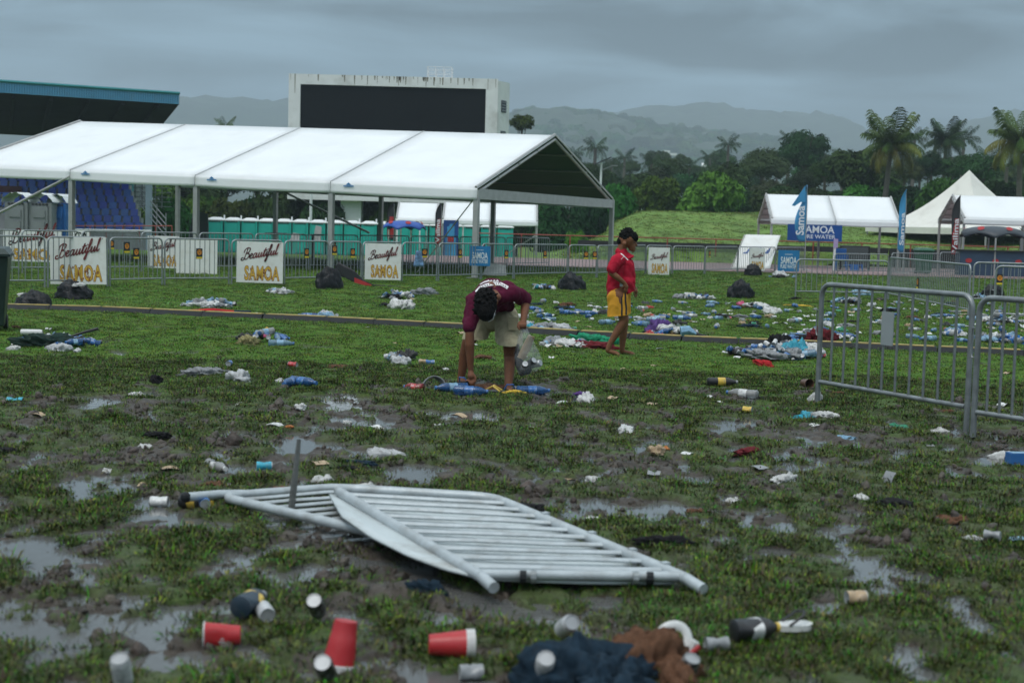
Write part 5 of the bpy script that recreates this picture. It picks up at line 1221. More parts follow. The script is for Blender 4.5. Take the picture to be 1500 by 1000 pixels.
for px, py, Y, lb in ((973, 222, 320, 'thin far mast with a lamp head, left of the pale house'), (983, 226, 330, 'thin far mast beside the pale house')):
    p = at(px, py, Y); t = thing('mast', lb, 'mast', (p[0], Y, 0)); w = MB(); w.tube([(0, 0, 0), (0, 0, p[2])], .16, 6); w.build('pole', grey_pl, t); w = MB(); w.box((.5, 0, p[2]), (1.6, .4, .5)); w.build('head', white_pl, t)

# ------------------------------------------------------------------ people
from mathutils.bvhtree import BVHTree
def skin_union(parts, voxel, smooth=4, mats=None, name='body', wrinkle=0.0, seed=0, wscale=18.0, cuts=()):
    """parts: (p0, r0, p1, r1) tapered limbs joined into one continuous surface"""
    w = MB()
    for p0, r0_, p1, r1 in parts:
        p0, p1 = V(p0), V(p1); d = p1 - p0
        if d.length < 1e-4: w.ball(p0, r0_, 10); continue
        w.tube([p0.lerp(p1, f) for f in (0, .25, .5, .75, 1)], [r0_ + (r1 - r0_) * f for f in (0, .25, .5, .75, 1)], 14)
        w.ball(p0, r0_ * .999, 10); w.ball(p1, r1 * .999, 10)
    me = w.mesh('tmp', [], fix=True); o = bpy.data.objects.new('tmp', me); COL.objects.link(o)
    m = o.modifiers.new('r', 'REMESH'); m.mode = 'VOXEL'; m.voxel_size = voxel; m.use_smooth_shade = True
    s = o.modifiers.new('s', 'SMOOTH'); s.factor = .5; s.iterations = smooth
    dg = bpy.context.evaluated_depsgraph_get(); dg.update()
    out_ = bpy.data.meshes.new_from_object(o.evaluated_get(dg)); bpy.data.objects.remove(o); out_.name = name
    for pc, pn in cuts:
        bm = bmesh.new(); bm.from_mesh(out_); bmesh.ops.bisect_plane(bm, geom=bm.verts[:] + bm.edges[:] + bm.faces[:], plane_co=V(pc), plane_no=Vector(pn), clear_outer=True); bm.to_mesh(out_); bm.free()
    if wrinkle:
        n = len(out_.vertices); co = np.empty(n * 3); out_.vertices.foreach_get('co', co); co = co.reshape(-1, 3); nn = np.empty(n * 3); out_.vertices.foreach_get('normal', nn); nn = nn.reshape(-1, 3)
        f = fbm(co[:, 0] * wscale + co[:, 1] * 7, co[:, 2] * wscale * .8 + co[:, 1] * wscale, seed, 3) - .5
        f2 = np.abs(fbm(co[:, 0] * wscale * .6 + co[:, 2] * wscale * .5, co[:, 2] * wscale * .3 + co[:, 1] * wscale * .6, seed + 5, 2) - .5) * 2
        co = co + nn * ((f * 1.2 - f2 * .8 + .25) * wrinkle)[:, None]; out_.vertices.foreach_set('co', co.ravel()); out_.update()
    out_.materials.clear()
    for q_ in (mats if isinstance(mats, list) else [mats]): out_.materials.append(q_)
    return out_
skin_b = mat('brown_skin', (0.185, 0.078, 0.040), 0.55, 0.15, 9, 0.1, 60, spec=.2)
skin_d = mat('dark_brown_skin', (0.165, 0.068, 0.036), 0.55, 0.15, 9, 0.1, 60, spec=.2, dirt=(.07, .05, .04), dirt_amt=.3, dscale=8)
hair_m = mat('black_hair', (0.006, 0.0055, 0.0055), 0.7, 0.3, 30, 0.5, 120, spec=.1)
shirt_red = mat('red_polo_cloth', (0.42, 0.008, 0.030), 0.8, 0.12, 7, 0.25, 220, spec=.2)
shirt_mar = mat('maroon_cloth', (0.090, 0.008, 0.030), 0.85, 0.15, 7, 0.25, 220, spec=.15)
shorts_y = mat('yellow_shorts_cloth', (0.62, 0.29, 0.025), 0.7, 0.1, 6, 0.2, 200, spec=.25)
shorts_k = mat('khaki_shorts_cloth', (0.40, 0.36, 0.24), 0.85, 0.12, 6, 0.25, 200, spec=.15, dirt=(.16, .12, .08), dirt_amt=.6, dscale=7)
white_c = mat('white_cloth', (0.75, 0.74, 0.74), 0.8, 0.08, 8)
black_c = mat('black_cloth', (0.012, 0.012, 0.014), 0.8, 0.2, 8)
eye_d = mat('eye_dark', (0.008, 0.006, 0.005), 0.2); eye_w = mat('eye_white', (0.6, 0.58, 0.55), 0.3)
def decal(meshes, polyline, widthpx, m, name, parent, off=.005, n=10, org=None):
    """a strip of print lying on cloth: sampled on the cloth surface along a line"""
    bvs = [BVHTree.FromPolygons([v.co for v in me.vertices], [p.vertices[:] for p in me.polygons]) for me in meshes]
    L = []
    pl = [np.array(p, float) for p in polyline]
    for k in range(len(pl) - 1):
        for f in np.linspace(0, 1, n, endpoint=(k == len(pl) - 2)): L.append(pl[k] * (1 - f) + pl[k + 1] * f)
    w = MB(); rows = []
    for i, p in enumerate(L):
        t_ = L[min(i + 1, len(L) - 1)] - L[max(i - 1, 0)]; nn = np.array([-t_[1], t_[0]]); nn /= max(np.linalg.norm(nn), 1e-6); r = []
        for s in (-.5, -.17, .17, .5):
            q_ = p + nn * s * widthpx; d = V(ray(*q_)).normalized(); best = None
            for b in bvs:
                h = b.ray_cast(V(CAMP), d)
                if h[0] is not None and (best is None or h[3] < best[3]): best = h
            r.append(best[0] - d * off if best else None)
        rows.append(r)
    for a_, b_ in zip(rows[:-1], rows[1:]):
        for j in range(3):
            q_ = [a_[j], a_[j + 1], b_[j + 1], b_[j]]
            if all(x is not None for x in q_) and max((x - q_[0]).length for x in q_) < .09: w.add(q_, [(0, 1, 2, 3)])
    if w.f:
        o = w.build(name, m, parent)
        if org is not None: o.matrix_parent_inverse = Matrix.Translation(-org)
        return o
def person(label, org, items):
    t = thing('person', label, 'person', org)
    for nm, me in items:
        o = link(nm, me, t); o.matrix_parent_inverse = Matrix.Translation(-V(org)); o.location = (0, 0, 0)
    return t
def fingers(palm0, palm1, tips, r0_=.0085, r1=.0065, knuck=.45, lift=(0, 0, 0)):
    P = []
    for base, tip in tips:
        b, e = V(base), V(tip); mid = b.lerp(e, knuck) + Vector(lift); P += [(V(palm1), .014, b, r0_ + .001), (b, r0_, mid, r0_ * .95), (mid, r0_ * .95, e, r1)]
    return P

# boy in the red polo, standing side-on and looking down
YB = 17.5
def B_(px, py, dy=0.0): return at(px, py, YB + dy)
body = [(B_(919, 350, 0), .092, B_(916, 352, 0), .088), (B_(921, 353, 0), .078, B_(925.5, 361, 0), .048), (B_(925, 363, 0), .040, B_(927.5, 366, 0), .027),
        (B_(930, 355, 0), .016, B_(932.8, 359.5, 0), .012), (B_(930.0, 363.5, 0), .012, B_(929.6, 365, 0), .012), (B_(912, 360, 0), .056, B_(909, 374, 0), .062), (B_(914.5, 357, -.088), .026, B_(914, 361, -.086), .016),
        (B_(906, 382, -.13), .06, B_(910, 381, .13), .06), (B_(909, 386), .10, B_(909, 412), .10), (B_(909, 412), .10, B_(908, 432), .11),
        # near arm, hand resting on the waist band
        (B_(903, 381, -.16), .050, B_(896, 400, -.20), .040), (B_(896, 400, -.20), .040, B_(904, 406, -.20), .037), (B_(904, 406, -.2), .037, B_(914.5, 414.5, -.18), .025),
        (B_(914.5, 414.5, -.18), .025, B_(917, 420, -.17), .030),
        # far arm
        (B_(912, 381, .15), .048, B_(919, 404, .2), .038), (B_(919, 404, .2), .037, B_(929, 420, .14), .025), (B_(929, 420, .14), .025, B_(931.5, 427, .10), .028),
        # near leg, bent
        (B_(906, 433, -.085), .092, B_(910, 452, -.09), .078), (B_(910, 452, -.09), .077, B_(914.5, 468, -.09), .057), (B_(914.5, 468, -.09), .056, B_(906, 483, -.085), .053), (B_(906, 483, -.085), .053, B_(893, 504, -.09), .032),
        (B_(893, 504, -.09), .033, B_(890.5, 512, -.09), .032), (B_(890.5, 514, -.09), .026, B_(902, 517, -.10), .028), (B_(902, 517.5, -.10), .030, B_(905.5, 519, -.11), .024),
        # far leg
        (B_(910, 433, .085), .092, B_(914, 470, .09), .060), (B_(914, 470, .09), .058, B_(913, 486, .09), .052), (B_(913, 486, .09), .052, B_(911.5, 508, .10), .034), (B_(911.5, 508, .10), .034, B_(911.5, 514, .10), .031),
        (B_(911.5, 515, .10), .026, B_(923, 517, .09), .026), (B_(923, 517, .09), .028, B_(927, 518, .08), .022)]
for k, (tx, ty) in enumerate(((913.0, 427), (914.8, 429), (916.8, 429), (918.5, 427.5))): body += fingers(None, B_(917, 419.5, -.17), [(B_(915.2 + k * 1.25, 422.5, -.185 + .004 * k), B_(tx, ty, -.165))], lift=(0, -.008, 0))
body += [(B_(914.8, 417, -.19), .010, B_(912.0, 420.5, -.19), .009), (B_(912.0, 420.5, -.19), .009, B_(910.6, 423, -.18), .0075)]
for k in range(4): body += fingers(None, B_(931.5, 426, .10), [(B_(930.2 + k * .9, 430, .085 + .012 * k), B_(929.5 + k * 1.1, 435.5 - abs(k - 1.5) * .6, .08 + .012 * k))])
body += [(B_(930, 425, .08), .010, B_(928, 430, .06), .008)]
for k in range(5):
    body += [(B_(903.5 + k * .3, 518.6, -.15 + .022 * k), .011, B_(907.5 - k * .35, 520.2 - k * .1, -.16 + .022 * k), .009)]
    body += [(B_(925, 518.0, .05 + .02 * k), .010, B_(929.5 - k * .4, 519.0, .05 + .02 * k), .0085)]
boy_me = skin_union(body, .0055, 3, skin_b)
polo_me = skin_union([(B_(905, 381, -.125), .078, B_(911, 380, .125), .078), (B_(905, 390, 0), .128, B_(902, 414, 0), .108), (B_(915, 390, 0), .118, B_(918.5, 412, 0), .105), (B_(902, 412, 0), .108, B_(900.5, 422, 0), .105),
        (B_(918, 412, -.02), .105, B_(921, 428, -.02), .075), (B_(920, 428, -.05), .07, B_(921, 446, -.05), .065), (B_(920, 428, .04), .075, B_(921, 446, .04), .065), (B_(902, 420, 0), .108, B_(902, 440, 0), .108),
        (B_(903, 381, -.155), .074, B_(896.5, 394, -.195), .066), (B_(912, 381, .15), .070, B_(917, 394, .19), .062), (B_(910, 371, 0), .076, B_(914, 379, 0), .072)], .009, 3, shirt_red, 'polo_shirt', wrinkle=.030, seed=3, wscale=11, cuts=[(B_(908, 434, 0), (.42, 0, -1))])
collar_me = skin_union([(B_(908.5, 369, -.065), .016, B_(918.5, 379, -.075), .016), (B_(918.5, 379, -.075), .015, B_(926.5, 376, -.03), .017), (B_(911, 368.5, .06), .015, B_(921, 374.5, .07), .015), (B_(921, 374.5, .07), .015, B_(927, 375, .0), .016), (B_(908, 368.5, -.05), .015, B_(910, 368, .05), .015), (B_(913, 373, 0), .06, B_(921, 376, 0), .045)], .006, 2, shirt_red, 'collar')
shorts_me = skin_union([(B_(904, 430, 0), .115, B_(911, 430, 0), .115), (B_(903, 436, -.07), .110, B_(900.5, 474, -.085), .098), (B_(909, 436, -.07), .10, B_(909, 474, -.09), .100), (B_(910, 436, .07), .11, B_(914, 474, .08), .085)], .009, 2, shorts_y, 'shorts', wrinkle=.020, seed=9, wscale=9, cuts=[(B_(905, 461.5, 0), (.12, 0, -1))])
hr = [(B_(917.5, 347, 0), .094, B_(919.5, 346.5, 0), .092), (B_(911, 353, 0), .062, B_(911.5, 358, 0), .045), (B_(927, 347, 0), .066, B_(930, 349, 0), .046)]
q = random.Random(6)
for k in range(70):
    a, e = q.uniform(0, 6.28), q.uniform(.15, 1.5); d = Vector((math.cos(a) * math.cos(e), math.sin(a) * math.cos(e), math.sin(e))); c = V(B_(918, 346, 0)); hr.append((c + d * .085, .016, c + d * q.uniform(.096, .114) + Vector((q.uniform(-.01, .015), 0, 0)), .006))
boyhair_me = skin_union(hr, .006, 1, hair_m, 'hair', wrinkle=.010, seed=2, wscale=45)
org = gp(908, 519); org = np.array([org[0], YB, 0.0])
boy = person('standing boy in red polo shirt and yellow shorts with black side stripes, barefoot, looking down', org, [('body', boy_me), ('polo_shirt', polo_me), ('collar', collar_me), ('shorts', shorts_me), ('hair', boyhair_me)])
OB = V(org)
for x0, x1 in ((910.5, 911.0), (916.3, 917.5)): decal([shorts_me], [(x0 - .4, 428), (x0, 440), (x1, 452), (x1 - .3, 462)], 2.4, black_c, 'side_stripe', boy, org=OB)
decal([collar_me, polo_me], [(909, 370.8), (914, 375), (920, 380.8)], 1.3, white_c, 'collar_stripe', boy, org=OB)
decal([polo_me], [(909.5, 380), (912.5, 377), (914, 373)], .5, white_c, 'shoulder_seam', boy, org=OB)
for px in (929.5,):
    w = MB(); w.ball(V(B_(px, 355.5, -.052)), .008, 8, (1.1, .8, .6)); o = w.build('eye', eye_d, boy, smooth=180); o.matrix_parent_inverse = Matrix.Translation(-OB)
    w = MB(); w.tube([V(B_(927, 352.5, -.062)), V(B_(929.5, 352.0, -.058)), V(B_(932.5, 353.5, -.04))], .003, 6); o = w.build('eyebrow', hair_m, boy); o.matrix_parent_inverse = Matrix.Translation(-OB)
# keys and phone on the waist band
w = MB(); w.box(V(B_(910, 416.5, -.175)), (.035, .02, .05)); o = w.build('grey_clip', grey_pl, boy); o.matrix_parent_inverse = Matrix.Translation(-OB)

# man bending down to pick litter from the mud
def M_(px, py, Y): return at(px, py, Y)
body = [(M_(724, 455, 13.95), .14, M_(722, 436, 13.8), .13), (M_(722, 436, 13.8), .13, M_(718, 431, 13.55), .13), (M_(699, 441, 13.43), .062, M_(751, 429, 13.52), .062), (M_(716, 434, 13.45), .06, M_(713, 440, 13.32), .058), (M_(724, 431, 13.42), .045, M_(729.5, 435.5, 13.33), .032),
        (M_(711, 444, 13.25), .094, M_(712, 454, 13.22), .082), (M_(713, 456, 13.19), .06, M_(714, 462, 13.2), .05), (M_(727, 441, 13.24), .020, M_(727.5, 444, 13.24), .014),
        # reaching arm
        (M_(696, 443, 13.41), .056, M_(688, 488, 13.30), .043), (M_(688, 488, 13.30), .043, M_(688, 505, 13.29), .045), (M_(688, 505, 13.29), .045, M_(689.5, 543, 13.31), .027), (M_(689.5, 543, 13.31), .027, M_(690, 551, 13.29), .034), (M_(688, 550, 13.29), .024, M_(693, 551, 13.29), .022),
        # carrying arm
        (M_(752, 428, 13.54), .056, M_(770, 440, 13.66), .044), (M_(770, 440, 13.66), .044, M_(769, 452, 13.58), .044), (M_(769, 452, 13.58), .044, M_(767, 468, 13.46), .029), (M_(767, 468, 13.46), .03, M_(766, 475, 13.43), .036),
        # legs
        (M_(709, 462, 13.98), .105, M_(686, 500, 13.92), .063), (M_(686, 500, 13.92), .062, M_(681, 520, 13.97), .058), (M_(681, 520, 13.97), .058, M_(676, 549, 14.0), .038), (M_(676, 549, 14.0), .038, M_(675, 557, 14.0), .038), (M_(675.5, 558, 13.98), .034, M_(686, 561, 13.78), .032),
        (M_(739, 462, 13.86), .098, M_(746, 500, 13.62), .064), (M_(746, 500, 13.62), .064, M_(747.5, 522, 13.66), .062), (M_(747.5, 522, 13.66), .062, M_(745, 560, 13.5), .040), (M_(745, 560, 13.5), .040, M_(744.5, 567, 13.48), .040), (M_(744.5, 569, 13.46), .034, M_(747.5, 573, 13.28), .034)]
for k, (bx, tx, ty) in enumerate(((686.3, 683.0, 563.5), (688.8, 686.8, 567), (691.2, 690.8, 567.5), (693.6, 694.6, 564.5))): body += fingers(None, M_(690, 550, 13.29), [(M_(bx, 556, 13.28), M_(tx, ty, 13.27))], .0095, .0075, lift=(0, -.012, 0))
body += [(M_(693, 548, 13.28), .014, M_(696.6, 553, 13.27), .011), (M_(696.6, 553, 13.27), .0105, M_(696.2, 559, 13.26), .009)]
for k in range(4): body += fingers(None, M_(766, 474, 13.42), [(M_(760.5 + k * 3.2, 475.5, 13.38), M_(761.5 + k * 2.8, 481.5, 13.42))], .0095, .008, lift=(0, -.02, 0))
body += [(M_(761, 472, 13.42), .013, M_(758.5, 478, 13.38), .011), (M_(758.5, 478, 13.38), .011, M_(761, 482.5, 13.37), .009)]
man_me = skin_union(body, .0058, 3, skin_d)
tee_me = skin_union([(M_(726, 444, 13.93), .145, M_(723, 433.5, 13.78), .158), (M_(723, 433.5, 13.78), .158, M_(718, 432, 13.58), .152), (M_(706, 436, 13.5), .11, M_(742, 428, 13.56), .105), (M_(699, 442, 13.42), .078, M_(751, 430, 13.52), .078), (M_(735, 440, 13.66), .11, M_(742, 446, 13.72), .07), (M_(712, 445, 13.62), .13, M_(708, 455, 13.7), .09),
        (M_(696, 443, 13.41), .079, M_(688, 478, 13.31), .066), (M_(692, 440, 13.45), .07, M_(684, 470, 13.36), .052), (M_(752, 429, 13.54), .076, M_(767.5, 437, 13.64), .066)], .009, 3, shirt_mar, 't_shirt', wrinkle=.034, seed=13, wscale=10)
sho_me = skin_union([(M_(724, 456, 13.93), .158, M_(724, 462, 13.92), .158), (M_(708, 464, 13.95), .125, M_(689, 508, 13.93), .105), (M_(706, 464, 13.95), .11, M_(699, 508, 13.91), .085), (M_(741, 464, 13.84), .122, M_(749, 514, 13.60), .122), (M_(739, 464, 13.86), .11, M_(741, 514, 13.68), .095)], .009, 2, shorts_k, 'shorts', wrinkle=.028, seed=17, wscale=8, cuts=[(M_(720, 499, 13.8), (0.02, .10, -1))])
hr = [(M_(711, 437, 13.24), .106, M_(711.5, 450, 13.2), .106), (M_(712, 452, 13.2), .10, M_(712, 457, 13.17), .085)]
for k in range(110):
    d = Vector((q.gauss(0, 1), -abs(q.gauss(0, 1)) * .9 - .1, q.gauss(0, 1))).normalized(); c = V(M_(711, 443 + q.uniform(-5, 8), 13.22)); hr.append((c + d * .09, .017, c + d * q.uniform(.112, .128), .007))
hm_me = skin_union(hr, .0065, 1, hair_m, 'hair', wrinkle=.010, seed=22, wscale=45)
org2 = np.array([gp(720, 568)[0], 13.6, 0.0])
man = person('man in maroon t-shirt and khaki shorts bending over to pick up litter, holding a bag', org2, [('body', man_me), ('t_shirt', tee_me), ('shorts', sho_me), ('hair', hm_me)])
OM = V(org2)
decal([tee_me], [(697.5, 428), (703, 421.5), (712, 417.5), (724, 415.2), (733, 415.5), (740, 419), (744, 421.5)], 4.6, white_c, 'shirt_print_band', man, org=OM)
decal([tee_me], [(703, 416.5), (709, 413), (716, 411)], 1.6, white_c, 'shirt_print', man, org=OM)
for k, f in enumerate(np.linspace(0.06, .94, 13)):      # the unreadable small letters inside the band
    xs_ = [697.5, 703, 712, 724, 733, 740, 744]; ys_ = [428, 421.5, 417.5, 415.2, 415.5, 419, 421.5]; x = 698 + f * 45; y = np.interp(x, xs_, ys_)
    decal([tee_me], [(x - .5, y - 1.1), (x + .5, y + 1.1)], 1.0, shirt_mar, 'shirt_letter', man, off=.010, n=3, org=OM)
for k, x in enumerate((714, 718, 722.5, 727)):
    decal([tee_me], [(x, 412.2), (x + 1.5, 410.2), (x + 3, 412.0)], 1.2, white_c, 'shirt_letter', man, n=3, org=OM)
w = MB(); w.box(V(M_(752, 474, 13.60)), (.09, .03, .12)); o = w.build('cargo_pocket', shorts_k, man); o.matrix_parent_inverse = Matrix.Translation(-OM)
w = MB(); w.tube([V(M_(724, 462, 13.15)), V(M_(722, 468, 13.16)), V(M_(716, 471, 13.17)), V(M_(711, 467, 13.16))], .004, 6); w.tube([V(M_(727, 443, 13.2)), V(M_(726, 452, 13.17)), V(M_(724, 462, 13.15))], .004, 6); o = w.build('mask_strap', white_c, man); o.matrix_parent_inverse = Matrix.Translation(-OM)
# sandals of the man: dark with blue straps, half sunk in mud
for px, py, Y, rz in ((681, 561, 13.86, -.6), (746, 574.5, 13.36, .15)):
    g = M_(px, py, Y); t = thing('sandal', 'muddy dark sandal with blue strap under the ' + ('rear' if px < 700 else 'front') + ' foot of the bending man', 'sandal', (g[0], g[1], 0.0), rz)
    w = MB(); w.prism([(.05 * math.sin(a) * (1 + .15 * math.cos(a)), .14 * math.cos(a)) for a in np.linspace(0, 6.283, 18, endpoint=False)], .0, .022); w.build('sole', black_c, t)
    w = MB(); w.tube([(-.05, -.02, .02), (-.03, -.05, .07), (.03, -.05, .07), (.05, -.02, .02)], .007, 6); w.build('strap', blue_pl, t)
# see-through bag in his hand
clear = mat('clear_bag_film', (0.60, 0.63, 0.64), 0.22, 0.15, 14, 0.4, 30, alpha=0.19, spec=.4)
bag_me = skin_union([(M_(767, 484, 13.42), .035, M_(768, 497, 13.42), .075), (M_(768, 497, 13.42), .075, M_(772, 520, 13.42), .10), (M_(770, 520, 13.42), .10, M_(768, 536, 13.42), .085), (M_(776, 522, 13.42), .09, M_(784, 531, 13.42), .075), (M_(766, 536, 13.42), .06, M_(764, 544, 13.42), .045)], .012, 2, clear, 'film', wrinkle=.03, seed=31, wscale=14)
bt = thing('clear_bag', 'clear plastic bag of rubbish hanging from the hand of the bending man', 'plastic bag', M_(770, 484, 13.42)); o = link('film', bag_me, bt); o.matrix_parent_inverse = Matrix.Translation(-V(bt.location)); o.location = (0, 0, 0)
card = mat('wet_cardboard', (0.38, 0.27, 0.16), 0.85, 0.15, 5, .2, 30)
w = MB(); c0_, c1_ = V(M_(779, 492, 13.42)), V(M_(763, 525, 13.42)); w.tube([c0_, c0_.lerp(c1_, .5), c1_], [.045, .055, .05], 12, flat=.4); tag(w.build('cardboard_strip', card, smooth=60), 'long tan cardboard piece inside the clear bag', 'cardboard')
bk_me = skin_union([(M_(762, 534, 13.44), .045, M_(770, 541, 13.42), .045), (M_(759, 505, 13.45), .022, M_(760, 530, 13.44), .035), (M_(768, 541, 13.42), .04, M_(764, 547, 13.42), .025)], .012, 2, black_c, 'dark_rubbish', wrinkle=.03, seed=33)
tag(link('dark_wrapper', bk_me), 'crumpled dark wrapping in the bottom of the clear bag', 'wrapping')

can_in = mat('can_in_bag', (.45, .46, .47), .35, .2, 9, metal=.5); can_dk = mat('dark_can_in_bag', (.03, .032, .036), .35, .2, 9)
for px, py, Y, mm, lb, tilt in ((777, 531, 13.38, can_dk, 'dark can with bright lid inside the clear bag', .5), (785, 533, 13.4, can_in, 'pale can at the right of the clear bag', 1.1), (769, 536, 13.38, can_dk, 'dark can at the left inside the clear bag', -.6)):
    w = MB(); w.lathe([(.028, -.055), (.033, -.048), (.033, .048), (.028, .055)], 14); w.mi = 1; w.lathe([(.027, .0555), (.027, .058)], 14)
    o = w.build('drink_can', [mm, can_in], smooth=50); o.location = V(at(px, py, Y)); o.rotation_euler = (R_(55), tilt, .4); tag(o, lb, 'can')

# ------------------------------------------------------------------ litter
metal = mat('can_metal', (0.36, 0.37, 0.38), 0.5, 0.15, 8, metal=.5)
LC = {'white': (0.62, 0.62, 0.61), 'black': (0.015, 0.015, 0.017), 'blue': (0.03, 0.13, 0.36), 'red': (0.42, 0.02, 0.025), 'silver': (0.5, 0.51, 0.52), 'green': (0.02, 0.25, 0.13), 'teal': (0.03, 0.34, 0.46), 'pink': (0.6, 0.10, 0.22), 'yellow': (0.62, 0.42, 0.06),
      'brown': (0.12, 0.06, 0.035), 'tan': (0.42, 0.30, 0.18), 'grey': (0.25, 0.26, 0.27), 'maroon': (0.13, 0.016, 0.022), 'purple': (0.115, 0.06, 0.22), 'navy': (0.014, 0.030, 0.048), 'khaki': (0.30, 0.27, 0.13), 'darkgreen': (0.018, 0.038, 0.032), 'lightblue': (0.22, 0.38, 0.52), 'orange': (0.6, 0.2, 0.04)}
def cm(c, kind='matte'):
    if kind == 'film': return mat('film_' + c, LC[c], 0.3, 0.25, 12, 0.5, 30, spec=.5, dirt=(.2, .18, .15), dirt_amt=.4, dscale=9)
    if kind == 'cloth': return mat('cloth_' + c, LC[c], 0.85, 0.3, 9, 0.3, 60, spec=.15, dirt=(.09, .075, .06), dirt_amt=.12 if c in ('navy', 'brown', 'black', 'maroon') else .4, dscale=6)
    if kind == 'can': return mat('can_' + c, LC[c], 0.32, 0.25, 30, spec=.5, dirt=(.55, .55, .55) if c in ('black', 'blue', 'red', 'navy') else (.1, .1, .12), dirt_amt=.75, dscale=22)
    if kind == 'pet': return mat('pet_' + c, tuple(.35 * v + .25 for v in LC[c]) if c == 'white' else LC[c], 0.2, 0.2, 18, 0.2, 30, trans=.55, spec=.5)
    return mat('hard_' + c, LC[c], 0.4, 0.12, 10, dirt=(.12, .1, .08), dirt_amt=.3, dscale=10)
lr = random.Random(12)
def mk_can(crush, seed):
    q = random.Random(seed); w = MB(); ph = q.uniform(0, 6)
    def wob(p):
        k = 1 - crush * .42 * math.exp(-((p.z - .06) / .03) ** 2) * (1 + math.cos(math.atan2(p.y, p.x) * 2 + ph)) / 2 - crush * .15 * abs(math.sin(p.z * 80))
        return Vector((p.x * k, p.y * k, p.z * (1 - .25 * crush)))
    w.lathe([(.030, .004), (.033, .012), (.033, .03), (.033, .045), (.033, .06), (.033, .075), (.033, .09), (.033, .104), (.028, .115)], 14, False, wob)
    w.mi = 1; w.lathe([(.0, .010), (.022, .006), (.030, .004)], 14, False, wob); w.lathe([(.028, .115), (.0285, .119), (.026, .119), (.025, .115), (.0, .115)], 14, False, wob)
    w.v = [(z - .06, y, x) for x, y, z in w.v]
    return w.mesh('can', [cm('white', 'can'), metal], smooth=50)
CAN = [mk_can(0, 1), mk_can(.6, 2), mk_can(1, 3), mk_can(1.2, 4)]
def mk_bottle(L, r, crush, seed):
    q = random.Random(seed); ph = q.uniform(0, 6); w = MB()
    def wob(p):
        k = 1 - crush * .5 * math.exp(-((p.z / L - .4) / .2) ** 2) * (1 + math.cos(math.atan2(p.y, p.x) * 2 + ph)) / 2; return Vector((p.x * k, p.y * (2 - k if crush else 1) * .95, p.z))
    w.lathe([(r * .7, 0), (r, L * .03), (r * .96, L * .1), (r, L * .15), (r * .97, L * .25), (r, L * .3), (r, L * .6), (r * .97, L * .68), (r * .75, L * .8), (r * .42, L * .9), (r * .36, L * .94)], 14, True, wob)
    w.mi = 1; w.lathe([(r * .42, L * .935), (r * .42, L)], 12)
    w.mi = 2; w.lathe([(r * 1.015, L * .33), (r * 1.02, L * .58)], 14, False, wob)
    w.v = [(z - L / 2, y, x) for x, y, z in w.v]
    return w.mesh('bottle', [cm('white', 'pet'), cm('blue'), cm('blue', 'can')], smooth=50)
BOT = [mk_bottle(.24, .034, 0, 1), mk_bottle(.24, .036, .8, 2), mk_bottle(.32, .046, .3, 3), mk_bottle(.20, .045, 1, 4)]
def mk_blob(seed, flat, amp, n=34, fold=1.0, name='crumple'):
    q = random.Random(seed); w = MB(); a0, a1, a2 = q.uniform(0, 9), q.uniform(0, 9), q.uniform(0, 9)
    def fn(u, v):
        a, e = 2 * math.pi * u, math.pi * v; d = Vector((math.cos(a) * math.sin(e), math.sin(a) * math.sin(e), math.cos(e)))
        n1 = float(fbm(np.array([d.x * 2.2 + a0 + d.z]), np.array([d.y * 2.2 + a1 - d.z * .7]), seed, 3)[0]) - .5; n2 = abs(float(fbm(np.array([d.x * 3.5 + a2 + d.z * 2]), np.array([d.y * 3.5 + d.z * 2.2]), seed + 9, 3)[0]) - .5)
        r = 1 + amp * (1.6 * n1 - 2.4 * fold * n2 + .3)
        return d.x * r, d.y * r * q_asp, max(d.z * r * flat, -.12 * flat)
    q_asp = q.uniform(.65, 1.0)
    w.grid(fn, n, n // 2)
    return w.mesh(name, [cm('white', 'film')], smooth=180, fix=False)
BAG = [mk_blob(s, .62, .8) for s in (1, 2, 3, 4)]; CLO = [mk_blob(s, .34, 0.72, 44, 1.5) for s in (11, 12, 13, 14)]
GARM = [mk_blob(s, .40, .50, 56, 1.25) for s in (31, 32, 33)]; SACK = [mk_blob(s, .70, .26, 48, 1.5) for s in (21, 22, 23, 24)]
def mk_paper(seed):
    q = random.Random(seed); w = MB(); a = q.uniform(.6, 1.4)
    w.grid(lambda u, v: ((u - .5) * .12, (v - .5) * .09, .004 + .02 * a * math.sin(u * 3 + q.random() * .3) * abs(math.sin(v * 4 + 1))), 5, 4); o = w.mesh('paper', [cm('white')], smooth=40); return o
PAP = [mk_paper(k) for k in range(4)]
def mk_cup(crush=0):
    w = MB(); n = 20
    def wob(p): k = 1 - crush * .5 * math.exp(-((p.z - .08) / .03) ** 2) * (1 + math.cos(math.atan2(p.y, p.x) * 2)) / 2; return Vector((p.x * k, p.y, p.z))
    w.lathe([(.0, .004), (.031, .0), (.033, .012), (.0352, .04), (.0362, .042), (.040, .075), (.043, .105), (.045, .117)], n, False, wob)
    w.mi = 1; w.lathe([(.045, .117), (.0475, .119), (.0475, .122), (.044, .121), (.0415, .10), (.0385, .075), (.0355, .045), (.0316, .036), (.0305, .012), (.0, .010)], n, False, wob)
    return w.mesh('cup', [cm('red'), cm('white')], smooth=40)
CUP = mk_cup(); CUPC = mk_cup(1)
def mk_sole():
    w = MB(); P = [(.048 * math.sin(a) * (1 + .25 * math.cos(a)), .13 * math.cos(a)) for a in np.linspace(0, 6.283, 18, endpoint=False)]; w.prism(P, 0, .02); w.mi = 1; w.tube([(-.045, -.02, .02), (-.02, .03, .045), (0, .075, .02), (.02, .03, .045), (.045, -.02, .02)], .007, 6); return w.mesh('flip_flop', [cm('white'), cm('black')])
SOLE = mk_sole()
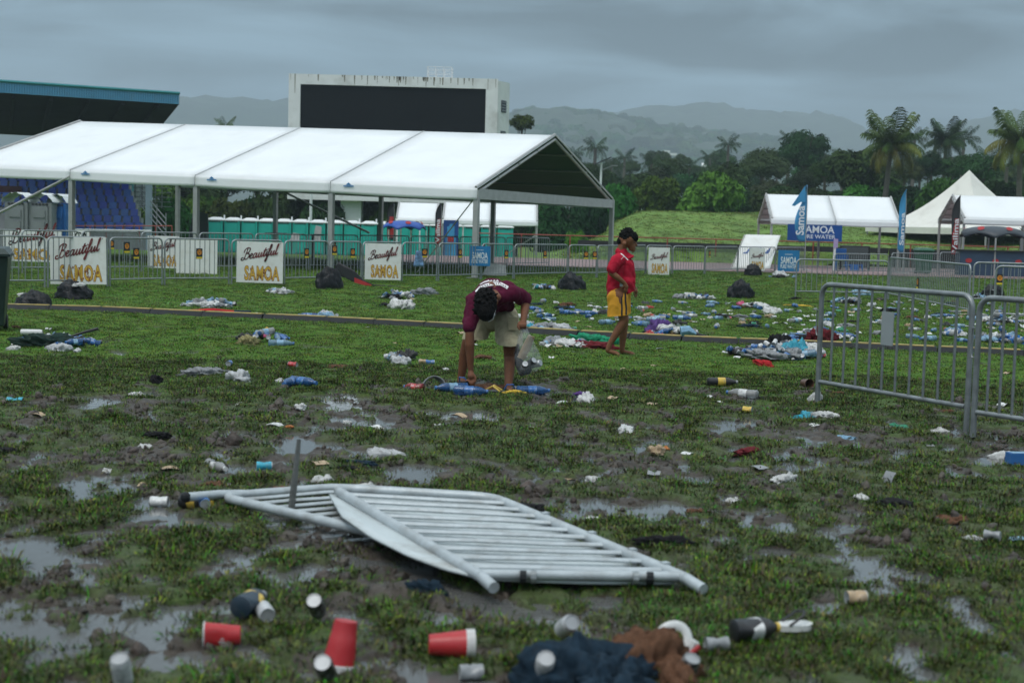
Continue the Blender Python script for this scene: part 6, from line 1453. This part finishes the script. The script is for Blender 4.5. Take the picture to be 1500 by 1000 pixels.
def mk_carton(): w = MB(); w.box((0, 0, .05), (.16, .10, .10)); w.mi = 1; w.box((0, 0, .1015), (.12, .08, .002)); return w.mesh('carton', [cm('blue'), cm('white')])
CART = mk_carton()
def mk_dia():  # shed piece of card
    w = MB(); w.box((0, 0, .012), (.2, .12, .012)); return w.mesh('card', [card])
CRD = mk_dia()
def put(name, me, px, py, label, cat, mats=None, scale=1.0, rz=None, group=None, z=0.0, rx=0.0, ry=0.0, p=None):
    g = onto(px, py) if p is None else np.array(p)
    o = link(name, me, None, g + np.array([0, 0, z]), (rx, ry, lr.uniform(0, 6.28) if rz is None else rz), scale)
    for s, m in zip(o.material_slots, mats or []):
        if m is not None: s.link = 'OBJECT'; s.material = m
    tag(o, label, cat, group); return o
def can(px, py, c, label, group=None, **k): return put('drink_can', k.pop('me', None) or lr.choice(CAN[1:]), px, py, label, 'can', [cm(c, 'can')], group=group, z=k.pop('z', 0) + .027, **k)
def bottle(px, py, c, label, group=None, capc='blue', big=None, **k):
    me = BOT[2] if big else lr.choice(BOT); return put('plastic_bottle', me, px, py, label, 'bottle', [cm(c, 'pet'), cm(capc), cm(lr.choice(['blue', c, 'lightblue', c]), 'can')], group=group, z=k.pop('z', 0) + (.04 if me is BOT[2] else .03), **k)
def bag(px, py, c, label, s=.12, group=None, **k): return put('plastic_bag', lr.choice(BAG), px, py, label, 'plastic bag', [cm(c, 'film')], scale=k.pop('scale', s), group=group, **k)
def cloth(px, py, c, label, s=.3, group=None, name='cloth', cat='cloth', kind='cloth', **k): return put(name, k.pop('me', None) or lr.choice(CLO), px, py, label, cat, [cm(c, kind)], scale=k.pop('scale', s), group=group, **k)
def paper(px, py, c, label, group=None, **k): return put('paper_scrap', lr.choice(PAP), px, py, label, 'paper', [cm(c)], group=group, **k)

# big black rubbish sacks
def sack(px, pyb, wpx, hpx, label, extra=(), m=None):
    g = gp(px, pyb); sc_ = wpx / 2 / FPX * g[1]; hz = hpx / FPX * g[1]
    o = put('rubbish_sack', lr.choice(SACK), px, pyb, label, 'rubbish bag', [m or mat('sack_black', (.007, .008, .010), .38, .3, 4, .9, 9, spec=.28)], scale=(sc_, sc_ * .8, hz / .72), p=(g[0], g[1] + sc_ * .5, hz * .06), rz=lr.uniform(-.4, .4)); return o
sack(103, 439, 58, 26, 'full black rubbish sack right below the largest lettered board'); sack(44, 451, 62, 23, 'flat black rubbish sack by the left end of the cable cover')
sack(481, 424, 40, 32, 'round black rubbish sack beside the fallen black flag'); sack(838, 425, 41, 24, 'black rubbish sack lying between the two people'); sack(1087, 437, 38, 25, 'upright black rubbish sack on the open grass right of the boy'); sack(1104, 404, 25, 16, 'small far black rubbish sack before the smallest lettered board'); sack(1456, 436, 34, 18, 'black rubbish sack behind the right barriers')
for px, py, dz in ((112, 419, .36), (118, 418, .33), (34, 433, .3)): bag(px, py, 'white', 'white scrap of rubbish spilling from the top of a black sack', .07, z=0, p=(lambda g: (g[0], g[1], g[2]))(at(px, py, 25.8 if px > 60 else 23.6)), group='white scraps on the black sacks')
# black flag fallen beside the sack
g = gp(515, 418); t = thing('fallen_flag', 'fallen black cloth flag with red corner beside the round black sack', 'flag', g, 0)
w = MB(); w.grid(lambda u, v: (-.42 + 1.0 * u, .15 - .25 * u, .02 + (.62 * (1 - u) ** 1.1 * (.3 + .7 * v) * (1 if u > .05 else .7)) + .03 * math.sin(9 * u + 4 * v)), 12, 8); c_ = w.build('cloth', flag_black, t, smooth=180); c_.modifiers.new('t', 'SOLIDIFY').thickness = .015
w = MB(); w.grid(lambda u, v: (.08 + .42 * u, -.12 - .06 * u, .20 - .16 * u - .12 * v * (1 - u * .4)), 4, 3); w.build('red_corner', flag_red, t); w = MB(); w.tube([(.55, -.1, .03), (1.25, -.25, .015)], .012, 6); w.build('pole', black, t)

# ---- heaps swept together on the grass
def heap(px0, px1, pyf, pyb, hpx, where, n_can=8, n_bot=4, n_bag=3, n_pap=4, cans=('white', 'black', 'silver', 'blue'), bots=('white', 'lightblue', 'blue'), base=('black', 'grey'), nb=2, seed=0):
    q = random.Random(seed or int(px0)); g0, g1 = gp(px0, (pyf + pyb) / 2), gp(px1, (pyf + pyb) / 2); cx, cyy = (g0 + g1)[:2] / 2; hw = abs(g1[0] - g0[0]) / 2; f, b = gp((px0 + px1) / 2, pyf)[1], gp((px0 + px1) / 2, pyb)[1]; hd = min(max((b - f) / 2, .22), hw * .8); H = hpx / FPX * cyy
    gr = 'litter in ' + where
    def spot(rmax=1.0, top=.8):
        while True:
            x, y = q.uniform(-1, 1), q.uniform(-1, 1)
            if x * x + y * y < rmax: break
        return (cx + x * hw, (f + b) / 2 + y * hd, max(H * top * (1 - math.hypot(x, y) * .9) * q.uniform(.6, 1.1), 0))
    for k in range(nb):
        p = spot(.45, 0); c = base[k % len(base)]; s = min(hw * q.uniform(.45, .65), .45); cloth(0, 0, c, f'{c} rag under the cans in {where}', scale=(s * .85, s * q.uniform(.5, .75), max(H, .1) / .33 * q.uniform(.35, .55)), p=(p[0], p[1], 0), group=gr)
    n_can = round(n_can * 1.12); n_pap = int(n_pap * 1.9); n_bag = round(n_bag * 1.3)
    for k in range(n_bag):
        p = spot(.7, .7); c = q.choice(['white', 'silver', 'grey', 'black', 'lightblue']); bag(0, 0, c, f'crumpled {c} plastic bag in {where}', q.uniform(.07, .14), p=p, group=gr)
    for k in range(n_bot):
        p = spot(1, .8); c = q.choice(bots); bottle(0, 0, c, f'{ {"white": "clear", "lightblue": "pale blue"}.get(c, c)} plastic bottle in {where}', p=p, group=gr, ry=q.uniform(-.4, .4))
    for k in range(n_can):
        p = spot(1, .9); c = q.choice(cans); can(0, 0, c, f'crushed {c} drink can in {where}', p=p, group=gr, ry=q.uniform(-.5, .5), rx=q.uniform(0, 6))
    for k in range(n_pap):
        p = spot(1.3, .5); c = q.choice(['white', 'white', 'tan', 'silver']); paper(0, 0, c, f'{c} scrap of packaging in {where}', p=p, group=gr, ry=q.uniform(-.6, .6))
W1 = 'the heap with the dark green umbrella on the left'
heap(20, 150, 514, 497, 16, W1, 10, 3, 3, 4, nb=0, seed=1)
cloth(70, 508, 'darkgreen', 'dark green folded umbrella cloth on the heap at the left', scale=(.36, .24, .42), rz=.2, name='umbrella_cloth')
g = gp(92, 505); t = thing('umbrella', 'black umbrella handle poking out of the left heap', 'umbrella', g); w = MB(); w.tube([(0, 0, .07), (.26, .05, .16), (.40, .08, .2)], [.012, .016, .02], 8); w.build('handle', black, t, smooth=60); w = MB(); w.tube([(.02, 0, .05), (.25, .0, .11)], .009, 6); w.build('shaft', black, t)
bottle(38, 507, 'blue', 'blue tinted bottle at the left end of the umbrella heap', z=.05); put('paper_roll', CAN[0], 46, 501, 'white paper roll on the umbrella heap', 'paper roll', [cm('white'), cm('white')], scale=(2.2, 1.1, 1.1), rz=.1, z=.12); bag(88, 513, 'silver', 'clear reddish bag at the front of the umbrella heap', .13); bottle(108, 511, 'blue', 'blue bottle at the front of the umbrella heap', z=.04); bag(20, 513, 'white', 'white cup like scrap at the left tip of the umbrella heap', .07)
W2 = 'the long heap left of centre with a red strip'
heap(262, 355, 457, 443, 15, W2, 8, 5, 5, 4, bots=('blue', 'lightblue', 'white'), base=('grey', 'white'), seed=2)
g = gp(330, 459); t = thing('umbrella', 'flat red and navy folded umbrella at the foot of the long heap', 'umbrella', g); w = MB(); w.tube([(-.65, 0, .03), (-.2, 0, .05), (.15, 0, .035)], [.02, .05, .03], 8, flat=.6); w.build('red_cloth', cm('red', 'cloth'), t, smooth=60); w = MB(); w.tube([(.15, 0, .035), (.42, .0, .04)], [.035, .03], 8, flat=.7); w.build('navy_end', cm('navy', 'cloth'), t)
W3 = 'the heap with the khaki cloth'
heap(340, 425, 507, 493, 14, W3, 8, 3, 1, 2, nb=1, seed=3)
cloth(363, 504, 'khaki', 'khaki cloth crumpled on the small heap left of the man', .13, z=.0, scale=(.13, .12, .28)); bottle(377, 500, 'blue', 'blue tinted bottle on top of the khaki heap', z=.08); bottle(412, 506, 'lightblue', 'large pale blue bottle at the right end of the khaki heap', big=True, rz=.2); bag(391, 496, 'yellow', 'yellow scrap on top of the khaki heap', .04, z=.12); bag(391, 501, 'pink', 'pinkish scrap below the yellow one', .05, z=.07)
W4 = 'the dark heap lying on the cable cover'
heap(437, 508, 473, 464, 9, W4, 6, 1, 3, 3, base=('black', 'brown'), nb=3, seed=4)
heap(384, 436, 433, 427, 6, 'the small far heap before the middle lettered board', 6, 2, 3, 2, seed=5)
W6 = 'the heap with the white cloth right of centre'
heap(548, 608, 446, 432, 16, W6, 8, 4, 3, 4, bots=('lightblue', 'blue', 'white'), base=('black', 'navy'), seed=6); cloth(587, 452, 'white', 'white cloth draped at the front of the heap left of the man', scale=(.34, .22, .48)); cloth(622, 432, 'grey', 'grey striped umbrella cloth collapsed right of the white cloth heap', scale=(.34, .2, .4)); cloth(566, 449, 'black', 'black bag left of the white cloth', .16)
W7 = 'the little heap left of the bending man'
heap(566, 608, 535, 522, 13, W7, 4, 1, 2, 2, base=('grey', 'black'), seed=7); bag(588, 533, 'silver', 'silver grey crumpled bag on the little heap left of the man', .13); can(631, 535, 'blue', 'blue can at the right end of the little heap', rz=.1); can(618, 534, 'tan', 'tan wrapper like can beside the blue can')
heap(779, 812, 428, 421, 8, 'the far heap behind the bending man', 8, 3, 2, 2, bots=('teal', 'white'), seed=8)
W9 = 'the paper heap at the feet of the boy'
heap(795, 875, 514, 501, 10, W9, 5, 2, 2, 16, base=('black', 'grey'), seed=9); cloth(868, 503, 'green', 'green cloth lying behind the boy', scale=(.36, .16, .32), rz=-.3); cloth(862, 509, 'maroon', 'maroon cloth in front of the green one behind the boy', scale=(.40, .18, .24), rz=-.3); cloth(836, 502, 'black', 'black rag at the left of the green cloth', .16)
W10 = 'the white row of bags behind the cable cover'
heap(775, 832, 491, 481, 9, W10, 4, 2, 8, 4, base=('white', 'grey'), seed=10); bag(779, 482, 'teal', 'bright blue bag at the left end of the white row', .10)
W11 = 'the heap with the purple cloth'
heap(948, 1020, 496, 484, 10, W11, 8, 2, 3, 5, base=('brown', 'darkgreen'), seed=11); cloth(964, 488, 'purple', 'purple cloth on top of the heap right of the boy', scale=(.17, .15, .62)); bag(949, 493, 'red', 'red bag left of the purple cloth', .11); bag(967, 494, 'red', 'smaller red bag below the purple cloth', .08); cloth(985, 489, 'khaki', 'olive rag right of the purple cloth', .2)
g = gp(1003, 496); t = thing('folded_umbrella', 'striped folded umbrella with black handle at the right of the purple heap', 'umbrella', g); w = MB(); w.tube([(-.06, 0, .10), (.05, 0, .12), (.16, 0, .07)], [.10, .09, .03], 10, flat=.8); w.build('canopy', cm('lightblue', 'cloth'), t, smooth=40); w = MB(); w.tube([(.12, 0, .08), (.40, -.02, .02)], [.03, .012], 8); w.build('handle', black, t)
heap(990, 1046, 443, 434, 9, 'the far heap right of the boy', 12, 5, 4, 4, bots=('blue', 'lightblue', 'white'), base=('navy', 'grey'), seed=12)
W13 = 'the big heap left of the nearest standing barrier'
heap(1070, 1208, 539, 508, 22, W13, 38, 9, 8, 10, cans=('white', 'black', 'black', 'silver', 'blue', 'navy', 'red'), bots=('blue', 'lightblue', 'white'), base=('black', 'navy', 'grey'), nb=4, seed=13)
bag(1165, 524, 'teal', 'bright blue plastic bag standing on the big heap', .16, scale=(.15, .12, .30)); cloth(1120, 528, 'grey', 'grey cloth in the middle of the big heap', .24, z=.03); cloth(1118, 536, 'red', 'red cloth at the front of the big heap', scale=(.22, .1, .2)); bag(1187, 512, 'white', 'white bag at the right shoulder of the big heap', .12); cloth(1140, 508, 'black', 'black bag at the back of the big heap', .17, scale=(.17, .14, .5))
W14 = 'the heap with the maroon cloth behind the nearest barrier'
heap(1152, 1246, 506, 490, 16, W14, 16, 3, 3, 6, seed=14); cloth(1202, 501, 'maroon', 'maroon cloth on the heap crossed by the nearest barrier', scale=(.26, .16, .5)); bag(1160, 503, 'blue', 'blue bag at the left of the maroon cloth', .13)
heap(1088, 1124, 456, 447, 9, 'the far black heap beyond the scattered litter', 5, 1, 4, 4, base=('black', 'brown'), seed=15); heap(1132, 1172, 412, 404, 8, 'the farthest black heap before the blue water sign', 4, 1, 4, 2, base=('black', 'black'), seed=16); bag(1142, 406, 'silver', 'pale clear bag behind the farthest black heap', .3)
heap(1226, 1262, 451, 440, 12, 'the white heap seen through the nearest barrier', 8, 2, 4, 4, base=('white', 'black'), seed=17); heap(1432, 1500, 512, 492, 18, 'the blue heap behind the right edge barrier', 16, 8, 4, 6, bots=('blue', 'lightblue', 'white'), base=('black', 'blue'), seed=18); heap(1440, 1495, 480, 466, 10, 'the grey heap farther back at the right edge', 10, 3, 4, 4, seed=19)
heap(1288, 1302, 500, 484, 9, 'the small heap left of the blank plate', 3, 1, 1, 2, seed=20); heap(1384, 1412, 497, 488, 10, 'the blue bottle heap behind the nearest barrier', 5, 3, 2, 2, bots=('blue', 'lightblue'), seed=21); heap(1426, 1442, 444, 434, 10, 'the black and white heap by the right barriers', 4, 0, 2, 2, seed=22)

# ---- litter strewn over the grass between the heaps
SC = 'litter strewn across the middle of the field'
for i in range(250):
    u = lr.random(); px = 760 + 745 * u ** .85; py = lr.gauss(464, 11)
    if lr.random() < .25: px = lr.uniform(760, 1500); py = lr.uniform(440, 500)
    if px > 1180 and lr.random() < .3: py += lr.uniform(0, 22)
    if py < 437: py = 437 + lr.uniform(0, 12)
    k = lr.random()
    if k < .38: c = lr.choice(['white', 'white', 'white', 'tan', 'silver']); paper(px, py, c, f'{c} paper scrap strewn on the grass behind the cable cover', SC, scale=lr.uniform(.8, 1.6))
    elif k < .50: c = lr.choice(['white', 'silver', 'black', 'black', 'blue', 'red', 'green']); can(px, py, c, f'crushed {c} can strewn on the grass behind the cable cover', SC)
    elif k < .78: c = lr.choice(['white', 'lightblue', 'white', 'blue']); bottle(px, py, c, f'{dict(white="clear", lightblue="pale blue").get(c, c)} bottle strewn on the grass behind the cable cover', SC)
    elif k < .93: c = lr.choice(['white', 'tan', 'silver', 'grey', 'black']); bag(px, py, c, f'crumpled {c} bag strewn on the grass behind the cable cover', lr.uniform(.06, .13), SC)
    else: c = lr.choice(['black', 'brown', 'grey', 'navy']); cloth(px, py, c, f'{c} rag strewn on the grass behind the cable cover', lr.uniform(.1, .2), SC)
for px, py, c, l in ((1088, 449, 'pink', 'pink bag among the strewn litter'),): bag(px, py, c, l, .13)
for px, py in ((1165, 451), (1240, 496), (848, 459), (832, 461), (862, 462), (790, 466), (802, 466)):
    bottle(px, py, 'blue', {1165: 'blue bottle in the strewn litter left of the nearest barrier', 1240: 'blue bottle behind the nearest barrier beside the maroon cloth'}.get(px, 'blue water bottle in the blue group between the two people'), None if px > 1000 else 'blue water bottles between the two people', big=True)
bag(951, 452, 'red', 'small red cup like bag right of the boy', .07); bag(1133, 459, 'white', 'long white bag in the strewn litter', .2); bag(1234, 485, 'green', 'green scrap behind the nearest barrier', .11); cloth(1170, 449, 'yellow', 'yellow ribbon cloth in the strewn litter', scale=(.28, .08, .08)); bag(1262, 433, 'lightblue', 'pale blue bag at the foot of the far right barrier', .25); bottle(1343, 472, 'blue', 'bright blue bottle seen through the nearest barrier')
# sparse bits on the left field and the muddy middle ground
SM = 'small scraps scattered over the near field'
for i in range(95):
    px, py = lr.uniform(0, 1500), 430 + 330 * lr.random() ** 1.2
    k = lr.random(); s = lr.uniform(.5, 1.1)
    if k < .55: paper(px, py, lr.choice(['white', 'white', 'tan', 'grey']), 'small pale scrap of paper lying on the grass or mud', SM, scale=s)
    elif k < .75: bag(px, py, 'white', 'small torn bit of white plastic lying on the grass or mud', .04 * s + .02, SM)
    else: cloth(px, py, lr.choice(['black', 'brown']), 'small dark scrap trodden into the grass or mud', .07 * s + .03, SM)

# ---- things round the bending man
bottle(606, 569, 'red', 'red and white can like bottle left of the grey strap in the mud'); cloth(620, 566, 'blue', 'small blue rag in the mud left of the man', .07)
g = onto(634, 568); t = thing('visor', 'dark grey round visor half sunk in the mud left of the man', 'cap', g, .3); w = MB(); w.grid(lambda u, v: (.13 * math.cos(math.pi * u) * (1 - .25 * v), -.05 + .10 * v * math.sin(math.pi * u), .14 * math.sin(math.pi * u) * (1 - .15 * v)), 14, 3); o = w.build('cap', cm('grey', 'cloth'), t, smooth=60); o.modifiers.new('t', 'SOLIDIFY').thickness = .012
cloth(648, 573, 'black', 'black sandal shaped rag in front of the visor', scale=(.12, .05, .12)); can(655, 572, 'teal', 'teal and white can left of the black shoe', rz=.8); bottle(661, 575, 'blue', 'small blue topped bottle next to the teal can')
def shoe(px, py, rz, label, c='black', s=1.0):
    g = onto(px, py); t = thing('shoe', label, 'shoe', g, rz); w = MB(); w.prism([(.045 * math.sin(a) * (1 + .2 * math.cos(a)) * s, .13 * math.cos(a) * s) for a in np.linspace(0, 6.283, 18, endpoint=False)], 0, .025); w.build('sole', cm('grey'), t)
    w = MB(); w.grid(lambda u, v: (.043 * math.cos(math.pi * u) * (1 - .1 * v) * s, (.125 - .25 * v) * s, .025 + (.05 + .05 * v) * math.sin(math.pi * u) * s), 10, 8); w.build('upper', cm(c, 'cloth'), t, smooth=60)
    w = MB()
    for k in range(3): w.tube([(-.025, .04 - .025 * k, .088), (.025, .035 - .025 * k, .09)], .005, 5)
    w.build('lace', cm('teal'), t)
shoe(672, 572, .7, 'muddy black trainer under the reaching hand of the man')
bottle(690, 579, 'blue', 'blue water bottle lying left of the black mat', big=True, rz=-.15); cloth(676, 576, 'grey', 'grey scrap left of the blue water bottle', .08)
g = onto(726, 576); t = thing('flip_flop', 'large black flip flop with yellow strap at the front foot of the man', 'sandal', g, 1.4); w = MB(); w.prism([(.06 * math.sin(a) * (1 + .2 * math.cos(a)), .17 * math.cos(a)) for a in np.linspace(0, 6.283, 20, endpoint=False)], .015, .045); w.build('sole', cm('black'), t); w = MB(); w.tube([(-.055, -.05, .045), (-.03, .02, .09), (0, .09, .05), (.03, .02, .09), (.055, -.05, .045)], .009, 6); w.build('strap', cm('yellow'), t)
cloth(716, 570, 'brown', 'brown muddy rag under the black flip flop', .2); cloth(752, 577, 'yellow', 'yellow scrap right of the front foot', scale=(.11, .05, .06)); put('paper_scrap', SOLE, 758, 572, 'pale shoe sole behind the yellow scrap', 'sole', [cm('tan'), cm('grey')], rz=1.4)
bottle(781, 575, 'blue', 'fat blue water bottle at the right end of the row of things', big=True, rz=.2); cloth(793, 574, 'grey', 'grey strap right of the fat blue bottle', scale=(.1, .04, .05))
cloth(852, 577, 'purple', 'small purple and navy cloth in the mud right of the man', scale=(.09, .06, .12)); bag(857, 585, 'white', 'white wet bag below the purple cloth', .11); paper(832, 588, 'white', 'flat white wrapper in the puddle left of the wet bag', scale=1.5)
# ---- left middle: bottles and bags on wet grass
cloth(296, 549, 'grey', 'grey crumpled rag stretched on the wet grass left of centre', scale=(.26, .13, .20)); can(336, 537, 'blue', 'small blue can upright on the grass left of centre'); can(428, 538, 'red', 'red and white can on the grass left of centre'); bag(352, 558, 'silver', 'silvery flat bag left of the two blue bottles', .13)
bottle(424, 566, 'blue', 'crushed blue bottle with dark base, the left of a pair on wet grass', big=True); bottle(445, 566, 'blue', 'blue bottle with blue cap, the right of a pair on wet grass', big=True, rz=-.6)
cloth(228, 561, 'black', 'black leaf like scrap standing on the left grass', scale=(.06, .05, .2)); bag(200, 577, 'white', 'white scrap on the left grass', .06); paper(22, 585, 'teal', 'thin teal strip on the far left grass', scale=1.4)
bottle(318, 684, 'white', 'clear bottle lying in the mud above the fallen barrier', rz=-.9, capc='white', me_=None) if False else bottle(318, 684, 'white', 'clear bottle lying in the mud above the fallen barrier', rz=-.9, capc='white'); can(389, 683, 'teal', 'blue and white crushed can left of the metal stake', rz=.2); bag(424, 628, 'orange', 'orange scrap just above the tip of the stake', .03)
bag(566, 663, 'silver', 'pale torn wrapper in the puddle right of the stake', scale=(.13, .05, .08)); cloth(530, 679, 'navy', 'dark blue flat scrap in the puddle behind the fallen barriers', scale=(.10, .05, .07))
put('plastic_bottle', BOT[3], 288, 741, 'black and yellow bottle beside the end of the lower fallen barrier', 'bottle', [cm('black'), cm('yellow'), cm('yellow', 'can')], z=.045, rz=-.4); can(300, 747, 'blue', 'blue can half sunk beside the black and yellow bottle'); can(231, 735, 'white', 'white can ring left of the fallen barriers')
# ---- right middle
put('dark_bottle', BOT[0], 1058, 566, 'dark bottle with yellow band on the grass left of the nearest barrier', 'bottle', [cm('black'), cm('grey'), cm('yellow', 'can')], scale=1.3, rz=.1, z=.04); bottle(1087, 579, 'white', 'clear bottle with blue cap below the dark bottle', big=True, rz=2.6); put('cup', CUP, 1176, 568, 'brown cup lying open toward the camera by the nearest barrier', 'cup', [cm('brown'), cm('brown')], scale=1.1, rx=R_(90), rz=.3, z=.05)
bag(1193, 588, 'white', 'white and red wrapper at the left foot of the nearest barrier', scale=(.06, .05, .13)); can(1098, 604, 'yellow', 'yellow and black crushed can in the mud', rz=-.5); cloth(1170, 612, 'teal', 'blue wet cloth scrap in the mud before the nearest barrier', scale=(.11, .06, .06)); bag(1182, 607, 'teal', 'second blue scrap right of the wet cloth', .07); bag(1210, 612, 'white', 'white carton wrapper right of the blue scraps', scale=(.12, .07, .07)); paper(1197, 620, 'white', 'white lid below the white carton wrapper', scale=1.2)
bag(1320, 625, 'green', 'pale green torn wrapper in the mud under the nearest barrier', scale=(.13, .05, .06)); bag(1376, 630, 'white', 'white green wrapper right of the pale green one', scale=(.08, .05, .06)); cloth(1238, 638, 'lightblue', 'pale blue scrap in the mud right of the centre', .07)
cloth(1097, 662, 'maroon', 'dull pink and navy cloth half buried in mud', scale=(.16, .09, .10)); bag(963, 665, 'tan', 'tan bread like scrap beside an orange bit', .07); bag(975, 661, 'orange', 'orange bit beside the tan scrap', .03); bag(1150, 707, 'white', 'white torn plastic on the right mud', scale=(.11, .06, .06)); paper(1302, 705, 'grey', 'grey translucent film upright in the right grass', ry=1.2)
bag(915, 632, 'white', 'white flat plastic in the puddle right of centre', scale=(.14, .07, .05))
t = put('carton', CART, 1492, 680, 'bright blue carton cut by the right edge', 'carton', [cm('blue'), cm('lightblue')], scale=(1.0, .9, .8), rz=.1); bag(1470, 666, 'white', 'white and red wrapper left of the blue carton', scale=(.10, .07, .08)); cloth(1478, 661, 'black', 'black scrap behind the white and red wrapper', .08)
cloth(975, 797, 'black', 'black muddy strap right of the fallen barriers', scale=(.14, .05, .12), rz=0); cloth(626, 868, 'navy', 'dark navy plastic piece on the mud below the fallen barriers', scale=(.085, .045, .16), rz=-.4)
can(1258, 884, 'tan', 'brownish can lying in the right foreground grass', rz=.2); bag(1424, 794, 'white', 'white lid in the right foreground grass', scale=(.04, .03, .03)); can(1448, 795, 'grey', 'grey can right of the white lid'); paper(1494, 795, 'lightblue', 'pale blue scrap at the right edge')
# ---- foreground, out of focus
def cup_stack(px, py, n, rz, label, rx=R_(90), tilt=0.0, s=1.0, z=.045):
    g = onto(px, py); t = thing('red_cups', label, 'cups', g + np.array([0, 0, z])); t.rotation_euler = (rx, tilt, rz)
    for k in range(n): link('cup', CUP, t, (0, 0, .0065 * k), (0, 0, 0), s)
    return t
cup_stack(628, 960, 5, R_(97), 'stack of red cups lying with its white rims to the right, middle foreground', s=1.15, z=.052)
cup_stack(506, 968, 4, 0, 'stack of red cups standing upside down and leaning, left foreground', s=1.3, rx=R_(172), tilt=R_(8), z=.172)
put('cup', CUPC, 352, 938, 'single crushed red cup in the left foreground', 'cup', scale=1.1, rx=R_(90), rz=R_(-82), z=.046); put('cup', CUP, 810, 974, 'red cup half under the dark jacket', 'cup', scale=1.1, rx=R_(90), rz=R_(78), z=.05); bag(482, 952, 'red', 'torn red rim beside the left cup stack', .022)
def can_up(px, py, c, label, z=0.0, ry=R_(-90), rz=0.0, s=1.0): return put('drink_can', CAN[0], px, py, label, 'can', [cm(c, 'can')], ry=ry, rz=rz, z=z + .06, scale=s)
can_up(463, 911, 'black', 'upright black can with bright top beside the red cups', ry=R_(-38), rz=R_(-95)); can_up(476, 1000, 'black', 'upright black can at the bottom edge of the photo', ry=R_(-38), rz=R_(-95)); can_up(797, 1000, 'white', 'can with white top at the foot of the jacket pile', ry=R_(-42), rz=R_(-85)); can_up(829, 952, 'silver', 'can behind the dark jacket', z=.02, ry=R_(-30), rz=R_(-70)); can_up(178, 1010, 'silver', 'can top at the bottom left edge', ry=R_(-60), rz=R_(-90)); can(388, 905, 'silver', 'silver can right of the dark bottle in the left foreground', me=CAN[0], rz=R_(-70))
put('plastic_bottle', BOT[3], 368, 897, 'dark squashed bottle with gold print in the left foreground', 'bottle', [cm('navy'), cm('grey'), cm('yellow', 'can')], rz=1.3, z=.045, scale=1.05)
g = onto(697, 986); put('drink_can', CAN[3], 697, 986, 'crushed dark grey can below the middle cup stack', 'can', [cm('grey', 'can')], z=.03, rz=.2)
cloth(690, 975, 'black', 'black lid shaped scrap beside the crushed grey can', scale=(.05, .03, .03)) if False else None
# pile of clothes and bag at the bottom
cloth(848, 992, 'navy', 'dark navy jacket crumpled in the foreground pile', scale=(.21, .16, .36), name='jacket', cat='jacket', me=GARM[0]); cloth(905, 1003, 'navy', 'second dark navy garment in front of the brown bag', scale=(.20, .14, .30), name='jacket', cat='jacket', me=GARM[1]); cloth(938, 985, 'brown', 'brown bag lying behind the navy garment', scale=(.19, .12, .34), name='bag', cat='bag', me=GARM[2]); cloth(992, 1002, 'brown', 'brown strap of cloth at the right of the foreground pile', scale=(.11, .07, .2), me=GARM[0]); cloth(900, 1012, 'teal', 'pale teal cloth at the bottom of the foreground pile', scale=(.10, .06, .12))
g = onto(985, 968); t = thing('headset', 'white and red ring shaped strap on top of the foreground pile', 'strap', g + np.array([0, 0, .03])); w = MB(); w.tube([(.055 * math.cos(a), .01 * math.sin(2 * a), .055 + .052 * math.sin(a)) for a in np.linspace(-.7, 3.6, 18)], [.007] * 18, 8, flat=2.6); w.build('white_band', cm('white'), t, smooth=60); w = MB(); w.tube([(-.075, -.02, .03), (-.03, -.04, .0), (.02, -.05, .0)], .018, 8); w.tube([(.03, -.05, -.005), (.09, -.04, .045)], .012, 8); w.build('red_band', cm('red'), t, smooth=60); w = MB(); w.tube([(.05, -.03, .015), (.075, -.03, .06)], .02, 8); w.build('white_pad', cm('white'), t)
can_up(1006, 996, 'black', 'dark can with white lid at the right end of the foreground pile', ry=R_(-62), rz=R_(-60))
can(1044, 955, 'grey', 'grey scrap right of the foreground pile'); 
g = onto(1160, 928); t = thing('flip_flop', 'white flip flop with black strap in the right foreground', 'sandal', g, R_(-74)); w = MB(); w.prism([(.042 * math.sin(a) * (1 + .25 * math.cos(a)), .085 * math.cos(a)) for a in np.linspace(0, 6.283, 20, endpoint=False)], .012, .035); w.build('sole', cm('white'), t); w = MB(); w.tube([(-.035, -.03, .035), (-.03, .03, .075), (.0, .05, .08), (.03, .03, .07), (.035, -.03, .035)], .006, 6); w.build('strap', cm('black'), t)
put('plastic_bottle', BOT[3], 1106, 940, 'dark brown bottle with yellow neck in the right foreground', 'bottle', [cm('black'), cm('yellow'), cm('white', 'can')], rz=.35, z=.045)
